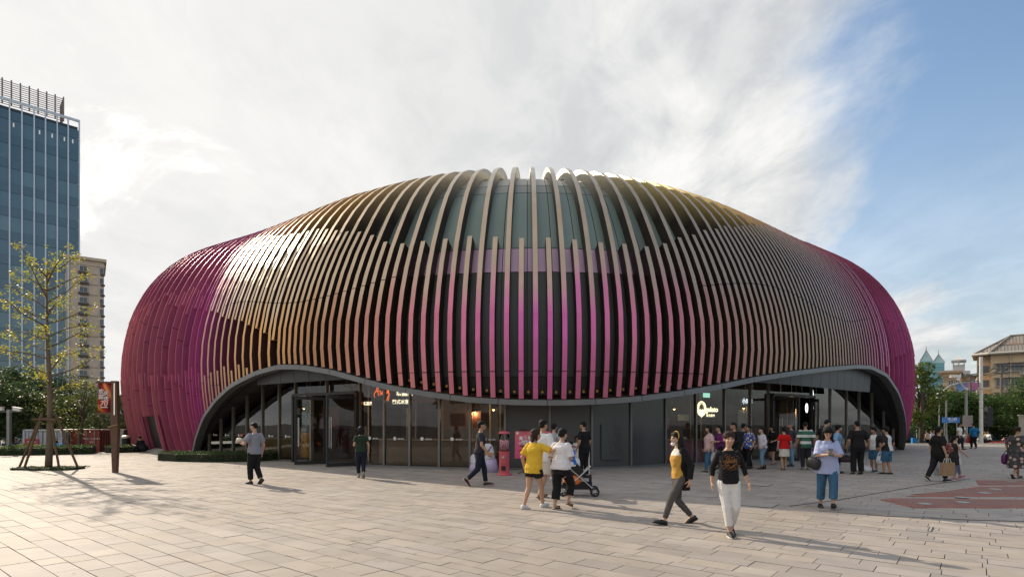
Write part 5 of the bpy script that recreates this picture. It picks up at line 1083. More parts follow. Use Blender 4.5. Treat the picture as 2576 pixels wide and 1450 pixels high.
def person(loc, face, H, label, skin_k=0, fem=False, hair='short', hcol='black', lean=2., bulk=1., head=(0, 0), feet=((.0, .055, 0, 0), (.0, -.055, 0, 0)), arms=None, hip=None, top=None, bottom=None, shoes=None, vox=.016, curl=(.35, .35), palms=(None, None), group='people on the plaza', elbow=None, sit=False, knees=None, belt=None, mask=False, band=None, glasses=False, hs=1., coat=None):
    """top = dict(m, sleeve, hem, loose, neck); bottom = dict(kind, m, hem, loose); shoes = dict(m, kind)"""
    e = empty('person', loc, R(face), label, 'person', group); PEOPLE.append(e); k = H / 1.68
    sk = skin(skin_k); hm = HAIR(hcol)
    # pelvis height from the feet
    Lt, Ls = .245 * H, .235 * H; az = .042 * H
    ank = []
    for i, (fx, fy, lz, pt) in enumerate(feet): ank.append(V3(fx * H, fy * H, az + lz * H))
    hw = .050 * H * (1.06 if fem else 1.)
    pz = hip * H if hip else min(.525 * H, min(a.z + math.sqrt(max(.01, ((Lt + Ls) * .995) ** 2 - a.x ** 2 - (abs(a.y) - hw) ** 2)) for a in ank))
    P = V3(0, 0, pz); T = Matrix.Translation(P) @ Matrix.Rotation(R(lean), 4, 'Y')
    sw = (.093 if fem else .106) * H * (1 + (bulk - 1) * .35)
    hips = [V3(0, hw, pz), V3(0, -hw, pz)]; knee = []; ankle = []
    for i in range(2):
        kn, an = ik(hips[i], ank[i], Lt, Ls, (knees[i] if knees else (1, .10 * (1 if i == 0 else -1), .15 if sit else 0))); knee.append(kn); ankle.append(an)
    sh = [T @ V3(-.005 * H, s * sw, .292 * H) for s in (1, -1)]
    arms = arms or ((.03, .04, -.31), (.03, .04, -.31)); elb = []; wri = []; Lu, Lf = .172 * H, .150 * H
    for i, s in enumerate((1, -1)):
        a = arms[i]; tgt = sh[i] + V3(a[0] * H, s * a[1] * H, a[2] * H); el, wr = ik(sh[i], tgt, Lu, Lf, (elbow[i] if elbow else (-1, .35 * s, -.25))); elb.append(el); wri.append(wr)
    b = bulk; F_ = fem
    rows = [(-.075, .060 * b, .055 * b, 0), (-.03, .086 * b, .066 * b, -.004), (.01, .092 * b * (1.04 if F_ else 1), .070 * b, -.006), (.055, .084 * b, .064 * b, .0), (.10, .074 * b * (.96 if F_ else 1.04), .058 * b, .004), (.16, .080 * b, .062 * b, .008 + (.006 if F_ else 0)), (.215, .090 * b, .068 * b + (.006 if F_ else 0), .010), (.26, .094 * b, .060 * b, .002), (.295, .080, .046, -.004), (.318, .045, .036, -.002), (.335, .034, .034, .004)]
    R_ = [(z * H, w * H, d * H, f * H) for z, w, d, f in rows]
    body = Sk(); body.torso(R_, T)
    nk0 = T @ V3(0, 0, .315 * H); hh = .139 * H * hs; yaw, pit = head
    HM = Matrix.Translation(T @ V3(.022 * H, 0, .352 * H)) @ Matrix.Rotation(R(yaw), 4, 'Z') @ Matrix.Rotation(R(pit), 4, 'Y') @ Matrix.Scale(hh, 4)
    body.cap(nk0, HM @ V3(-.08, 0, .25), .031 * H * (.88 if F_ else 1.), .030 * H * (.88 if F_ else 1.))
    def hl(c, r, q=None): body.ell(HM @ Vector(c), [x * hh for x in r], HM.to_3x3().normalized() if q is None else q, 14, 10)
    hl((-.06, 0, .62), (.42, .335, .385)); hl((.09, 0, .40), (.30, .255, .36)); hl((.20, 0, .12), (.13, .14, .10)); hl((.28, 0, .60), (.12, .21, .07)); hl((.28, .15, .40), (.10, .10, .10)); hl((.28, -.15, .40), (.10, .10, .10)); hl((.37, 0, .21), (.055, .10, .045))
    body.cap(HM @ V3(.35, 0, .58), HM @ V3(.45, 0, .385), .035 * hh, .066 * hh, 8); hl((-.02, .335, .46), (.075, .035, .12)); hl((-.02, -.335, .46), (.075, .035, .12))
    for i in range(2):
        body.cap(hips[i], knee[i], .055 * H * b, .033 * H * (b * .5 + .5)); body.cap(knee[i], knee[i].lerp(ankle[i], .35), .033 * H, .034 * H * (b * .4 + .6)); body.cap(knee[i].lerp(ankle[i], .3), ankle[i], .033 * H, .020 * H)
        f = feet[i]; pt = R(f[3]); fd = V3(math.cos(pt), 0, -math.sin(pt)) if True else None; hl_ = ankle[i] + V3(-.018 * H, 0, -.022 * H); body.cap(ankle[i], ankle[i] + fd * (.05 * H) + V3(0, 0, -.018 * H), .022 * H, .018 * H); body.cap(ankle[i] + fd * .05 * H + V3(0, 0, -.018 * H), ankle[i] + fd * (.105 * H) + V3(0, 0, -.026 * H), .019 * H, .012 * H)
        body.cap(sh[i].lerp(elb[i], .10) + V3(0, (-1 if i == 0 else 1) * .008 * H, 0), elb[i], .027 * H * (b * .4 + .6) * (.9 if F_ else 1), .024 * H * (.92 if F_ else 1)); body.cap(elb[i], wri[i], .025 * H * (.92 if F_ else 1), .0165 * H * (.92 if F_ else 1))
    ex = Sk(); dirs = []
    for i, s in enumerate((1, -1)):
        d = (wri[i] - elb[i]).normalized(); pm = Vector(palms[i]) if palms[i] else V3(.15, -s, 0); hand(ex, wri[i], d, pm, -s if True else s, H / 1.68 * (.93 if F_ else 1.), curl[i]); dirs.append(d)
    iHM = HM.inverted()
    def fm(pc):
        q = np.c_[pc, np.ones(len(pc))] @ np.array(iHM).T; x, y, z = q[:, 0], q[:, 1], q[:, 2]; r = np.zeros(len(pc)); ay = np.abs(y)
        r[(x > .2) & (ay > .06) & (ay < .235) & (abs(z - .635 + (ay - .15) * .15) < .028)] = 1
        r[(x > .2) & (ay > .075) & (ay < .215) & (abs(z - .525) < .030)] = 2
        r[(x > .28) & (ay < .11) & (abs(z - .21) < .035)] = 3; return r
    fuse(body, vox if vox > .011 else .0105, 2, [sk, hm, mat('eye', (.02, .015, .012), .25), LIP()], 'body', e, 0, ex, fm)
    # ---- top
    t = dict(sleeve=.62, hem=-.01, loose=.010, neck=.318, m=None); t.update(top or {}); lo = t['loose']
    tp = Sk(); rr = []
    hem = t['hem']; fl = t.get('flare', 0.)
    def interp(z): 
        zs = [r[0] for r in rows]; return [float(np.interp(z, zs, [r[i] for r in rows])) for i in (1, 2, 3)]
    zz = [hem] + [z for z in np.linspace(hem, t['neck'], 12)[1:-1]] + [t['neck']]
    for z in zz:
        w, d, f = interp(max(z, -.03)); g = lo + fl * max(0, (.16 - z))
        if z < .085 and not t.get('tuck'): g = max(g, (bottom or {}).get('loose', .006) + .009)
        w2, d2, _ = interp(.0)
        if z < .16 and lo > .008: w = max(w, .082 * b); d = max(d, .064 * b)
        if z < -.03: w, d = max(w, .086 * b), max(d, .066 * b)
        q = .35 if z > .28 else 1.
        rr.append((z * H, (w + g * q) * H, (d + g * q) * H, f * H))
    tp.torso(rr, T)
    for i in range(2):
        sl = t['sleeve']
        r0 = (.0365 + lo * .42) * H * (b * .4 + .6) * (.9 if F_ else 1)
        if sl <= 0: continue
        s0 = sh[i] + (elb[i] - sh[i]).normalized() * (.006 * H) + V3(0, (-1 if i == 0 else 1) * .006 * H, -.004 * H)
        if sl <= 1: tp.sleeve(s0, sh[i].lerp(elb[i], sl), r0, r0 * (.95 if lo < .012 else 1.12))
        else:
            tp.cap(s0, elb[i], r0, r0 * .80); tp.sleeve(elb[i], elb[i].lerp(wri[i], min(1., sl - 1)), r0 * .80, r0 * .66)
    fuse(tp, vox * .9, 2, t['m'], t.get('name', 'shirt'), e, .0042 * k * t.get('fold', 1.), None, t.get('fm'), len(PEOPLE))
    if coat:
        cw = Sk(); rr = []
        for z in np.linspace(coat['hem'], .316, 12):
            w, d, f = interp(max(z, -.02)); q = .35 if z > .28 else 1.; g = .020 * q + .05 * max(0, .1 - z) * .6
            rr.append((z * H, (w + g) * H, (d * .80 + g * .7) * H, (f - .026) * H))
        cw.torso(rr, T)
        for i in range(2): cw.cap(sh[i], elb[i], .044 * H, .036 * H); cw.sleeve(elb[i], elb[i].lerp(wri[i], .93), .036 * H, .031 * H)
        fuse(cw, vox * .9, 2, coat['m'], 'cardigan', e, .0045, None, None, 5)
    # ---- bottom
    bt = dict(kind='trousers', hem=.95, loose=.006, m=None, waist=.075); bt.update(bottom or {}); lo = bt['loose']; bo = Sk()
    if bt['kind'] in ('trousers', 'shorts'):
        rr = [];
        for z in (-.085, -.05, -.02, .01, .04, bt['waist']):
            w, d, f = interp(max(z, -.06)); rr.append((z * H, (w + lo) * H, (d + lo) * H, f * H))
        bo.torso(rr, T)
        for i in range(2):
            hm_ = bt['hem']; r0 = (.060 * b + lo * .55) * H; rk = (.039 * (b * .5 + .5) + lo * .7) * H; ra = (.026 + lo * .9 * bt.get('wide', 1.)) * H
            if hm_ <= .5: bo.sleeve(hips[i], hips[i].lerp(knee[i], hm_ * 2), r0, r0 + (rk - r0) * hm_ * 2 * bt.get('taper', .6))
            else: bo.cap(hips[i], knee[i], r0, rk); q = (hm_ - .5) * 2; bo.sleeve(knee[i], knee[i].lerp(ankle[i], q), rk, rk + (ra - rk) * q)
    else:
        rr = []; z1 = bt['waist']
        for z in np.linspace(bt['hem'], z1, 9):
            w, d, f = interp(max(z, -.02)); g = lo + bt.get('flare', .1) * max(0, -z); sp = max(abs(ankle[0].x), abs(ankle[1].x)) / H * .25 * min(1, max(0, -z) / .25); rr.append((z * H, (w + g) * H, (d + g + sp) * H, f * H))
        bo.torso(rr, Matrix.Translation(P), sq=2.1)
    fuse(bo, vox * .9, 2, bt['m'], bt['kind'] if bt['kind'] != 'skirt' else 'skirt', e, .0035 * k * bt.get('fold', 1.), None, bt.get('fm'), len(PEOPLE) + 3)
    # ---- shoes
    if shoes:
        for i in range(2):
            f = feet[i]; pt = R(f[3]); M = Matrix.Translation(ankle[i]) @ Matrix.Rotation(pt, 4, 'Y') @ Matrix.Scale(H, 4)
            kd = shoes.get('kind', 'sneaker'); s = MB(); up = []
            def ring(x, w, z0, z1, n=10): return [M @ V3(x, w * math.cos(a), (z0 + z1) / 2 + (z1 - z0) / 2 * math.sin(a)) for a in np.linspace(0, 2 * math.pi, n + 1)[:-1]]
            bz = -.042
            if kd in ('sandal',):
                s.rings([ring(x, w, bz, bz + .012) for x, w in ((-.040, .012), (-.03, .021), (.02, .022), (.07, .028), (.10, .024), (.118, .010))]); s.rings([ring(x, .030, bz + .008, bz + .040) for x in (.060, .085)])
            else:
                h = .055 if kd == 'boot' else .0
                s.rings([ring(x, w, bz, z) for x, w, z in ((-.044, .010, -.01 + h * .3), (-.038, .020, .004 + h), (-.015, .025, .016 + h), (.012, .027, .018 + h * .8), (.04, .029, .007), (.075, .030, -.004), (.108, .025, -.015), (.124, .010, -.028))])
            o = s.build('shoe', shoes['m'], e, smooth=True)
            if shoes.get('sole'):
                q = MB(); q.rings([[M @ V3(x, w * s_, z) for s_, z in ((-1, bz - .003), (1, bz - .003), (1, bz + .010), (-1, bz + .010))] for x, w in ((-.048, .014), (-.036, .024), (.0, .027), (.05, .030), (.09, .028), (.122, .012))]); q.build('sole', shoes['sole'], o)
    # ---- hair
    hr = Sk()
    def he(c, r): hr.ell(HM @ Vector(c), [x * hh for x in r], HM.to_3x3().normalized(), 14, 10)
    def hc(a, b_, r0, r1): hr.cap(HM @ Vector(a), HM @ Vector(b_), r0 * hh, r1 * hh)
    if hair == 'short': he((-.10, 0, .72), (.43, .365, .355)); he((-.25, 0, .50), (.26, .31, .25)); he((.13, 0, .86), (.22, .27, .15))
    elif hair == 'crop': he((-.08, 0, .70), (.425, .35, .37)); he((-.24, 0, .52), (.255, .29, .22)); he((.1, 0, .85), (.22, .26, .13))
    elif hair == 'bowl': he((-.08, 0, .72), (.45, .395, .36)); he((-.2, 0, .50), (.32, .37, .3)); he((.18, 0, .84), (.24, .32, .17)); hc((-.02, .33, .62), (.02, .35, .40), .09, .06); hc((-.02, -.33, .62), (.02, -.35, .40), .09, .06)
    elif hair == 'curly':
        he((-.12, 0, .70), (.45, .40, .38)); rg = random.Random(4)
        for q in range(16): a = rg.uniform(0, 6.28); z = rg.uniform(.4, .95); he((-.15 + .34 * math.cos(a) * .8 - .05, .36 * math.sin(a), z), (.13, .13, .12))
    elif hair in ('bob', 'long', 'verylong'):
        L = dict(bob=.02, long=-.55, verylong=-1.15)[hair]
        he((-.09, 0, .72), (.46, .40, .37)); he((-.24, 0, .46), (.32, .37, .36)); hc((-.08, .32, .62), (-.06, .35, L), .15, .10); hc((-.08, -.32, .62), (-.06, -.35, L), .15, .10); xb = -.34 if hair == 'bob' else -.62; hc((-.28, .14, .5), (xb, .16, L - .08), .22, .14); hc((-.28, -.14, .5), (xb, -.16, L - .08), .22, .14); hc((-.3, 0, .5), (xb - .04, 0, L - .1), .22, .13); he((.12, .14, .87), (.22, .2, .13)); he((.12, -.14, .87), (.22, .2, .13))
    elif hair in ('ponytail', 'bun', 'updo'):
        he((-.10, 0, .70), (.43, .365, .365)); he((-.24, 0, .50), (.27, .32, .25)); he((.12, 0, .85), (.22, .27, .14))
        if hair == 'updo': he((-.08, 0, .72), (.455, .395, .385)); he((-.2, 0, .52), (.33, .37, .30)); he((.10, .12, .90), (.22, .2, .13)); he((.10, -.12, .90), (.22, .2, .13))
        if hair == 'ponytail': hc((-.48, 0, .62), (-.62, 0, .38), .12, .13); hc((-.62, 0, .38), (-.56, 0, -.25), .13, .06)
        else: he((-.46 if hair == 'bun' else -.40, 0, .66 if hair == 'bun' else .52), (.20, .2, .18))
    elif hair == 'cap': he((-.10, 0, .70), (.43, .365, .345)); he((-.25, 0, .50), (.26, .31, .25))
    fuse(hr, max(.007, vox * .62), 1, hm, 'hair', e, .0016, None, None, len(PEOPLE))
    if band is not None: q = MB(); q.tube([HM @ V3(.03, .385 * math.cos(a), .655 + .415 * math.sin(a)) for a in np.linspace(-.3, math.pi + .3, 18)], .042 * hh, 6); q.build('headband', band, e, smooth=True)
    if mask:
        q = MB(); q.ell(HM @ V3(.27, 0, .10), (.17 * hh, .20 * hh, .15 * hh), HM.to_3x3().normalized(), 12, 8); q.build('face_mask', mat('face mask white', (.8, .8, .8), .7), e, smooth=True)
        q = MB()
        for s in (1, -1): q.tube([HM @ V3(.25, .2 * s, .18), HM @ V3(.02, .36 * s, .48)], .012 * hh, 4)
        q.build('mask_strap', mat('face mask white'), e)
    if glasses:
        q = MB()
        for s in (1, -1): q.tube([HM @ V3(.44 - .03 * abs(math.cos(a)), s * .15 + .11 * math.cos(a), .53 + .085 * math.sin(a)) for a in np.linspace(0, 2 * math.pi, 13)[:-1]], .014 * hh, 4, closed=True); q.tube([HM @ V3(.41, s * .26, .55), HM @ V3(.0, s * .37, .52)], .013 * hh, 4)
        q.build('glasses', M_dark, e)
    if belt: 
        q = MB(); q.rings([[T @ V3(f + (d + .016 * H) * math.cos(a), (w + .016 * H) * math.sin(a), z) for a in np.linspace(0, 2 * math.pi, 17)[:-1]] for z, w, d, f in ((.055 * H, *[x * H for x in interp(.055)]), (.075 * H, *[x * H for x in interp(.075)]))], caps=False); q.build('belt', belt, e)
    bpy.context.view_layer.update() if False else None
    e['_wl'] = tuple(wri[0]); e['_wr'] = tuple(wri[1])
    return e, dict(wri=wri, dirs=dirs, T=T, HM=HM, sh=sh, elb=elb, H=H, W=Matrix.Translation(Vector(loc)) @ Matrix.Rotation(R(face), 4, 'Z'), P=P)
def cloth(name, rgb, var=.1, rough=.85, bump=.25): return mat('cloth ' + name, rgb, rough, 0, var, 14., bump, 90., spec=.2)
def stripes(name, cols, period, axis=2, duty=.5, off=0.):
    def f(N, L, v):
        s = N.new('ShaderNodeSeparateXYZ'); L.new(v, s.inputs[0]); a = N.new('ShaderNodeMath'); a.operation = 'ADD'; a.inputs[1].default_value = off + 10 * period; L.new(s.outputs[axis], a.inputs[0]); m = N.new('ShaderNodeMath'); m.operation = 'MODULO'; m.inputs[1].default_value = period; L.new(a.outputs[0], m.inputs[0]); g = N.new('ShaderNodeMath'); g.operation = 'LESS_THAN'; g.inputs[1].default_value = period * duty; L.new(m.outputs[0], g.inputs[0])
        x = N.new('ShaderNodeMix'); x.data_type = 'RGBA'; L.new(g.outputs[0], x.inputs['Factor']); x.inputs['A'].default_value = (*cols[0], 1); x.inputs['B'].default_value = (*cols[1], 1); return x.outputs['Result']
    return pattern(name, f, .85)
def spots(name, bg, cols, scale, size=.35):
    def f(N, L, v):
        w = N.new('ShaderNodeTexVoronoi'); w.inputs['Scale'].default_value = scale; L.new(v, w.inputs['Vector']); w.inputs['Randomness'].default_value = .55
        g = N.new('ShaderNodeMath'); g.operation = 'LESS_THAN'; g.inputs[1].default_value = size; L.new(w.outputs['Distance'], g.inputs[0]); r = N.new('ShaderNodeValToRGB'); r.color_ramp.interpolation = 'CONSTANT'; sp = N.new('ShaderNodeSeparateColor'); L.new(w.outputs['Color'], sp.inputs[0]); L.new(sp.outputs[0], r.inputs[0]); r.color_ramp.elements[0].color = (*cols[0], 1); r.color_ramp.elements[1].color = (*cols[-1], 1); r.color_ramp.elements[1].position = .5
        if len(cols) > 2: q = r.color_ramp.elements.new(.3); q.color = (*cols[1], 1)
        x = N.new('ShaderNodeMix'); x.data_type = 'RGBA'; L.new(g.outputs[0], x.inputs['Factor']); x.inputs['A'].default_value = (*bg, 1); L.new(r.outputs[0], x.inputs['B']); return x.outputs['Result']
    return pattern(name, f, .85)
def panels_z(name, stops, axis=2):          # colour blocks by height: [(upto, colour), ...]
    def f(N, L, v):
        s = N.new('ShaderNodeSeparateXYZ'); L.new(v, s.inputs[0]); prev = None
        for up, c in stops:
            if prev is None: prev = N.new('ShaderNodeRGB'); prev.outputs[0].default_value = (*c, 1); prev = prev.outputs[0]; lim = up; continue
            g = N.new('ShaderNodeMath'); g.operation = 'GREATER_THAN'; g.inputs[1].default_value = lim; L.new(s.outputs[axis], g.inputs[0]); x = N.new('ShaderNodeMix'); x.data_type = 'RGBA'; L.new(g.outputs[0], x.inputs['Factor']); L.new(prev, x.inputs['A']); x.inputs['B'].default_value = (*c, 1); prev = x.outputs['Result']; lim = up
        return prev
    return pattern(name, f, .85)
BLACK = cloth('black', (.014, .014, .016)); WHITE = cloth('white', (.74, .74, .75), .05); NAVY = cloth('navy', (.016, .02, .035)); JEAN = mat('cloth jeans', (.055, .145, .25), .9, 0, .35, 7., .3, 120., spec=.2, stretch=(1, 1, .4)); JEANL = mat('cloth light jeans', (.17, .29, .42), .9, 0, .3, 7., .3, 120., spec=.2, stretch=(1, 1, .4)); GREYT = cloth('grey tee', (.27, .27, .30)); YELL = cloth('yellow', (.72, .46, .045), .06); MUST = cloth('mustard', (.50, .28, .035)); DENIMB = cloth('black denim', (.020, .020, .024), .3); CHAR = cloth('charcoal', (.035, .036, .045)); GRN = cloth('dark green', (.022, .040, .024)); WHT2 = cloth('white trousers', (.70, .68, .66), .05)
S_BLK = mat('shoe black', (.012, .012, .013), .5); S_WHT = mat('shoe white', (.70, .70, .69), .5); S_BRN = mat('shoe brown', (.14, .085, .05), .6); S_GRY = mat('shoe grey', (.22, .2, .18), .6); SOLE = mat('sole white', (.62, .6, .56), .6); PINKS = mat('shoe pink', (.45, .20, .22), .6)
WALK = lambda a=.14, b=-.16, l=.045, p=38, w=.035: ((a, w, .0, -8), (b, -w, l, p))
WALKR = lambda a=.14, b=-.16, l=.045, p=38, w=.035: ((b, w, l, p), (a, -w, .0, -8))
SWING = ((.10, .03, -.295), (-.08, .04, -.30)); SWINGR = ((-.08, .04, -.30), (.10, .03, -.295))
PD = {}
def at_px(px, py): p = gnd(px, py); return (p.x, p.y, 0.)
def hpx(py, top): return (py - top) / (py - HY) * HC          # standing height from seen extent
def crowd():
    N = .0095; Mv = .0125
    # --- grey shirt man with coconut
    PD['coconut'] = person(at_px(640, 1216), 150, 1.70, 'man in grey T-shirt and black trousers carrying a coconut by the left arch', 0, hair='crop', lean=-2, feet=((.03, .05, 0, 0), (-.12, -.035, .035, 35)), arms=((.16, .05, -.13), (.03, .05, -.305)), head=(8, 4), top=dict(m=GREYT, hem=-.02, loose=.013, sleeve=.72), bottom=dict(m=BLACK, hem=.93, loose=.016, wide=1.), shoes=dict(m=S_BLK, sole=S_BLK), vox=Mv, curl=(.5, .3), palms=((.3, -.2, 1), None), glasses=True)
    person(at_px(908, 1201), 112, 1.60, 'woman in dark green T-shirt and navy trousers walking towards the left entrance', 0, True, 'bob', lean=1, feet=((.08, .035, 0, 0), (-.13, -.03, .04, 45)), arms=((.13, .0, -.17), (.02, .05, -.30)), top=dict(m=GRN, hem=-.005, loose=.012, sleeve=.6), bottom=dict(m=NAVY, hem=.9, loose=.006), shoes=dict(m=S_GRY), vox=Mv, bulk=1.06)
    person(at_px(1206, 1221), 8, 1.76, 'man in charcoal T-shirt and dark track trousers striding right past the cafe glass', 1, False, 'short', lean=3, feet=WALK(.10, -.20, .06, 52), arms=((-.02, .04, -.31), (.10, .05, -.285)), head=(0, -2), top=dict(m=CHAR, hem=.0, loose=.008, sleeve=.66), bottom=dict(m=NAVY, hem=.94, loose=.008), shoes=dict(m=S_BLK, sole=mat('sole pinkish', (.55, .32, .3), .6)), vox=Mv, bulk=1.03)
    # --- family group in the middle
    PD['yellow'] = person(at_px(1342, 1277), 48, 1.60, 'woman in yellow T-shirt and frayed black shorts reaching out her arm', 0, True, 'bob', 'brown', lean=3, feet=((.14, -.0, .0, -6), (-.13, .04, .01, 12)) if False else ((-.13, .05, .0, 10), (.14, -.03, .0, -10)), arms=((-.02, .05, -.29), (.17, .22, .0)), elbow=((-1, .3, -.2), (-.2, -.3, -1)), head=(-30, 4), top=dict(m=YELL, hem=-.06, loose=.020, sleeve=.85, flare=.02), bottom=dict(kind='shorts', m=DENIMB, hem=.22, loose=.010, taper=.1), shoes=dict(m=S_WHT, sole=SOLE), vox=N, bulk=1.03, palms=(None, (0, 0, -1)))
    PD['shortsman'] = person(at_px(1362, 1253), 55, 1.78, 'man in white T-shirt and cream shorts with a black side stripe walking with the family', 1, False, 'short', lean=4, feet=((.10, .05, 0, -6), (-.13, -.04, .02, 25)), arms=((.02, .05, -.30), (.12, .02, -.24)), head=(-10, 2), top=dict(m=WHITE, hem=-.04, loose=.018, sleeve=.85), bottom=dict(kind='shorts', m=cloth('cream shorts', (.62, .56, .50), .05), hem=.40, loose=.020, taper=.1), shoes=dict(m=S_GRY, kind='sandal'), vox=N)
    PD['mother'] = person(at_px(1410, 1279), 52, 1.58, 'woman in white shirt and wide black trousers carrying a toddler and pushing the stroller', 0, True, 'updo', 'black', lean=4, feet=((-.02, .04, 0, 0), (.13, -.05, .04, 30)) if False else ((-.06, .05, 0, 0), (.10, -.05, .045, 20)), arms=((.10, .03, -.20), (.16, .0, -.17)), head=(-12, 4), top=dict(m=cloth('white crepe', (.72, .70, .73), .06), hem=-.02, loose=.022, sleeve=.9, flare=.0), bottom=dict(m=BLACK, hem=.82, loose=.020, wide=1.6), shoes=dict(m=S_BRN, kind='sandal'), vox=N, bulk=1.12)
    person(at_px(1392, 1206), 70, 1.68, 'person in black and white striped outfit standing at the counter behind the family', 0, True, 'short', lean=2, feet=((.02, .05, 0, 0), (-.04, -.05, 0, 0)), arms=((.12, .04, -.22), (.10, .05, -.24)), top=dict(m=stripes('striped shirt', ((.03, .03, .05), (.72, .72, .72)), .035, 1, .45), hem=-.02, loose=.014, sleeve=.8), bottom=dict(kind='skirt', m=stripes('striped skirt', ((.02, .02, .03), (.7, .7, .7)), .07, 2, .4), hem=-.16, loose=.012, flare=.05), shoes=dict(m=S_WHT, sole=SOLE), vox=.015)
    PD['bagman'] = person(at_px(1469, 1201), 130, 1.74, 'man in black polo and black trousers at the counter with a white carrier bag', 1, False, 'crop', lean=1, feet=((.02, .05, 0, 0), (-.02, -.05, 0, 0)), arms=((.04, .05, -.30), (.06, .04, -.30)), head=(5, 6), top=dict(m=BLACK, hem=.015, loose=.010, sleeve=.75), bottom=dict(m=BLACK, hem=.94, loose=.012), shoes=dict(m=S_BLK), vox=.015, bulk=1.04)
    p = gnd(1446, 1178); PD['boy'] = person((p.x, p.y, 0), -70, 1.62, 'boy in white T-shirt sitting behind the pink and white counter', 1, False, 'short', lean=22, hip=.31, sit=True, feet=((.16, .20, 0, 0), (.13, .10, 0, 0)), arms=((.19, -.10, -.12), (.19, -.12, -.11)), head=(-10, -10), top=dict(m=WHITE, hem=-.01, loose=.016, sleeve=.8), bottom=dict(kind='shorts', m=BLACK, hem=.47, loose=.016), shoes=dict(m=S_WHT, sole=SOLE), vox=.015)
    # --- foreground women
    PD['band'] = person(at_px(1708, 1316), -168, 1.60, 'young woman with yellow headband and lowered face mask striding left in a black cardigan', 2, True, 'verylong', 'dark', lean=2, feet=((.19, .03, .0, -14), (-.17, -.03, .02, 22)), arms=((-.05, .05, -.30), (-.04, .05, -.30)), head=(6, 0), top=dict(m=panels_z('mustard and white knit', [(1.16, (.52, .29, .045)), (9, (.68, .64, .58))]), hem=.0, loose=.008, sleeve=.5), bottom=dict(m=cloth('grey skinny jeans', (.095, .09, .09), .2), hem=.93, loose=.002), shoes=dict(m=S_BLK, sole=S_BLK), vox=N, bulk=.93, coat=dict(hem=-.12, m=BLACK), mask=True, band=mat('headband yellow', (.62, .36, .02), .7), curl=(.5, .9))
    PD['floral'] = person(at_px(1832, 1344), -97, 1.56, 'older woman in black top with golden dotted print and white trousers walking towards the camera', 0, True, 'updo', 'brown', lean=0, hs=1.03, feet=((.03, .015, .0, 0), (.07, -.02, .015, -8)) if False else ((-.04, .035, .02, 18), (.10, -.012, 0, -4)), arms=((-.02, .10, -.285), (-.02, .06, -.295)), top=dict(m=BLACK, hem=-.005, loose=.010, sleeve=1.55), bottom=dict(m=WHT2, hem=.88, loose=.005), shoes=dict(m=S_BLK, sole=SOLE), vox=N, bulk=.96, curl=(.3, .3))
    PD['phone'] = person(at_px(2080, 1276), -112, 1.62, 'woman in blue striped shirt and ripped jeans looking down at her phone', 2, True, 'long', 'black', lean=3, feet=((.12, .05, .02, -16), (-.05, -.07, .0, 4)), arms=((.17, -.07, -.13), (.17, -.09, -.14)), elbow=((-.2, .8, -1), (-.2, -.8, -1)), head=(0, 26), top=dict(m=stripes('blue shirting', ((.30, .36, .62), (.42, .47, .70)), .012, 1, .5), hem=-.085, loose=.024, sleeve=.98, flare=.10), bottom=dict(m=JEAN, hem=.86, loose=.015, wide=1.5), shoes=dict(m=S_BLK, sole=S_BLK), vox=N, bulk=1.05, curl=(.6, .6), palms=((0, 0, 1), (0, 0, 1)), glasses=True)
    # --- queue by the right entrance
    f = .015
    person(at_px(1783, 1188), 176, 1.62, 'woman in pink T-shirt and blue jeans carrying shopping, left end of the queue', 0, True, 'bob', lean=-2, feet=((.07, .04, 0, -4), (-.12, -.03, .03, 30)), arms=((.04, .05, -.30), (.06, .05, -.30)), top=dict(m=cloth('pale pink', (.62, .42, .42), .06), hem=-.06, loose=.018, sleeve=.85), bottom=dict(m=JEAN, hem=.95, loose=.008), shoes=dict(m=S_BLK, sole=SOLE), vox=f, bulk=1.12)
    person(at_px(1810, 1178), 185, 1.60, 'woman with glasses and ponytail in purple blouse behind the pink T-shirt', 2, True, 'ponytail', feet=((.02, .05, 0, 0), (-.03, -.05, 0, 0)), arms=((.14, .02, -.17), (.12, .02, -.2)), top=dict(m=cloth('purple', (.17, .03, .15)), hem=-.06, loose=.016, sleeve=1.5), bottom=dict(m=BLACK, hem=.95), shoes=dict(m=S_BLK), vox=f, glasses=True)
    person(at_px(1848, 1190), 186, 1.72, 'man with cropped hair in black shirt and trousers in the queue', 1, False, 'crop', feet=((.04, .05, 0, 0), (-.06, -.05, 0, 0)), arms=((.12, .03, -.22), (.03, .05, -.30)), top=dict(m=BLACK, hem=-.02, loose=.014, sleeve=1.9), bottom=dict(m=BLACK, hem=.96, loose=.01), shoes=dict(m=S_BLK), vox=f)
    person(at_px(1868, 1176), 30, 1.68, 'man turned away behind the black shirt in the queue', 1, False, 'short', feet=((.02, .05, 0, 0), (-.03, -.05, 0, 0)), top=dict(m=CHAR, hem=-.02, loose=.014), bottom=dict(m=BLACK), shoes=dict(m=S_BLK), vox=.017)
    person(at_px(1884, 1178), 205, 1.64, 'woman in blue floral blouse and black trousers in the queue', 1, True, 'curly', feet=((.10, .06, 0, -4), (-.12, -.05, .0, 6)), arms=((.06, .05, -.29), (.05, .05, -.30)), head=(10, 0), top=dict(m=spots('blue floral print', (.03, .09, .40), ((.72, .74, .78), (.02, .03, .1), (.45, .3, .06)), 13., .42), hem=-.04, loose=.018, sleeve=.8), bottom=dict(m=BLACK, hem=.96, loose=.014), shoes=dict(m=S_BLK), vox=f, bulk=1.08)
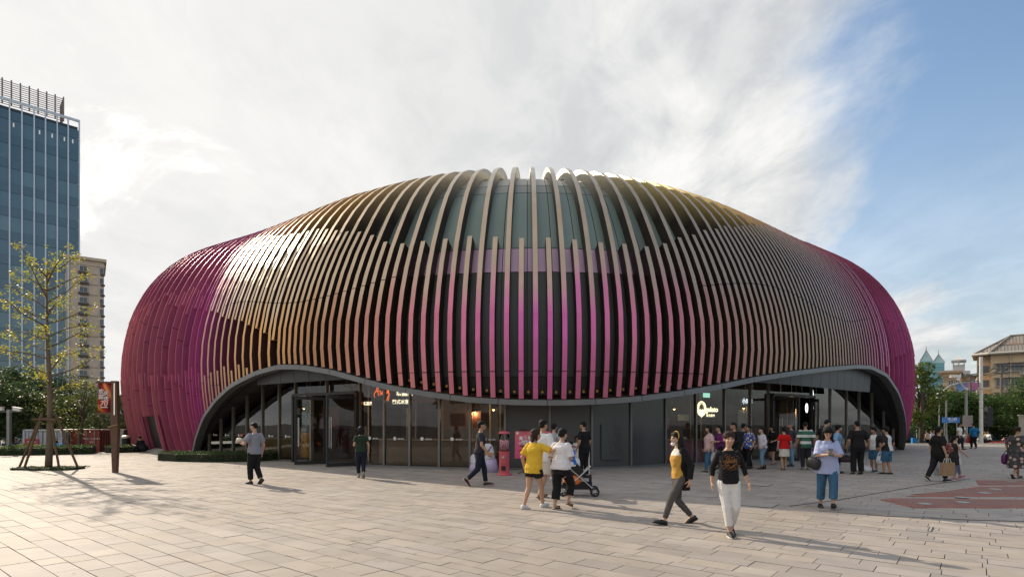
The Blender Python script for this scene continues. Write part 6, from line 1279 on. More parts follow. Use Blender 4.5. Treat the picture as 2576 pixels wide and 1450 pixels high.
    person(at_px(1918, 1179), 178, 1.55, 'girl in white hoodie and rolled light jeans in the queue', 2, True, 'ponytail', feet=((.03, .04, 0, 0), (-.05, -.04, 0, 0)), arms=((.07, .04, -.28), (.10, .0, -.24)), top=dict(m=cloth('white hoodie', (.66, .64, .72), .06), hem=-.02, loose=.02, sleeve=1.6), bottom=dict(m=JEANL, hem=.85, loose=.014, wide=1.3), shoes=dict(m=S_BLK, kind='boot'), vox=f)
    person(at_px(1944, 1168), 200, 1.62, 'woman in short black dress with white trim holding a floral bag by the door', 0, True, 'bob', feet=((.05, .05, 0, 0), (-.08, -.04, .02, 20)), arms=((.12, .03, -.21), (.08, .06, -.26)), head=(0, 8), top=dict(m=BLACK, hem=-.04, loose=.014, sleeve=.8), bottom=dict(kind='skirt', m=BLACK, hem=-.17, loose=.016, flare=.1), shoes=dict(m=S_BRN, kind='sandal'), vox=f, bulk=1.1, glasses=True)
    person(at_px(1972, 1181), 80, 1.56, 'woman in red T-shirt and white printed skirt seen from behind', 0, True, 'updo', feet=((-.04, .04, 0, 0), (.05, -.03, .0, 0)), arms=((-.02, .06, -.30), (.0, .06, -.30)), top=dict(m=cloth('red', (.52, .012, .014), .06), hem=-.02, loose=.016, sleeve=.75), bottom=dict(kind='skirt', m=spots('white print skirt', (.66, .62, .58), ((.45, .40, .38), (.3, .26, .26)), 22., .3), hem=-.20, loose=.014, flare=.06), shoes=dict(m=S_BRN, kind='sandal'), vox=f, bulk=1.06)
    person(at_px(1990, 1172), 195, 1.72, 'grey haired man in dark patterned polo and light jeans behind the red T-shirt', 1, False, 'short', 'grey', feet=((.03, .06, 0, 0), (-.04, -.05, 0, 0)), arms=((.02, .05, -.30), (.04, .06, -.30)), head=(10, 0), top=dict(m=stripes('dark patterned polo', ((.02, .022, .03), (.10, .10, .12)), .05, 2, .3), hem=-.02, loose=.014, sleeve=.8), bottom=dict(m=JEANL, hem=.95, loose=.014), shoes=dict(m=S_BLK), vox=f)
    person(at_px(2026, 1181), 78, 1.74, 'man in green and white wide striped T-shirt seen from behind', 1, False, 'crop', feet=((.02, .05, 0, 0), (.0, -.06, .0, 0)), arms=((.04, .05, -.30), (.02, .06, -.30)), head=(-20, 4), top=dict(m=stripes('green white stripes', ((.035, .13, .085), (.66, .68, .66)), .235, 2, .42, -.02), hem=-.05, loose=.02, sleeve=.9), bottom=dict(m=CHAR, hem=.95, loose=.012), shoes=dict(m=S_GRY), vox=f, bulk=1.06)
    person(at_px(2072, 1186), 20, 1.82, 'tall man in black T-shirt with bowed head behind the woman with the phone', 0, False, 'crop', lean=6, feet=((.02, .06, 0, 0), (-.03, -.05, 0, 0)), arms=((.13, .02, -.2), (.13, .02, -.2)), head=(0, 22), top=dict(m=BLACK, hem=-.02, loose=.016), bottom=dict(m=BLACK, loose=.014), shoes=dict(m=S_BLK), vox=f, bulk=1.12)
    person(at_px(2104, 1189), -20, 1.64, 'woman in light blue tunic with short hair looking right', 0, True, 'bowl', feet=((.03, .05, 0, 0), (-.03, -.05, 0, 0)), arms=((.10, .05, -.24), (.02, .08, -.27)), top=dict(m=cloth('light blue', (.22, .38, .60), .12), hem=-.12, loose=.022, sleeve=.9, flare=.03), bottom=dict(m=NAVY, loose=.01), shoes=dict(m=S_BLK), vox=f, bulk=1.05)
    person(at_px(2157, 1193), 84, 1.76, 'broad man all in black seen from behind near the right arch', 1, False, 'crop', feet=((.0, .075, 0, 0), (.02, -.075, 0, 0)), arms=((.08, .05, -.27), (.04, .11, -.28)), top=dict(m=BLACK, hem=-.03, loose=.018, sleeve=.85), bottom=dict(m=BLACK, hem=.96, loose=.018, wide=1.4), shoes=dict(m=S_BLK, sole=SOLE), vox=Mv, bulk=1.12)
    rag = panels_z('raglan tee', [(-.105, (.012, .012, .014)), (.105, (.68, .68, .70)), (9, (.012, .012, .014))], 1)
    rag2 = panels_z('raglan tee small', [(-.10, (.012, .012, .014)), (.10, (.68, .68, .70)), (9, (.012, .012, .014))], 1)
    PD['boy1'] = person(at_px(2199, 1186), 210, 1.56, 'boy in white and black raglan shirt facing left with a carrier bag', 1, False, 'bowl', feet=((.02, .05, 0, 0), (-.02, -.06, 0, 0)), arms=((.05, .05, -.29), (.10, .04, -.25)), head=(-20, 4), top=dict(m=rag2, hem=-.02, loose=.016, sleeve=.8), bottom=dict(kind='shorts', m=JEAN, hem=.48, loose=.016, taper=.3), shoes=dict(m=S_BLK, sole=SOLE), vox=f)
    PD['boy2'] = person(at_px(2231, 1193), 118, 1.58, 'boy in white and black raglan shirt seen from behind in knee length denim shorts', 1, False, 'bowl', feet=((.05, .03, 0, 0), (-.04, -.05, 0, 0)), arms=((.09, .04, -.26), (.0, .06, -.30)), head=(20, 0), top=dict(m=rag, hem=-.02, loose=.016, sleeve=.8), bottom=dict(kind='shorts', m=JEAN, hem=.48, loose=.018, taper=.3), shoes=dict(m=S_BLK, sole=SOLE), vox=Mv, bulk=1.03)
    # --- right side walkers
    PD['blacktee'] = person(at_px(2360, 1210), 4, 1.62, 'woman with ponytail in black T-shirt and ripped dark jeans carrying bags', 0, True, 'ponytail', 'black', lean=1, feet=WALKR(.10, -.19, .03, 40), arms=((-.02, .04, -.31), (.02, .05, -.31)), head=(4, -12), top=dict(m=BLACK, hem=-.06, loose=.022, sleeve=.9), bottom=dict(m=DENIMB, hem=.95, loose=.014), shoes=dict(m=S_BLK, sole=SOLE), vox=Mv, bulk=1.12, glasses=True)
    PD['girl'] = person(at_px(2401, 1204), 6, 1.32, 'girl with ponytail in black and white sleeveless dress skipping beside the woman', 0, True, 'ponytail', 'black', lean=-2, feet=((.16, .03, .03, -18), (-.06, -.03, 0, 0)), arms=((-.1, .04, -.28), (.16, .06, -.25)), top=dict(m=panels_z('black white pinafore', [(-.015, (.014, .014, .016)), (9, (.60, .57, .55))], 0), hem=-.17, loose=.020, sleeve=0, flare=.10), bottom=dict(m=cloth('grey leggings', (.16, .17, .26)), hem=.92, loose=.001), shoes=dict(m=PINKS, sole=PINKS), vox=Mv, bulk=1.0, curl=(.4, .8))
    PD['dots'] = person(at_px(2557, 1202), 20, 1.60, 'woman in long grey dress with large pink dots at the right edge', 1, True, 'curly', 'brown', lean=1, feet=((.10, .03, 0, -4), (-.17, -.03, .035, 55)), arms=((.02, .06, -.29), (.02, .05, -.30)), top=dict(m=spots('dotted dress print', (.045, .045, .05), ((.52, .37, .32), (.42, .29, .26), (.09, .08, .09)), 8.5, .40), hem=-.08, loose=.028, sleeve=.9, flare=.02), bottom=dict(kind='skirt', m=spots('dotted dress print', (), (), 1), hem=-.31, loose=.032, flare=.03), shoes=dict(m=S_BLK, kind='sandal'), vox=Mv, bulk=1.16)
    person(at_px(2412, 1129.5), -60, 1.74, 'man in white polo and dark trousers walking at the back of the plaza', 1, False, 'short', feet=((.10, .04, 0, -6), (-.10, -.04, .02, 20)), arms=((.0, .06, -.30), (.06, .06, -.30)), top=dict(m=WHITE, hem=.02, loose=.014), bottom=dict(m=NAVY, loose=.012), shoes=dict(m=S_BLK), vox=.018, belt=S_BLK)
    person(at_px(2449, 1127.5), 80, 1.72, 'man in bright blue shirt walking away with a red bag by the white pole', 1, False, 'short', feet=((.08, .04, 0, 0), (-.08, -.04, .02, 20)), arms=((-.02, .08, -.29), (.0, .06, -.30)), top=dict(m=cloth('bright blue', (.012, .14, .30)), hem=-.04, loose=.022, sleeve=1.2), bottom=dict(m=BLACK, loose=.014), shoes=dict(m=S_GRY), vox=.018, bulk=1.05)
    for i, (px, c, lb) in enumerate(((2332, cloth('cream', (.6, .45, .34)), 'distant person in cream top beyond the kerb'), (2344, cloth('lilac white', (.58, .58, .68)), 'distant man in pale shirt beyond the kerb'), (2352, cloth('brown', (.2, .12, .1)), 'distant person in brown half hidden behind the pale shirt'))):
        p = at(px, 0, 53.5 + .3 * i); person((p.x, 53.5 + .3 * i, -.62), 100 + 10 * i, 1.68, lb, 1, i == 0, 'short', top=dict(m=c, hem=.0, loose=.014, sleeve=1.4), bottom=dict(m=BLACK, loose=.01), shoes=dict(m=S_BLK), vox=.02)
    # --- left: sitter at the service door, stooping gardener, guards
    p = S(R(210.2), 0, .55); person((p.x, p.y, .10), 168, 1.7, 'person in dark clothes sitting on the step of the service door', 1, False, 'cap', lean=30, hip=.08, sit=True, feet=((.42, .05, 0, 0), (.36, -.06, 0, 0)), knees=((.2, 0, 1), (.2, 0, 1)), arms=((.22, -.02, -.14), (.22, -.02, -.16)), head=(0, 14), top=dict(m=BLACK, hem=.0, loose=.016, sleeve=.8), bottom=dict(m=BLACK, hem=.95, loose=.014), shoes=dict(m=S_BLK), vox=.016)
    p = at(100, 0, 31.6); person((p.x, 33.2, -.55), 160, 1.65, 'stooping gardener in a bright blue shirt behind the left hedge', 1, False, 'short', lean=68, feet=((.06, .07, 0, 0), (-.04, -.07, 0, 0)), arms=((.05, .04, -.29), (.03, .04, -.29)), top=dict(m=cloth('azure', (.02, .30, .62)), hem=-.02, loose=.016, sleeve=.7), bottom=dict(m=CHAR), shoes=dict(m=S_BLK), vox=.018)
    for i, (px, lb) in enumerate(((14, 'left guard in dark uniform with yellow vest beyond the hedge'), (40, 'right guard in dark uniform with yellow vest beyond the hedge'))):
        p = at(px, 0, 46 + 2 * i); person((p.x, 46. + 2 * i, -1.3), -60, 1.72, lb, 1, False, 'short', 'black', top=dict(m=panels_z('guard vest', [(.98, (.02, .03, .09)), (1.12, (.62, .62, .05)), (9, (.02, .03, .09))]), hem=-.02, loose=.014, sleeve=1.9), bottom=dict(m=NAVY), shoes=dict(m=S_BLK), vox=.02)
crowd()
# scooter riders
def scooters():
    def scooter(loc, face, col, lb):
        e = empty('scooter', loc, R(face), lb, 'scooter', 'scooters on the road'); pm = mat('scooter paint %s' % col[0], col[1], .3, 0, .1, spec=.7, coat=.4); bk = M_dark
        for x in (-.62, .62):
            q = MB(); q.tube([(x + .22 * math.cos(a), 0, .24 + .22 * math.sin(a)) for a in np.linspace(0, 2 * math.pi, 17)[:-1]], .055, 8, closed=True); w = q.build('wheel', bk, e, smooth=True); q = MB(); q.tube([(x, -.05, .24), (x, .05, .24)], .09, 8); q.build('hub', M_steel, w)
        q = MB(); q.rings([[V3(x, s * w, z) for s, z in ((-1, z0), (1, z0), (1, z1), (-1, z1))] for x, w, z0, z1 in ((-.8, .05, .5, .72), (-.55, .15, .36, .74), (-.15, .16, .3, .70), (-.02, .14, .26, .45))]); q.build('rear_body', pm, e)
        q = MB(); q.rings([[V3(x, s * w, z) for s, z in ((-1, z0), (1, z0), (1, z1), (-1, z1))] for x, w, z0, z1 in ((-.05, .14, .26, .32), (.3, .15, .26, .32))]); q.build('footboard', bk, e)
        q = MB(); q.rings([[V3(x, s * w, z) for x, s in ((xc - .05, -1), (xc + .07, -1), (xc + .07, 1), (xc - .05, 1))] for xc, w, z in ((.36, .16, .28), (.42, .2, .5), (.42, .18, .75), (.38, .12, .95))]); q.build('leg_shield', pm, e)
        q = MB(); q.box((-.4, 0, .78), (.7, .26, .1)); q.build('seat', bk, e)
        q = MB(); q.tube([(.56, 0, .3), (.38, 0, 1.02)], .03, 6); q.build('fork', M_steel, e); q = MB(); q.tube([(.3, .32, 1.06), (.38, 0, 1.02), (.3, -.32, 1.06)], .022, 6); q.build('handlebar', bk, e); q = MB(); q.ell((.47, 0, .86), (.06, .09, .07)); q.build('headlight', mat('headlight lens', (.7, .7, .66), .2), e)
        for s in (1, -1): q = MB(); q.tube([(.34, s * .22, 1.05), (.34, s * .28, 1.2)], .01, 4); q.ell((.34, s * .3, 1.25), (.02, .07, .05)); q.build('mirror', bk, e)
        return e
    RD = ('red', (.50, .014, .012))
    for i, (px, Y, fc, c, lb, rider) in enumerate(((2480, 51.5, 178, RD, 'red scooter with a rider in white shirt on the road', ('scooter rider in white shirt beside the white pole', WHITE)), (2500, 52.5, 170, RD, 'red scooter behind the white shirted rider', None), (2472, 53.5, 175, ('grey', (.1, .1, .11)), 'dark scooter behind the red one', ('scooter rider in yellow green vest behind the white shirt', cloth('olive', (.28, .30, .10)))), (2420, 51.8, 160, RD, 'red scooter by the camera pole', ('crouched scooter rider in pale top by the camera pole', cloth('pale dress', (.55, .48, .48)))), (2535, 52.5, 175, RD, 'parked red scooter at the right near the dotted dress', None))):
        p = at(px, 0, Y); loc = (p.x, Y, -.62); scooter(loc, fc, c, lb)
        if rider: a = R(fc); person((p.x - .3 * math.cos(a), Y - .3 * math.sin(a), -.62), fc, 1.68, rider[0], 1, False, 'short', lean=10, hip=.50, sit=True, feet=((.24, .07, .17, 0), (.24, -.07, .17, 0)), arms=((.27, .0, -.13), (.27, .0, -.13)), top=dict(m=rider[1], hem=.0, loose=.014, sleeve=1.7), bottom=dict(m=BLACK, loose=.01), shoes=dict(m=S_BLK), vox=.02, group='scooter riders')
scooters()
# ------------------------------------------------------------------ things carried and standing about
def wpos(k, i, out=.09): e, d = PD[k]; return d['W'] @ (d['wri'][i] + d['dirs'][i] * out * d['H'] / 1.68)
PLAST = mat('white carrier plastic', (.70, .70, .72), .35, 0, .1, 12., .5, 14.); PAPER = mat('brown paper bag', (.34, .22, .12), .8, 0, .15, 6.)
def carrier(p, w, h, m, lab, cat='bag', name='carrier_bag', sag=.25, rz=0.):
    """soft bag hanging from the hand at p"""
    p = Vector(p); e = empty(name, (p.x, p.y, p.z), rz, lab, cat); q = MB(); rs = []
    for t, k, d in ((0, .60, .10), (.12, .78, .3), (.35, .95, .8), (.65, 1.05, 1.), (.88, .92, .9), (1., .55, .5)):
        rs.append([V3(w / 2 * k * math.cos(a) * (1 + .06 * math.sin(3 * a + t * 9)), w * .28 * d * math.sin(a) * (1 + .1 * math.sin(5 * a + t * 7)), -.16 - h * t) for a in np.linspace(0, 2 * math.pi, 17)[:-1]])
    q.rings(rs[::-1]); q.build('bag_body', m, e, smooth=True)
    for s in (1, -1): q = MB(); q.tube([(-w * .26, s * .01, -.17), (-w * .1, s * .02, -.04), (0, s * .02, .0), (w * .1, s * .02, -.04), (w * .26, s * .01, -.17)], .012, 5); q.build('bag_handle', m, e)
    return e
def tote(p, w, h, d, m, lab, rz=0., hm=None, name='paper_bag'):
    p = Vector(p); e = empty(name, (p.x, p.y, p.z), rz, lab, 'bag'); q = MB(); q.rings([[V3(x * w / 2 * k, y * d / 2, z) for x, y in ((-1, -1), (1, -1), (1, 1), (-1, 1))] for z, k in ((-.14 - h, .96), (-.14 - h * .5, 1.), (-.14, 1.))]); q.build('bag_body', m, e)
    for s in (1, -1): q = MB(); q.tube([(-w * .22, s * d * .4, -.15), (-w * .16, s * d * .2, -.02), (w * .16, s * d * .2, -.02), (w * .22, s * d * .4, -.15)], .008, 5); q.build('bag_handle', hm or m, e)
    return e
def softbag(mb, c, w, d, h, M=None, n=20):
    c = Vector(c); rs = []
    for t, k in ((-1, .62), (-.9, .86), (-.5, 1.), (0, 1.), (.5, .93), (.85, .80), (1., .55)):
        ring = []
        for j in range(n):
            a = 2 * math.pi * j / n; x, y = math.cos(a), math.sin(a); q = V3(w / 2 * k * math.copysign(abs(x) ** .6, x) * (1 + .04 * math.sin(5 * a + t * 4)), d / 2 * k * math.copysign(abs(y) ** .6, y), h / 2 * t + .02 * h * math.sin(3 * a)); ring.append(c + (M @ q if M is not None else q))
        rs.append(ring)
    mb.rings(rs)
def props():
    # coconut with straw
    c = wpos('coconut', 0, .07) + V3(0, 0, .075); e = empty('coconut', c, 0, 'white trimmed coconut with a red straw in the hand of the man in grey', 'coconut'); q = MB(); q.lathe([(.05, -.06), (.085, -.03), (.09, .02), (.06, .055), (.02, .06)], n=14); q.build('coconut_shell', mat('coconut husk', (.72, .66, .52), .6), e, smooth=True); q = MB(); q.tube([(.0, 0, .04), (.03, 0, .15), (.11, .0, .165)], .008, 6); q.build('straw', mat('straw red', (.65, .02, .02), .4), e)
    # phone of the reader
    a = (wpos('phone', 0, .09) + wpos('phone', 1, .09)) / 2; q = MB(); q.box((0, 0, 0), (.085, .16, .012)); o = q.build('mobile_phone', M_dark, None, loc=a + V3(0, -.01, .03)); o.rotation_euler = (R(55), 0, R(-22)); tag(o, 'black mobile phone held by the woman in the blue striped shirt', 'phone')
    q = MB(); q.quad((-.036, -.07, .007), (.036, -.07, .007), (.036, .07, .007), (-.036, .07, .007)); q.build('screen', mat('phone screen', (.10, .12, .14), .1), o)
    e_, d = PD['phone']; W = d['W']; e = empty('shoulder_bag', (0, 0, 0), 0, 'black shoulder bag on the hip of the woman with the phone', 'bag'); q = MB(); softbag(q, W @ V3(.10, -.25, .90), .28, .12, .22, Matrix.Rotation(R(-60), 3, 'Z') @ Matrix.Rotation(.35, 3, 'Y')); q.build('bag_body', mat('black nylon', (.012, .012, .014), .5, 0, .2, 10., .4, 30.), e, smooth=True); q = MB(); q.tube([W @ V3(.08, -.22, 1.0), W @ V3(.13, -.05, 1.2), W @ V3(.06, .12, 1.36)], .018, 6); q.build('bag_strap', M_dark, e)
    # carrier bags of the walkers
    carrier(wpos('bagman', 0), .30, .34, PLAST, 'white plastic carrier bag hanging from the man in the black polo')
    carrier(wpos('boy1', 0), .26, .30, PLAST, 'white carrier bag held by the boy in the raglan shirt')
    p = gnd(2172, 1186); e = carrier((p.x, p.y, .40), .55, .26, PLAST, 'crumpled white carrier bag standing on the paving behind the man in black')
    p = gnd(1797, 1182); tote((p.x, p.y, .80), .28, .34, .1, mat('printed bag white', (.60, .55, .58), .6, 0, .35, 9.), 'pale printed paper bag beside the woman in the pink T-shirt')
    p = gnd(2044, 1180); tote((p.x, p.y, .82), .26, .36, .1, mat('paper bag white', (.66, .64, .62), .7), 'white paper bag beside the striped green T-shirt')
    p = gnd(1957, 1167); tote((p.x - .05, p.y - .15, 1.02), .28, .30, .08, spots('floral tote print', (.62, .62, .62), ((.15, .28, .5), (.5, .1, .14), (.2, .35, .15)), 30., .3), 'white floral tote of the woman in the black dress', name='tote_bag')
    tote(wpos('blacktee', 1), .34, .38, .14, PAPER, 'brown paper carrier bag held by the woman in the black T-shirt', 0., M_decal)
    carrier(wpos('blacktee', 0) + V3(.18, 0, .02), .34, .42, PLAST, 'white plastic bag between the woman in black and the girl')
    e_, d = PD['blacktee']; W = d['W']; e = empty('sling_bag', (0, 0, 0), 0, 'floral patterned sling bag across the chest of the woman in black', 'bag'); q = MB(); softbag(q, W @ V3(.17, -.13, 1.0), .24, .12, .34, Matrix.Rotation(-.5, 3, 'Y')); q.build('bag_body', spots('sling floral', (.10, .02, .02), ((.45, .20, .14), (.3, .05, .05), (.5, .34, .26)), 26., .42), e, smooth=True); q = MB(); q.tube([W @ V3(.19, -.06, 1.12), W @ V3(.16, .03, 1.25), W @ V3(.04, .10, 1.36)], .022, 6); q.build('bag_strap', mat('strap brown', (.14, .06, .04), .6), e)
    p = gnd(2436, 1127); e = carrier((p.x, p.y, .95), .34, .42, mat('red carrier plastic', (.55, .03, .025), .4, 0, .1, 9., .4, 14.), 'red carrier bag of the man in the bright blue shirt')
    p = wpos('dots', 0, .05) ; e = empty('handbag', p + V3(-.12, -.05, -.05), 0, 'purple handbag on the arm of the woman in the dotted dress', 'bag'); q = MB(); softbag(q, (0, 0, -.14), .26, .14, .32); q.build('bag_body', mat('purple nylon', (.10, .015, .11), .5, 0, .3, 6., .4, 20.), e, smooth=True); q = MB(); q.tube([(-.08, 0, 0), (0, 0, .14), (.08, 0, 0)], .012, 5); q.build('bag_handle', M_dark, e)
    p = gnd(2124, 1161); e = empty('backpack', (p.x, p.y, 0), 0, 'dark backpack left on the paving by the right hand glass', 'bag'); q = MB(); softbag(q, (0, 0, .16), .56, .34, .32); q.build('bag_body', mat('maroon nylon', (.035, .012, .014), .6, 0, .3, 8., .4, 20.), e, smooth=True); q = MB(); q.tube([(-.2, -.14, .2), (-.05, -.2, .3), (.12, -.16, .22)], .02, 5); q.build('bag_strap', M_dark, e)
    # golden dotted print on the black top of the older woman
    e_, d = PD['floral']; H = d['H']; rg = random.Random(8); q = MB(); T = d['T']
    for k in range(300):
        u = rg.gauss(.004, .034); v = rg.gauss(.205, .032) - (.03 if rg.random() < .2 else 0); r = rg.uniform(.0011, .0026) * H
        f = .076 - .35 * u * u * 6 + .006 * math.sin(v * 60); c = T @ V3((f + .011) * H, u * H, v * H); q.box(c, (.012, r * 2, r * 2))
    tag(q.build('dotted_print', mat('copper print', (.45, .22, .08), .4, .5), e_), kind='stuff')
    # laces and stripes on near shoes are too small; studs on the black shoes
    # toddler on the arm
    e_, d = PD['mother']; W = d['W']; p = W @ V3(.20, -.13, .88)
    person((p.x, p.y, p.z - .13), 52 + 150, .80, 'toddler in white and blue shirt carried on the arm of the woman in white', 2, False, 'crop', 'dark', lean=4, hip=.20, sit=True, feet=((.16, .10, -.12, 20), (.14, -.10, -.12, 20)), knees=((1, .2, .3), (1, -.2, .3)), arms=((.18, .02, -.10), (.2, .0, -.05)), head=(20, 0), hs=1.42, top=dict(m=panels_z('blue sleeve tee', [(-.085, (.02, .16, .55)), (.085, (.70, .70, .72)), (9, (.02, .16, .55))], 1), hem=-.04, loose=.02, sleeve=1.3), bottom=dict(kind='shorts', m=WHITE, hem=.3, loose=.02), shoes=dict(m=mat('sock pink', (.65, .18, .28), .8)), vox=.010, bulk=1.25)
    # stroller
    p = gnd(1452, 1245); e = empty('stroller', (p.x, p.y, 0), R(-6), 'black folding stroller with silver frame and orange bag in its basket', 'stroller'); al = mat('stroller aluminium', (.62, .62, .63), .3, .8); bk = mat('stroller fabric', (.012, .012, .013), .75, 0, .2, 8., .3, 30.)
    for s in (-.2, .2):
        for pts, m, r, nm in (([(-.34, s, .12), (.0, s, .42), (.30, s, .70)], al, .014, 'frame_tube'), ([(.40, s, .14), (.12, s, .40), (-.12, s, .60), (-.42, s, .98)], al, .014, 'frame_tube'), ([(-.42, s, .98), (-.50, s, 1.03), (-.54, s * .6, 1.04)], bk, .018, 'handle_grip')):
            q = MB(); q.tube(pts, r, 7); q.build(nm, m, e)
        for x, r in ((-.34, .12), (.40, .11)):
            w = MB(); w.tube([(x + (r - .022) * math.cos(a), s * 1.1, r + (r - .022) * math.sin(a)) for a in np.linspace(0, 2 * math.pi, 19)[:-1]], .022, 8, closed=True); o = w.build('wheel', M_dark, e, smooth=True); w = MB()
            for k in range(5): a = k * 1.2566; w.tube([(x, s * 1.1, r), (x + (r - .03) * math.cos(a), s * 1.1, r + (r - .03) * math.sin(a))], .009, 5)
            w.tube([(x, s * 1.1 - .025, r), (x, s * 1.1 + .025, r)], .022, 8); w.build('spokes', mat('wheel grey', (.5, .5, .5), .5), o)
    q = MB(); q.tube([(-.54, -.12, 1.04), (-.54, .12, 1.04)], .018, 7); q.build('handle_grip', bk, e)
    q = Sk(); q.rings([[V3(x, y * .19, z) for y in (-1, 1) for x, z in (pr if y < 0 else pr[::-1])] for pr in [((-.16, .52), (.24, .45)), ((-.34, .86), (-.14, .92))]]); q.build('seat', bk, e)
    q = Sk(); q.rings([[V3(-.36 + .30 * math.cos(a) * k, y, .84 + .24 * math.sin(a) * k) for a in np.linspace(.0, 2.6, 8)] + [V3(-.30, y, .84)] for y, k in ((-.20, .85), (-.1, 1.), (.1, 1.), (.20, .85))]); q.build('canopy', bk, e, smooth=True)
    q = MB(); q.rings([[V3(x, y * .17, z) for x, y in ((-.34, -1), (.34, -1), (.34, 1), (-.34, 1))] for z in (.16, .32)]); q.build('basket', bk, e); q = MB(); q.tube([(.26, -.2, .66), (.34, 0, .68), (.26, .2, .66)], .018, 6); q.build('bumper_bar', bk, e); q = MB(); q.box((.30, 0, .42), (.06, .34, .14)); q.build('foot_rest', bk, e)
    q = MB(); softbag(q, (-.12, -.05, .38), .42, .30, .24); b = q.build('shopping_bag', mat('orange carrier plastic', (.75, .20, .03), .4, 0, .2, 8., .4, 12.), None, smooth=True); b.location = e.location; b.rotation_euler = e.rotation_euler; tag(b, 'bright orange shopping bag lying in the stroller basket', 'bag')
    # gumball machines
    pk = mat('machine pink', (.62, .10, .13), .4, 0, .06, 4., coat=.2); gg = glass('machine glass', (.96, .96, .96), 1., 1.22, .02)
    def gumball(px, py, lb, balls):
        p = gnd(px, py); e = empty('gumball_machine', (p.x, p.y, 0), R(-8), lb, 'gumball machine', 'pink gumball machines'); q = MB(); q.lathe([(.24, 0), (.25, .03), (.235, .06), (.19, .07)], n=24); q.build('base', pk, e, smooth=False)
        q = MB(); q.lathe([(.175, .06), (.17, .74), (.185, .75), (.185, .79)], n=24); q.build('body', pk, e, smooth=False); q = MB(); q.lathe([(.165, .78), (.165, 1.36)], n=24); q.build('cylinder', gg, e, smooth=True); q = MB(); q.lathe([(.185, 1.36), (.195, 1.38), (.17, 1.43), (.02, 1.45)], n=24); q.build('lid', pk, e)
        q = MB(); q.box((0, -.17, .56), (.17, .05, .30)); o = q.build('coin_panel', pk, e); q = MB(); q.tube([(0, -.19, .60), (0, -.225, .60)], .045, 12); q.box((0, -.23, .60), (.09, .02, .025)); q.build('crank', M_steel, o); q = MB(); q.box((0, -.175, .24), (.14, .03, .15)); o = q.build('chute', mat('chute dark', (.03, .012, .012), .6), e); q = MB(); q.box((0, -.18, .335), (.18, .03, .03)); q.build('chute_frame', pk, o)
        bm_ = MB(); bm_.ell((0, 0, 0), (.036, .036, .036), None, 10, 8); me = bm_.mesh('gumball', smooth=True); me.materials.append(mat('gumball pink', (.82, .42, .48), .3)); rg = random.Random(px); pts = []
        tries = 0
        while len(pts) < balls and tries < 9000:
            tries += 1; a = rg.uniform(0, 6.283); r = .126 * math.sqrt(rg.random()) if rg.random() < .15 else rg.uniform(.112, .127); z = .83 + rg.random() * .30; c = V3(r * math.cos(a), r * math.sin(a), z)
            if all((c - k).length > .058 for k in pts): pts.append(c)
        for c in pts: link('gumball', me, e, c)
    gumball(1268, 1194, 'pink gumball machine full of pink balls left of the poster', 70); gumball(1373, 1190, 'second pink gumball machine half hidden behind the family', 40)
    # poster on a stand
    p = gnd(1317, 1190); e = empty('poster_stand', (p.x, p.y, 0), R(-4), 'pink sales poster with white characters on a black stand', 'poster stand'); M = Matrix.Rotation(R(-14), 4, 'X'); c0 = V3(0, 0, .98)
    def pl(x, z, y=0): return c0 + (M @ V3(x, y, z))
    q = MB(); V = [pl(x, z, y) for y in (-.012, .012) for x, z in ((-.30, -.47), (.30, -.47), (.30, .47), (-.30, .47))]; q.add(V, [(0, 1, 2, 3), (7, 6, 5, 4), (0, 4, 5, 1), (1, 5, 6, 2), (2, 6, 7, 3), (3, 7, 4, 0)])
    def pinkp(N, L, v):
        s = N.new('ShaderNodeSeparateXYZ'); L.new(v, s.inputs[0]); r = N.new('ShaderNodeMapRange'); r.inputs[1].default_value = .5; r.inputs[2].default_value = 1.45; L.new(s.outputs[2], r.inputs[0]); g = N.new('ShaderNodeValToRGB'); L.new(r.outputs[0], g.inputs[0]); g.color_ramp.elements[0].color = (.72, .05, .22, 1); g.color_ramp.elements[1].color = (.60, .13, .13, 1); return g.outputs[0]
    b = q.build('poster_board', pattern('pink poster print', pinkp, .5), e); rt = V3(1, 0, 0); upv = (M @ V3(0, 0, 1)).to_3d(); wl = M_decal
    def tx(t, x, z, s, m=wl, bold=.004): text(t, s, m, face_matrix(pl(x, z, -.018), rt, upv), b, bold=bold)
    tx('盒·帮手', .05, .22, .13, wl, .006); tx('35個起', .04, .11, .08); tx('滿額弹弹乐', .04, .03, .085, wl, .005); tx('購物滿額即可参加扭蛋活动', .04, -.045, .028, M_dark, 0); tx('数量有限送完即止', .04, -.08, .028, M_dark, 0)
    for (x, z, r, c) in ((-.10, -.22, .06, (.42, .03, .03)), (.0, -.17, .06, (.36, .02, .05)), (.05, -.25, .07, (.6, .5, .3)), (.12, -.19, .055, (.45, .05, .04)), (-.02, -.11, .03, (.10, .30, .08)), (-.24, -.30, .025, (.25, .38, .08))):
        q = MB(); q.add([pl(x, z, -.016)] + [pl(x + r * math.cos(a), z + r * .8 * math.sin(a), -.016) for a in np.linspace(0, 6.283, 13)[:-1]], [(0, k + 1, (k + 1) % 12 + 1) for k in range(12)]); q.build('fruit_print', mat('print %d' % int(c[0] * 1000 + c[1] * 77), c, .6), b)
    q = MB(); q.add([pl(-.22, .40, -.016)] + [pl(-.22 + .045 * math.sin(k * 1.047), .40 + .045 * math.cos(k * 1.047), -.016) for k in range(6)], [(0, k + 1, (k + 1) % 6 + 1) for k in range(6)]); q.build('badge_print', wl, b)
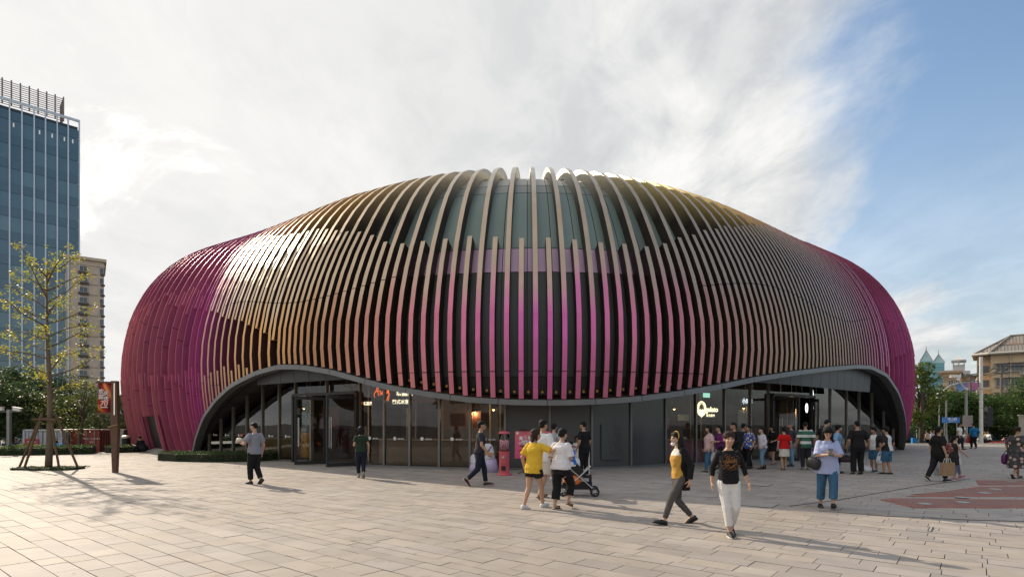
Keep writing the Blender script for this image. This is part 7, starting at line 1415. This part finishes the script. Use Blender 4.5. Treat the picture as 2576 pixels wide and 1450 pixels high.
    q = MB(); q.box(c0 + V3(0, .02, .5), (.26, .04, .05)); q.box(c0 + V3(0, -.10, -.46), (.3, .04, .05)); q.build('clamp', M_dark, e); q = MB(); q.tube([(0, .06, 0), (0, .06, .9)], .014, 6); q.tube([(-.2, -.1, .01), (0, .06, .08), (.2, -.1, .01)], .012, 6); q.tube([(0, .06, .08), (0, .3, .01)], .012, 6); q.build('stand_legs', M_dark, e)
    # counter
    p = gnd(1450, 1190); e = empty('counter', (p.x, p.y, 0), R(4), 'white sales counter with a pink top where the boy sits', 'counter'); wm = mat('counter white laminate', (.66, .65, .65), .4); w = .80
    for x, dx, dy, y in ((-.38, .03, .5, 0), (.38, .03, .5, 0)): q = MB(); q.box((x, y, .45), (dx, dy, .9)); q.build('side_panel', wm, e)
    q = MB(); q.box((0, -.23, .45), (.73, .03, .88)); q.build('front_panel', wm, e); q = MB(); q.box((0, 0, .92), (.84, .56, .035)); q.build('counter_top', mat('counter top rose', (.32, .10, .12), .4), e)
    q = MB(); q.box((p.x + .02, p.y - .08, .965), (.14, .1, .05)); q.box((p.x + .02, p.y - .08, 1.0), (.12, .09, .02)); tag(q.build('card_box', M_decal), 'small white box on the sales counter', 'box')
    # stool under the boy
    b_, d = PD['boy']; q = MB(); q.lathe([(.16, .42), (.17, .46), (.15, .48)], n=14); st = empty('stool', b_.location, 0, 'dark stool under the boy behind the counter', 'stool'); q.build('seat', M_dark, st)
    for a in (0.8, 2.4, 3.9, 5.5): q = MB(); q.tube([(.12 * math.cos(a), .12 * math.sin(a), .43), (.2 * math.cos(a), .2 * math.sin(a), 0)], .014, 6); q.build('leg', M_dark, st)
    # draped chairs
    dr = mat('chair cover white', (.66, .64, .70), .8, 0, .08, 4., .4, 12.); li = mat('chair cover lilac', (.56, .48, .68), .8, 0, .1, 4., .4, 12.)
    for px, py, rz, lb in ((1230, 1186, 78, 'draped white and lilac chair with crossed black straps behind the walking man'), (1201, 1184, 65, 'low draped lilac chair half hidden by the walking man')):
        p = gnd(px, py); sc = 1. if px > 1210 else .62; e = empty('draped_chair', (p.x, p.y, 0), R(rz), lb, 'chair', 'draped chairs'); q = MB(); rs = []
        for z, w_, d_, f in ((0, .32, .28, 0), (.25, .28, .25, 0), (.45, .25, .22, 0), (.50, .22, .12, -.10), (.75, .21, .06, -.14), (.92, .16, .05, -.16), (1.0, .08, .03, -.17)): rs.append([V3(f + d_ * math.cos(a) * (1 + .06 * math.sin(7 * a)), w_ * math.sin(a) * (1 + .06 * math.sin(9 * a)), z * sc) for a in np.linspace(0, 2 * math.pi, 25)[:-1]])
        q.rings(rs[:3]); q.build('seat_cover', li, e, smooth=True); q = MB(); q.rings(rs[2:]); o = q.build('back_cover', dr, e, smooth=True)
        if px > 1210:
            q = MB()
            for s in (1, -1): q.tube([(-.22, .17 * s, .52), (-.215, 0, .72), (-.20, -.14 * s, .92)], .014, 5); q.tube([(-.06, .17 * s, .56), (-.075, 0, .74), (-.10, -.14 * s, .92)], .014, 5)
            q.build('strap', M_dark, e); q = MB(); q.box((-.15, 0, .66), (.15, .41, .05)); q.build('sash', mat('sash orange', (.65, .32, .06), .7), e)
props()
flush()
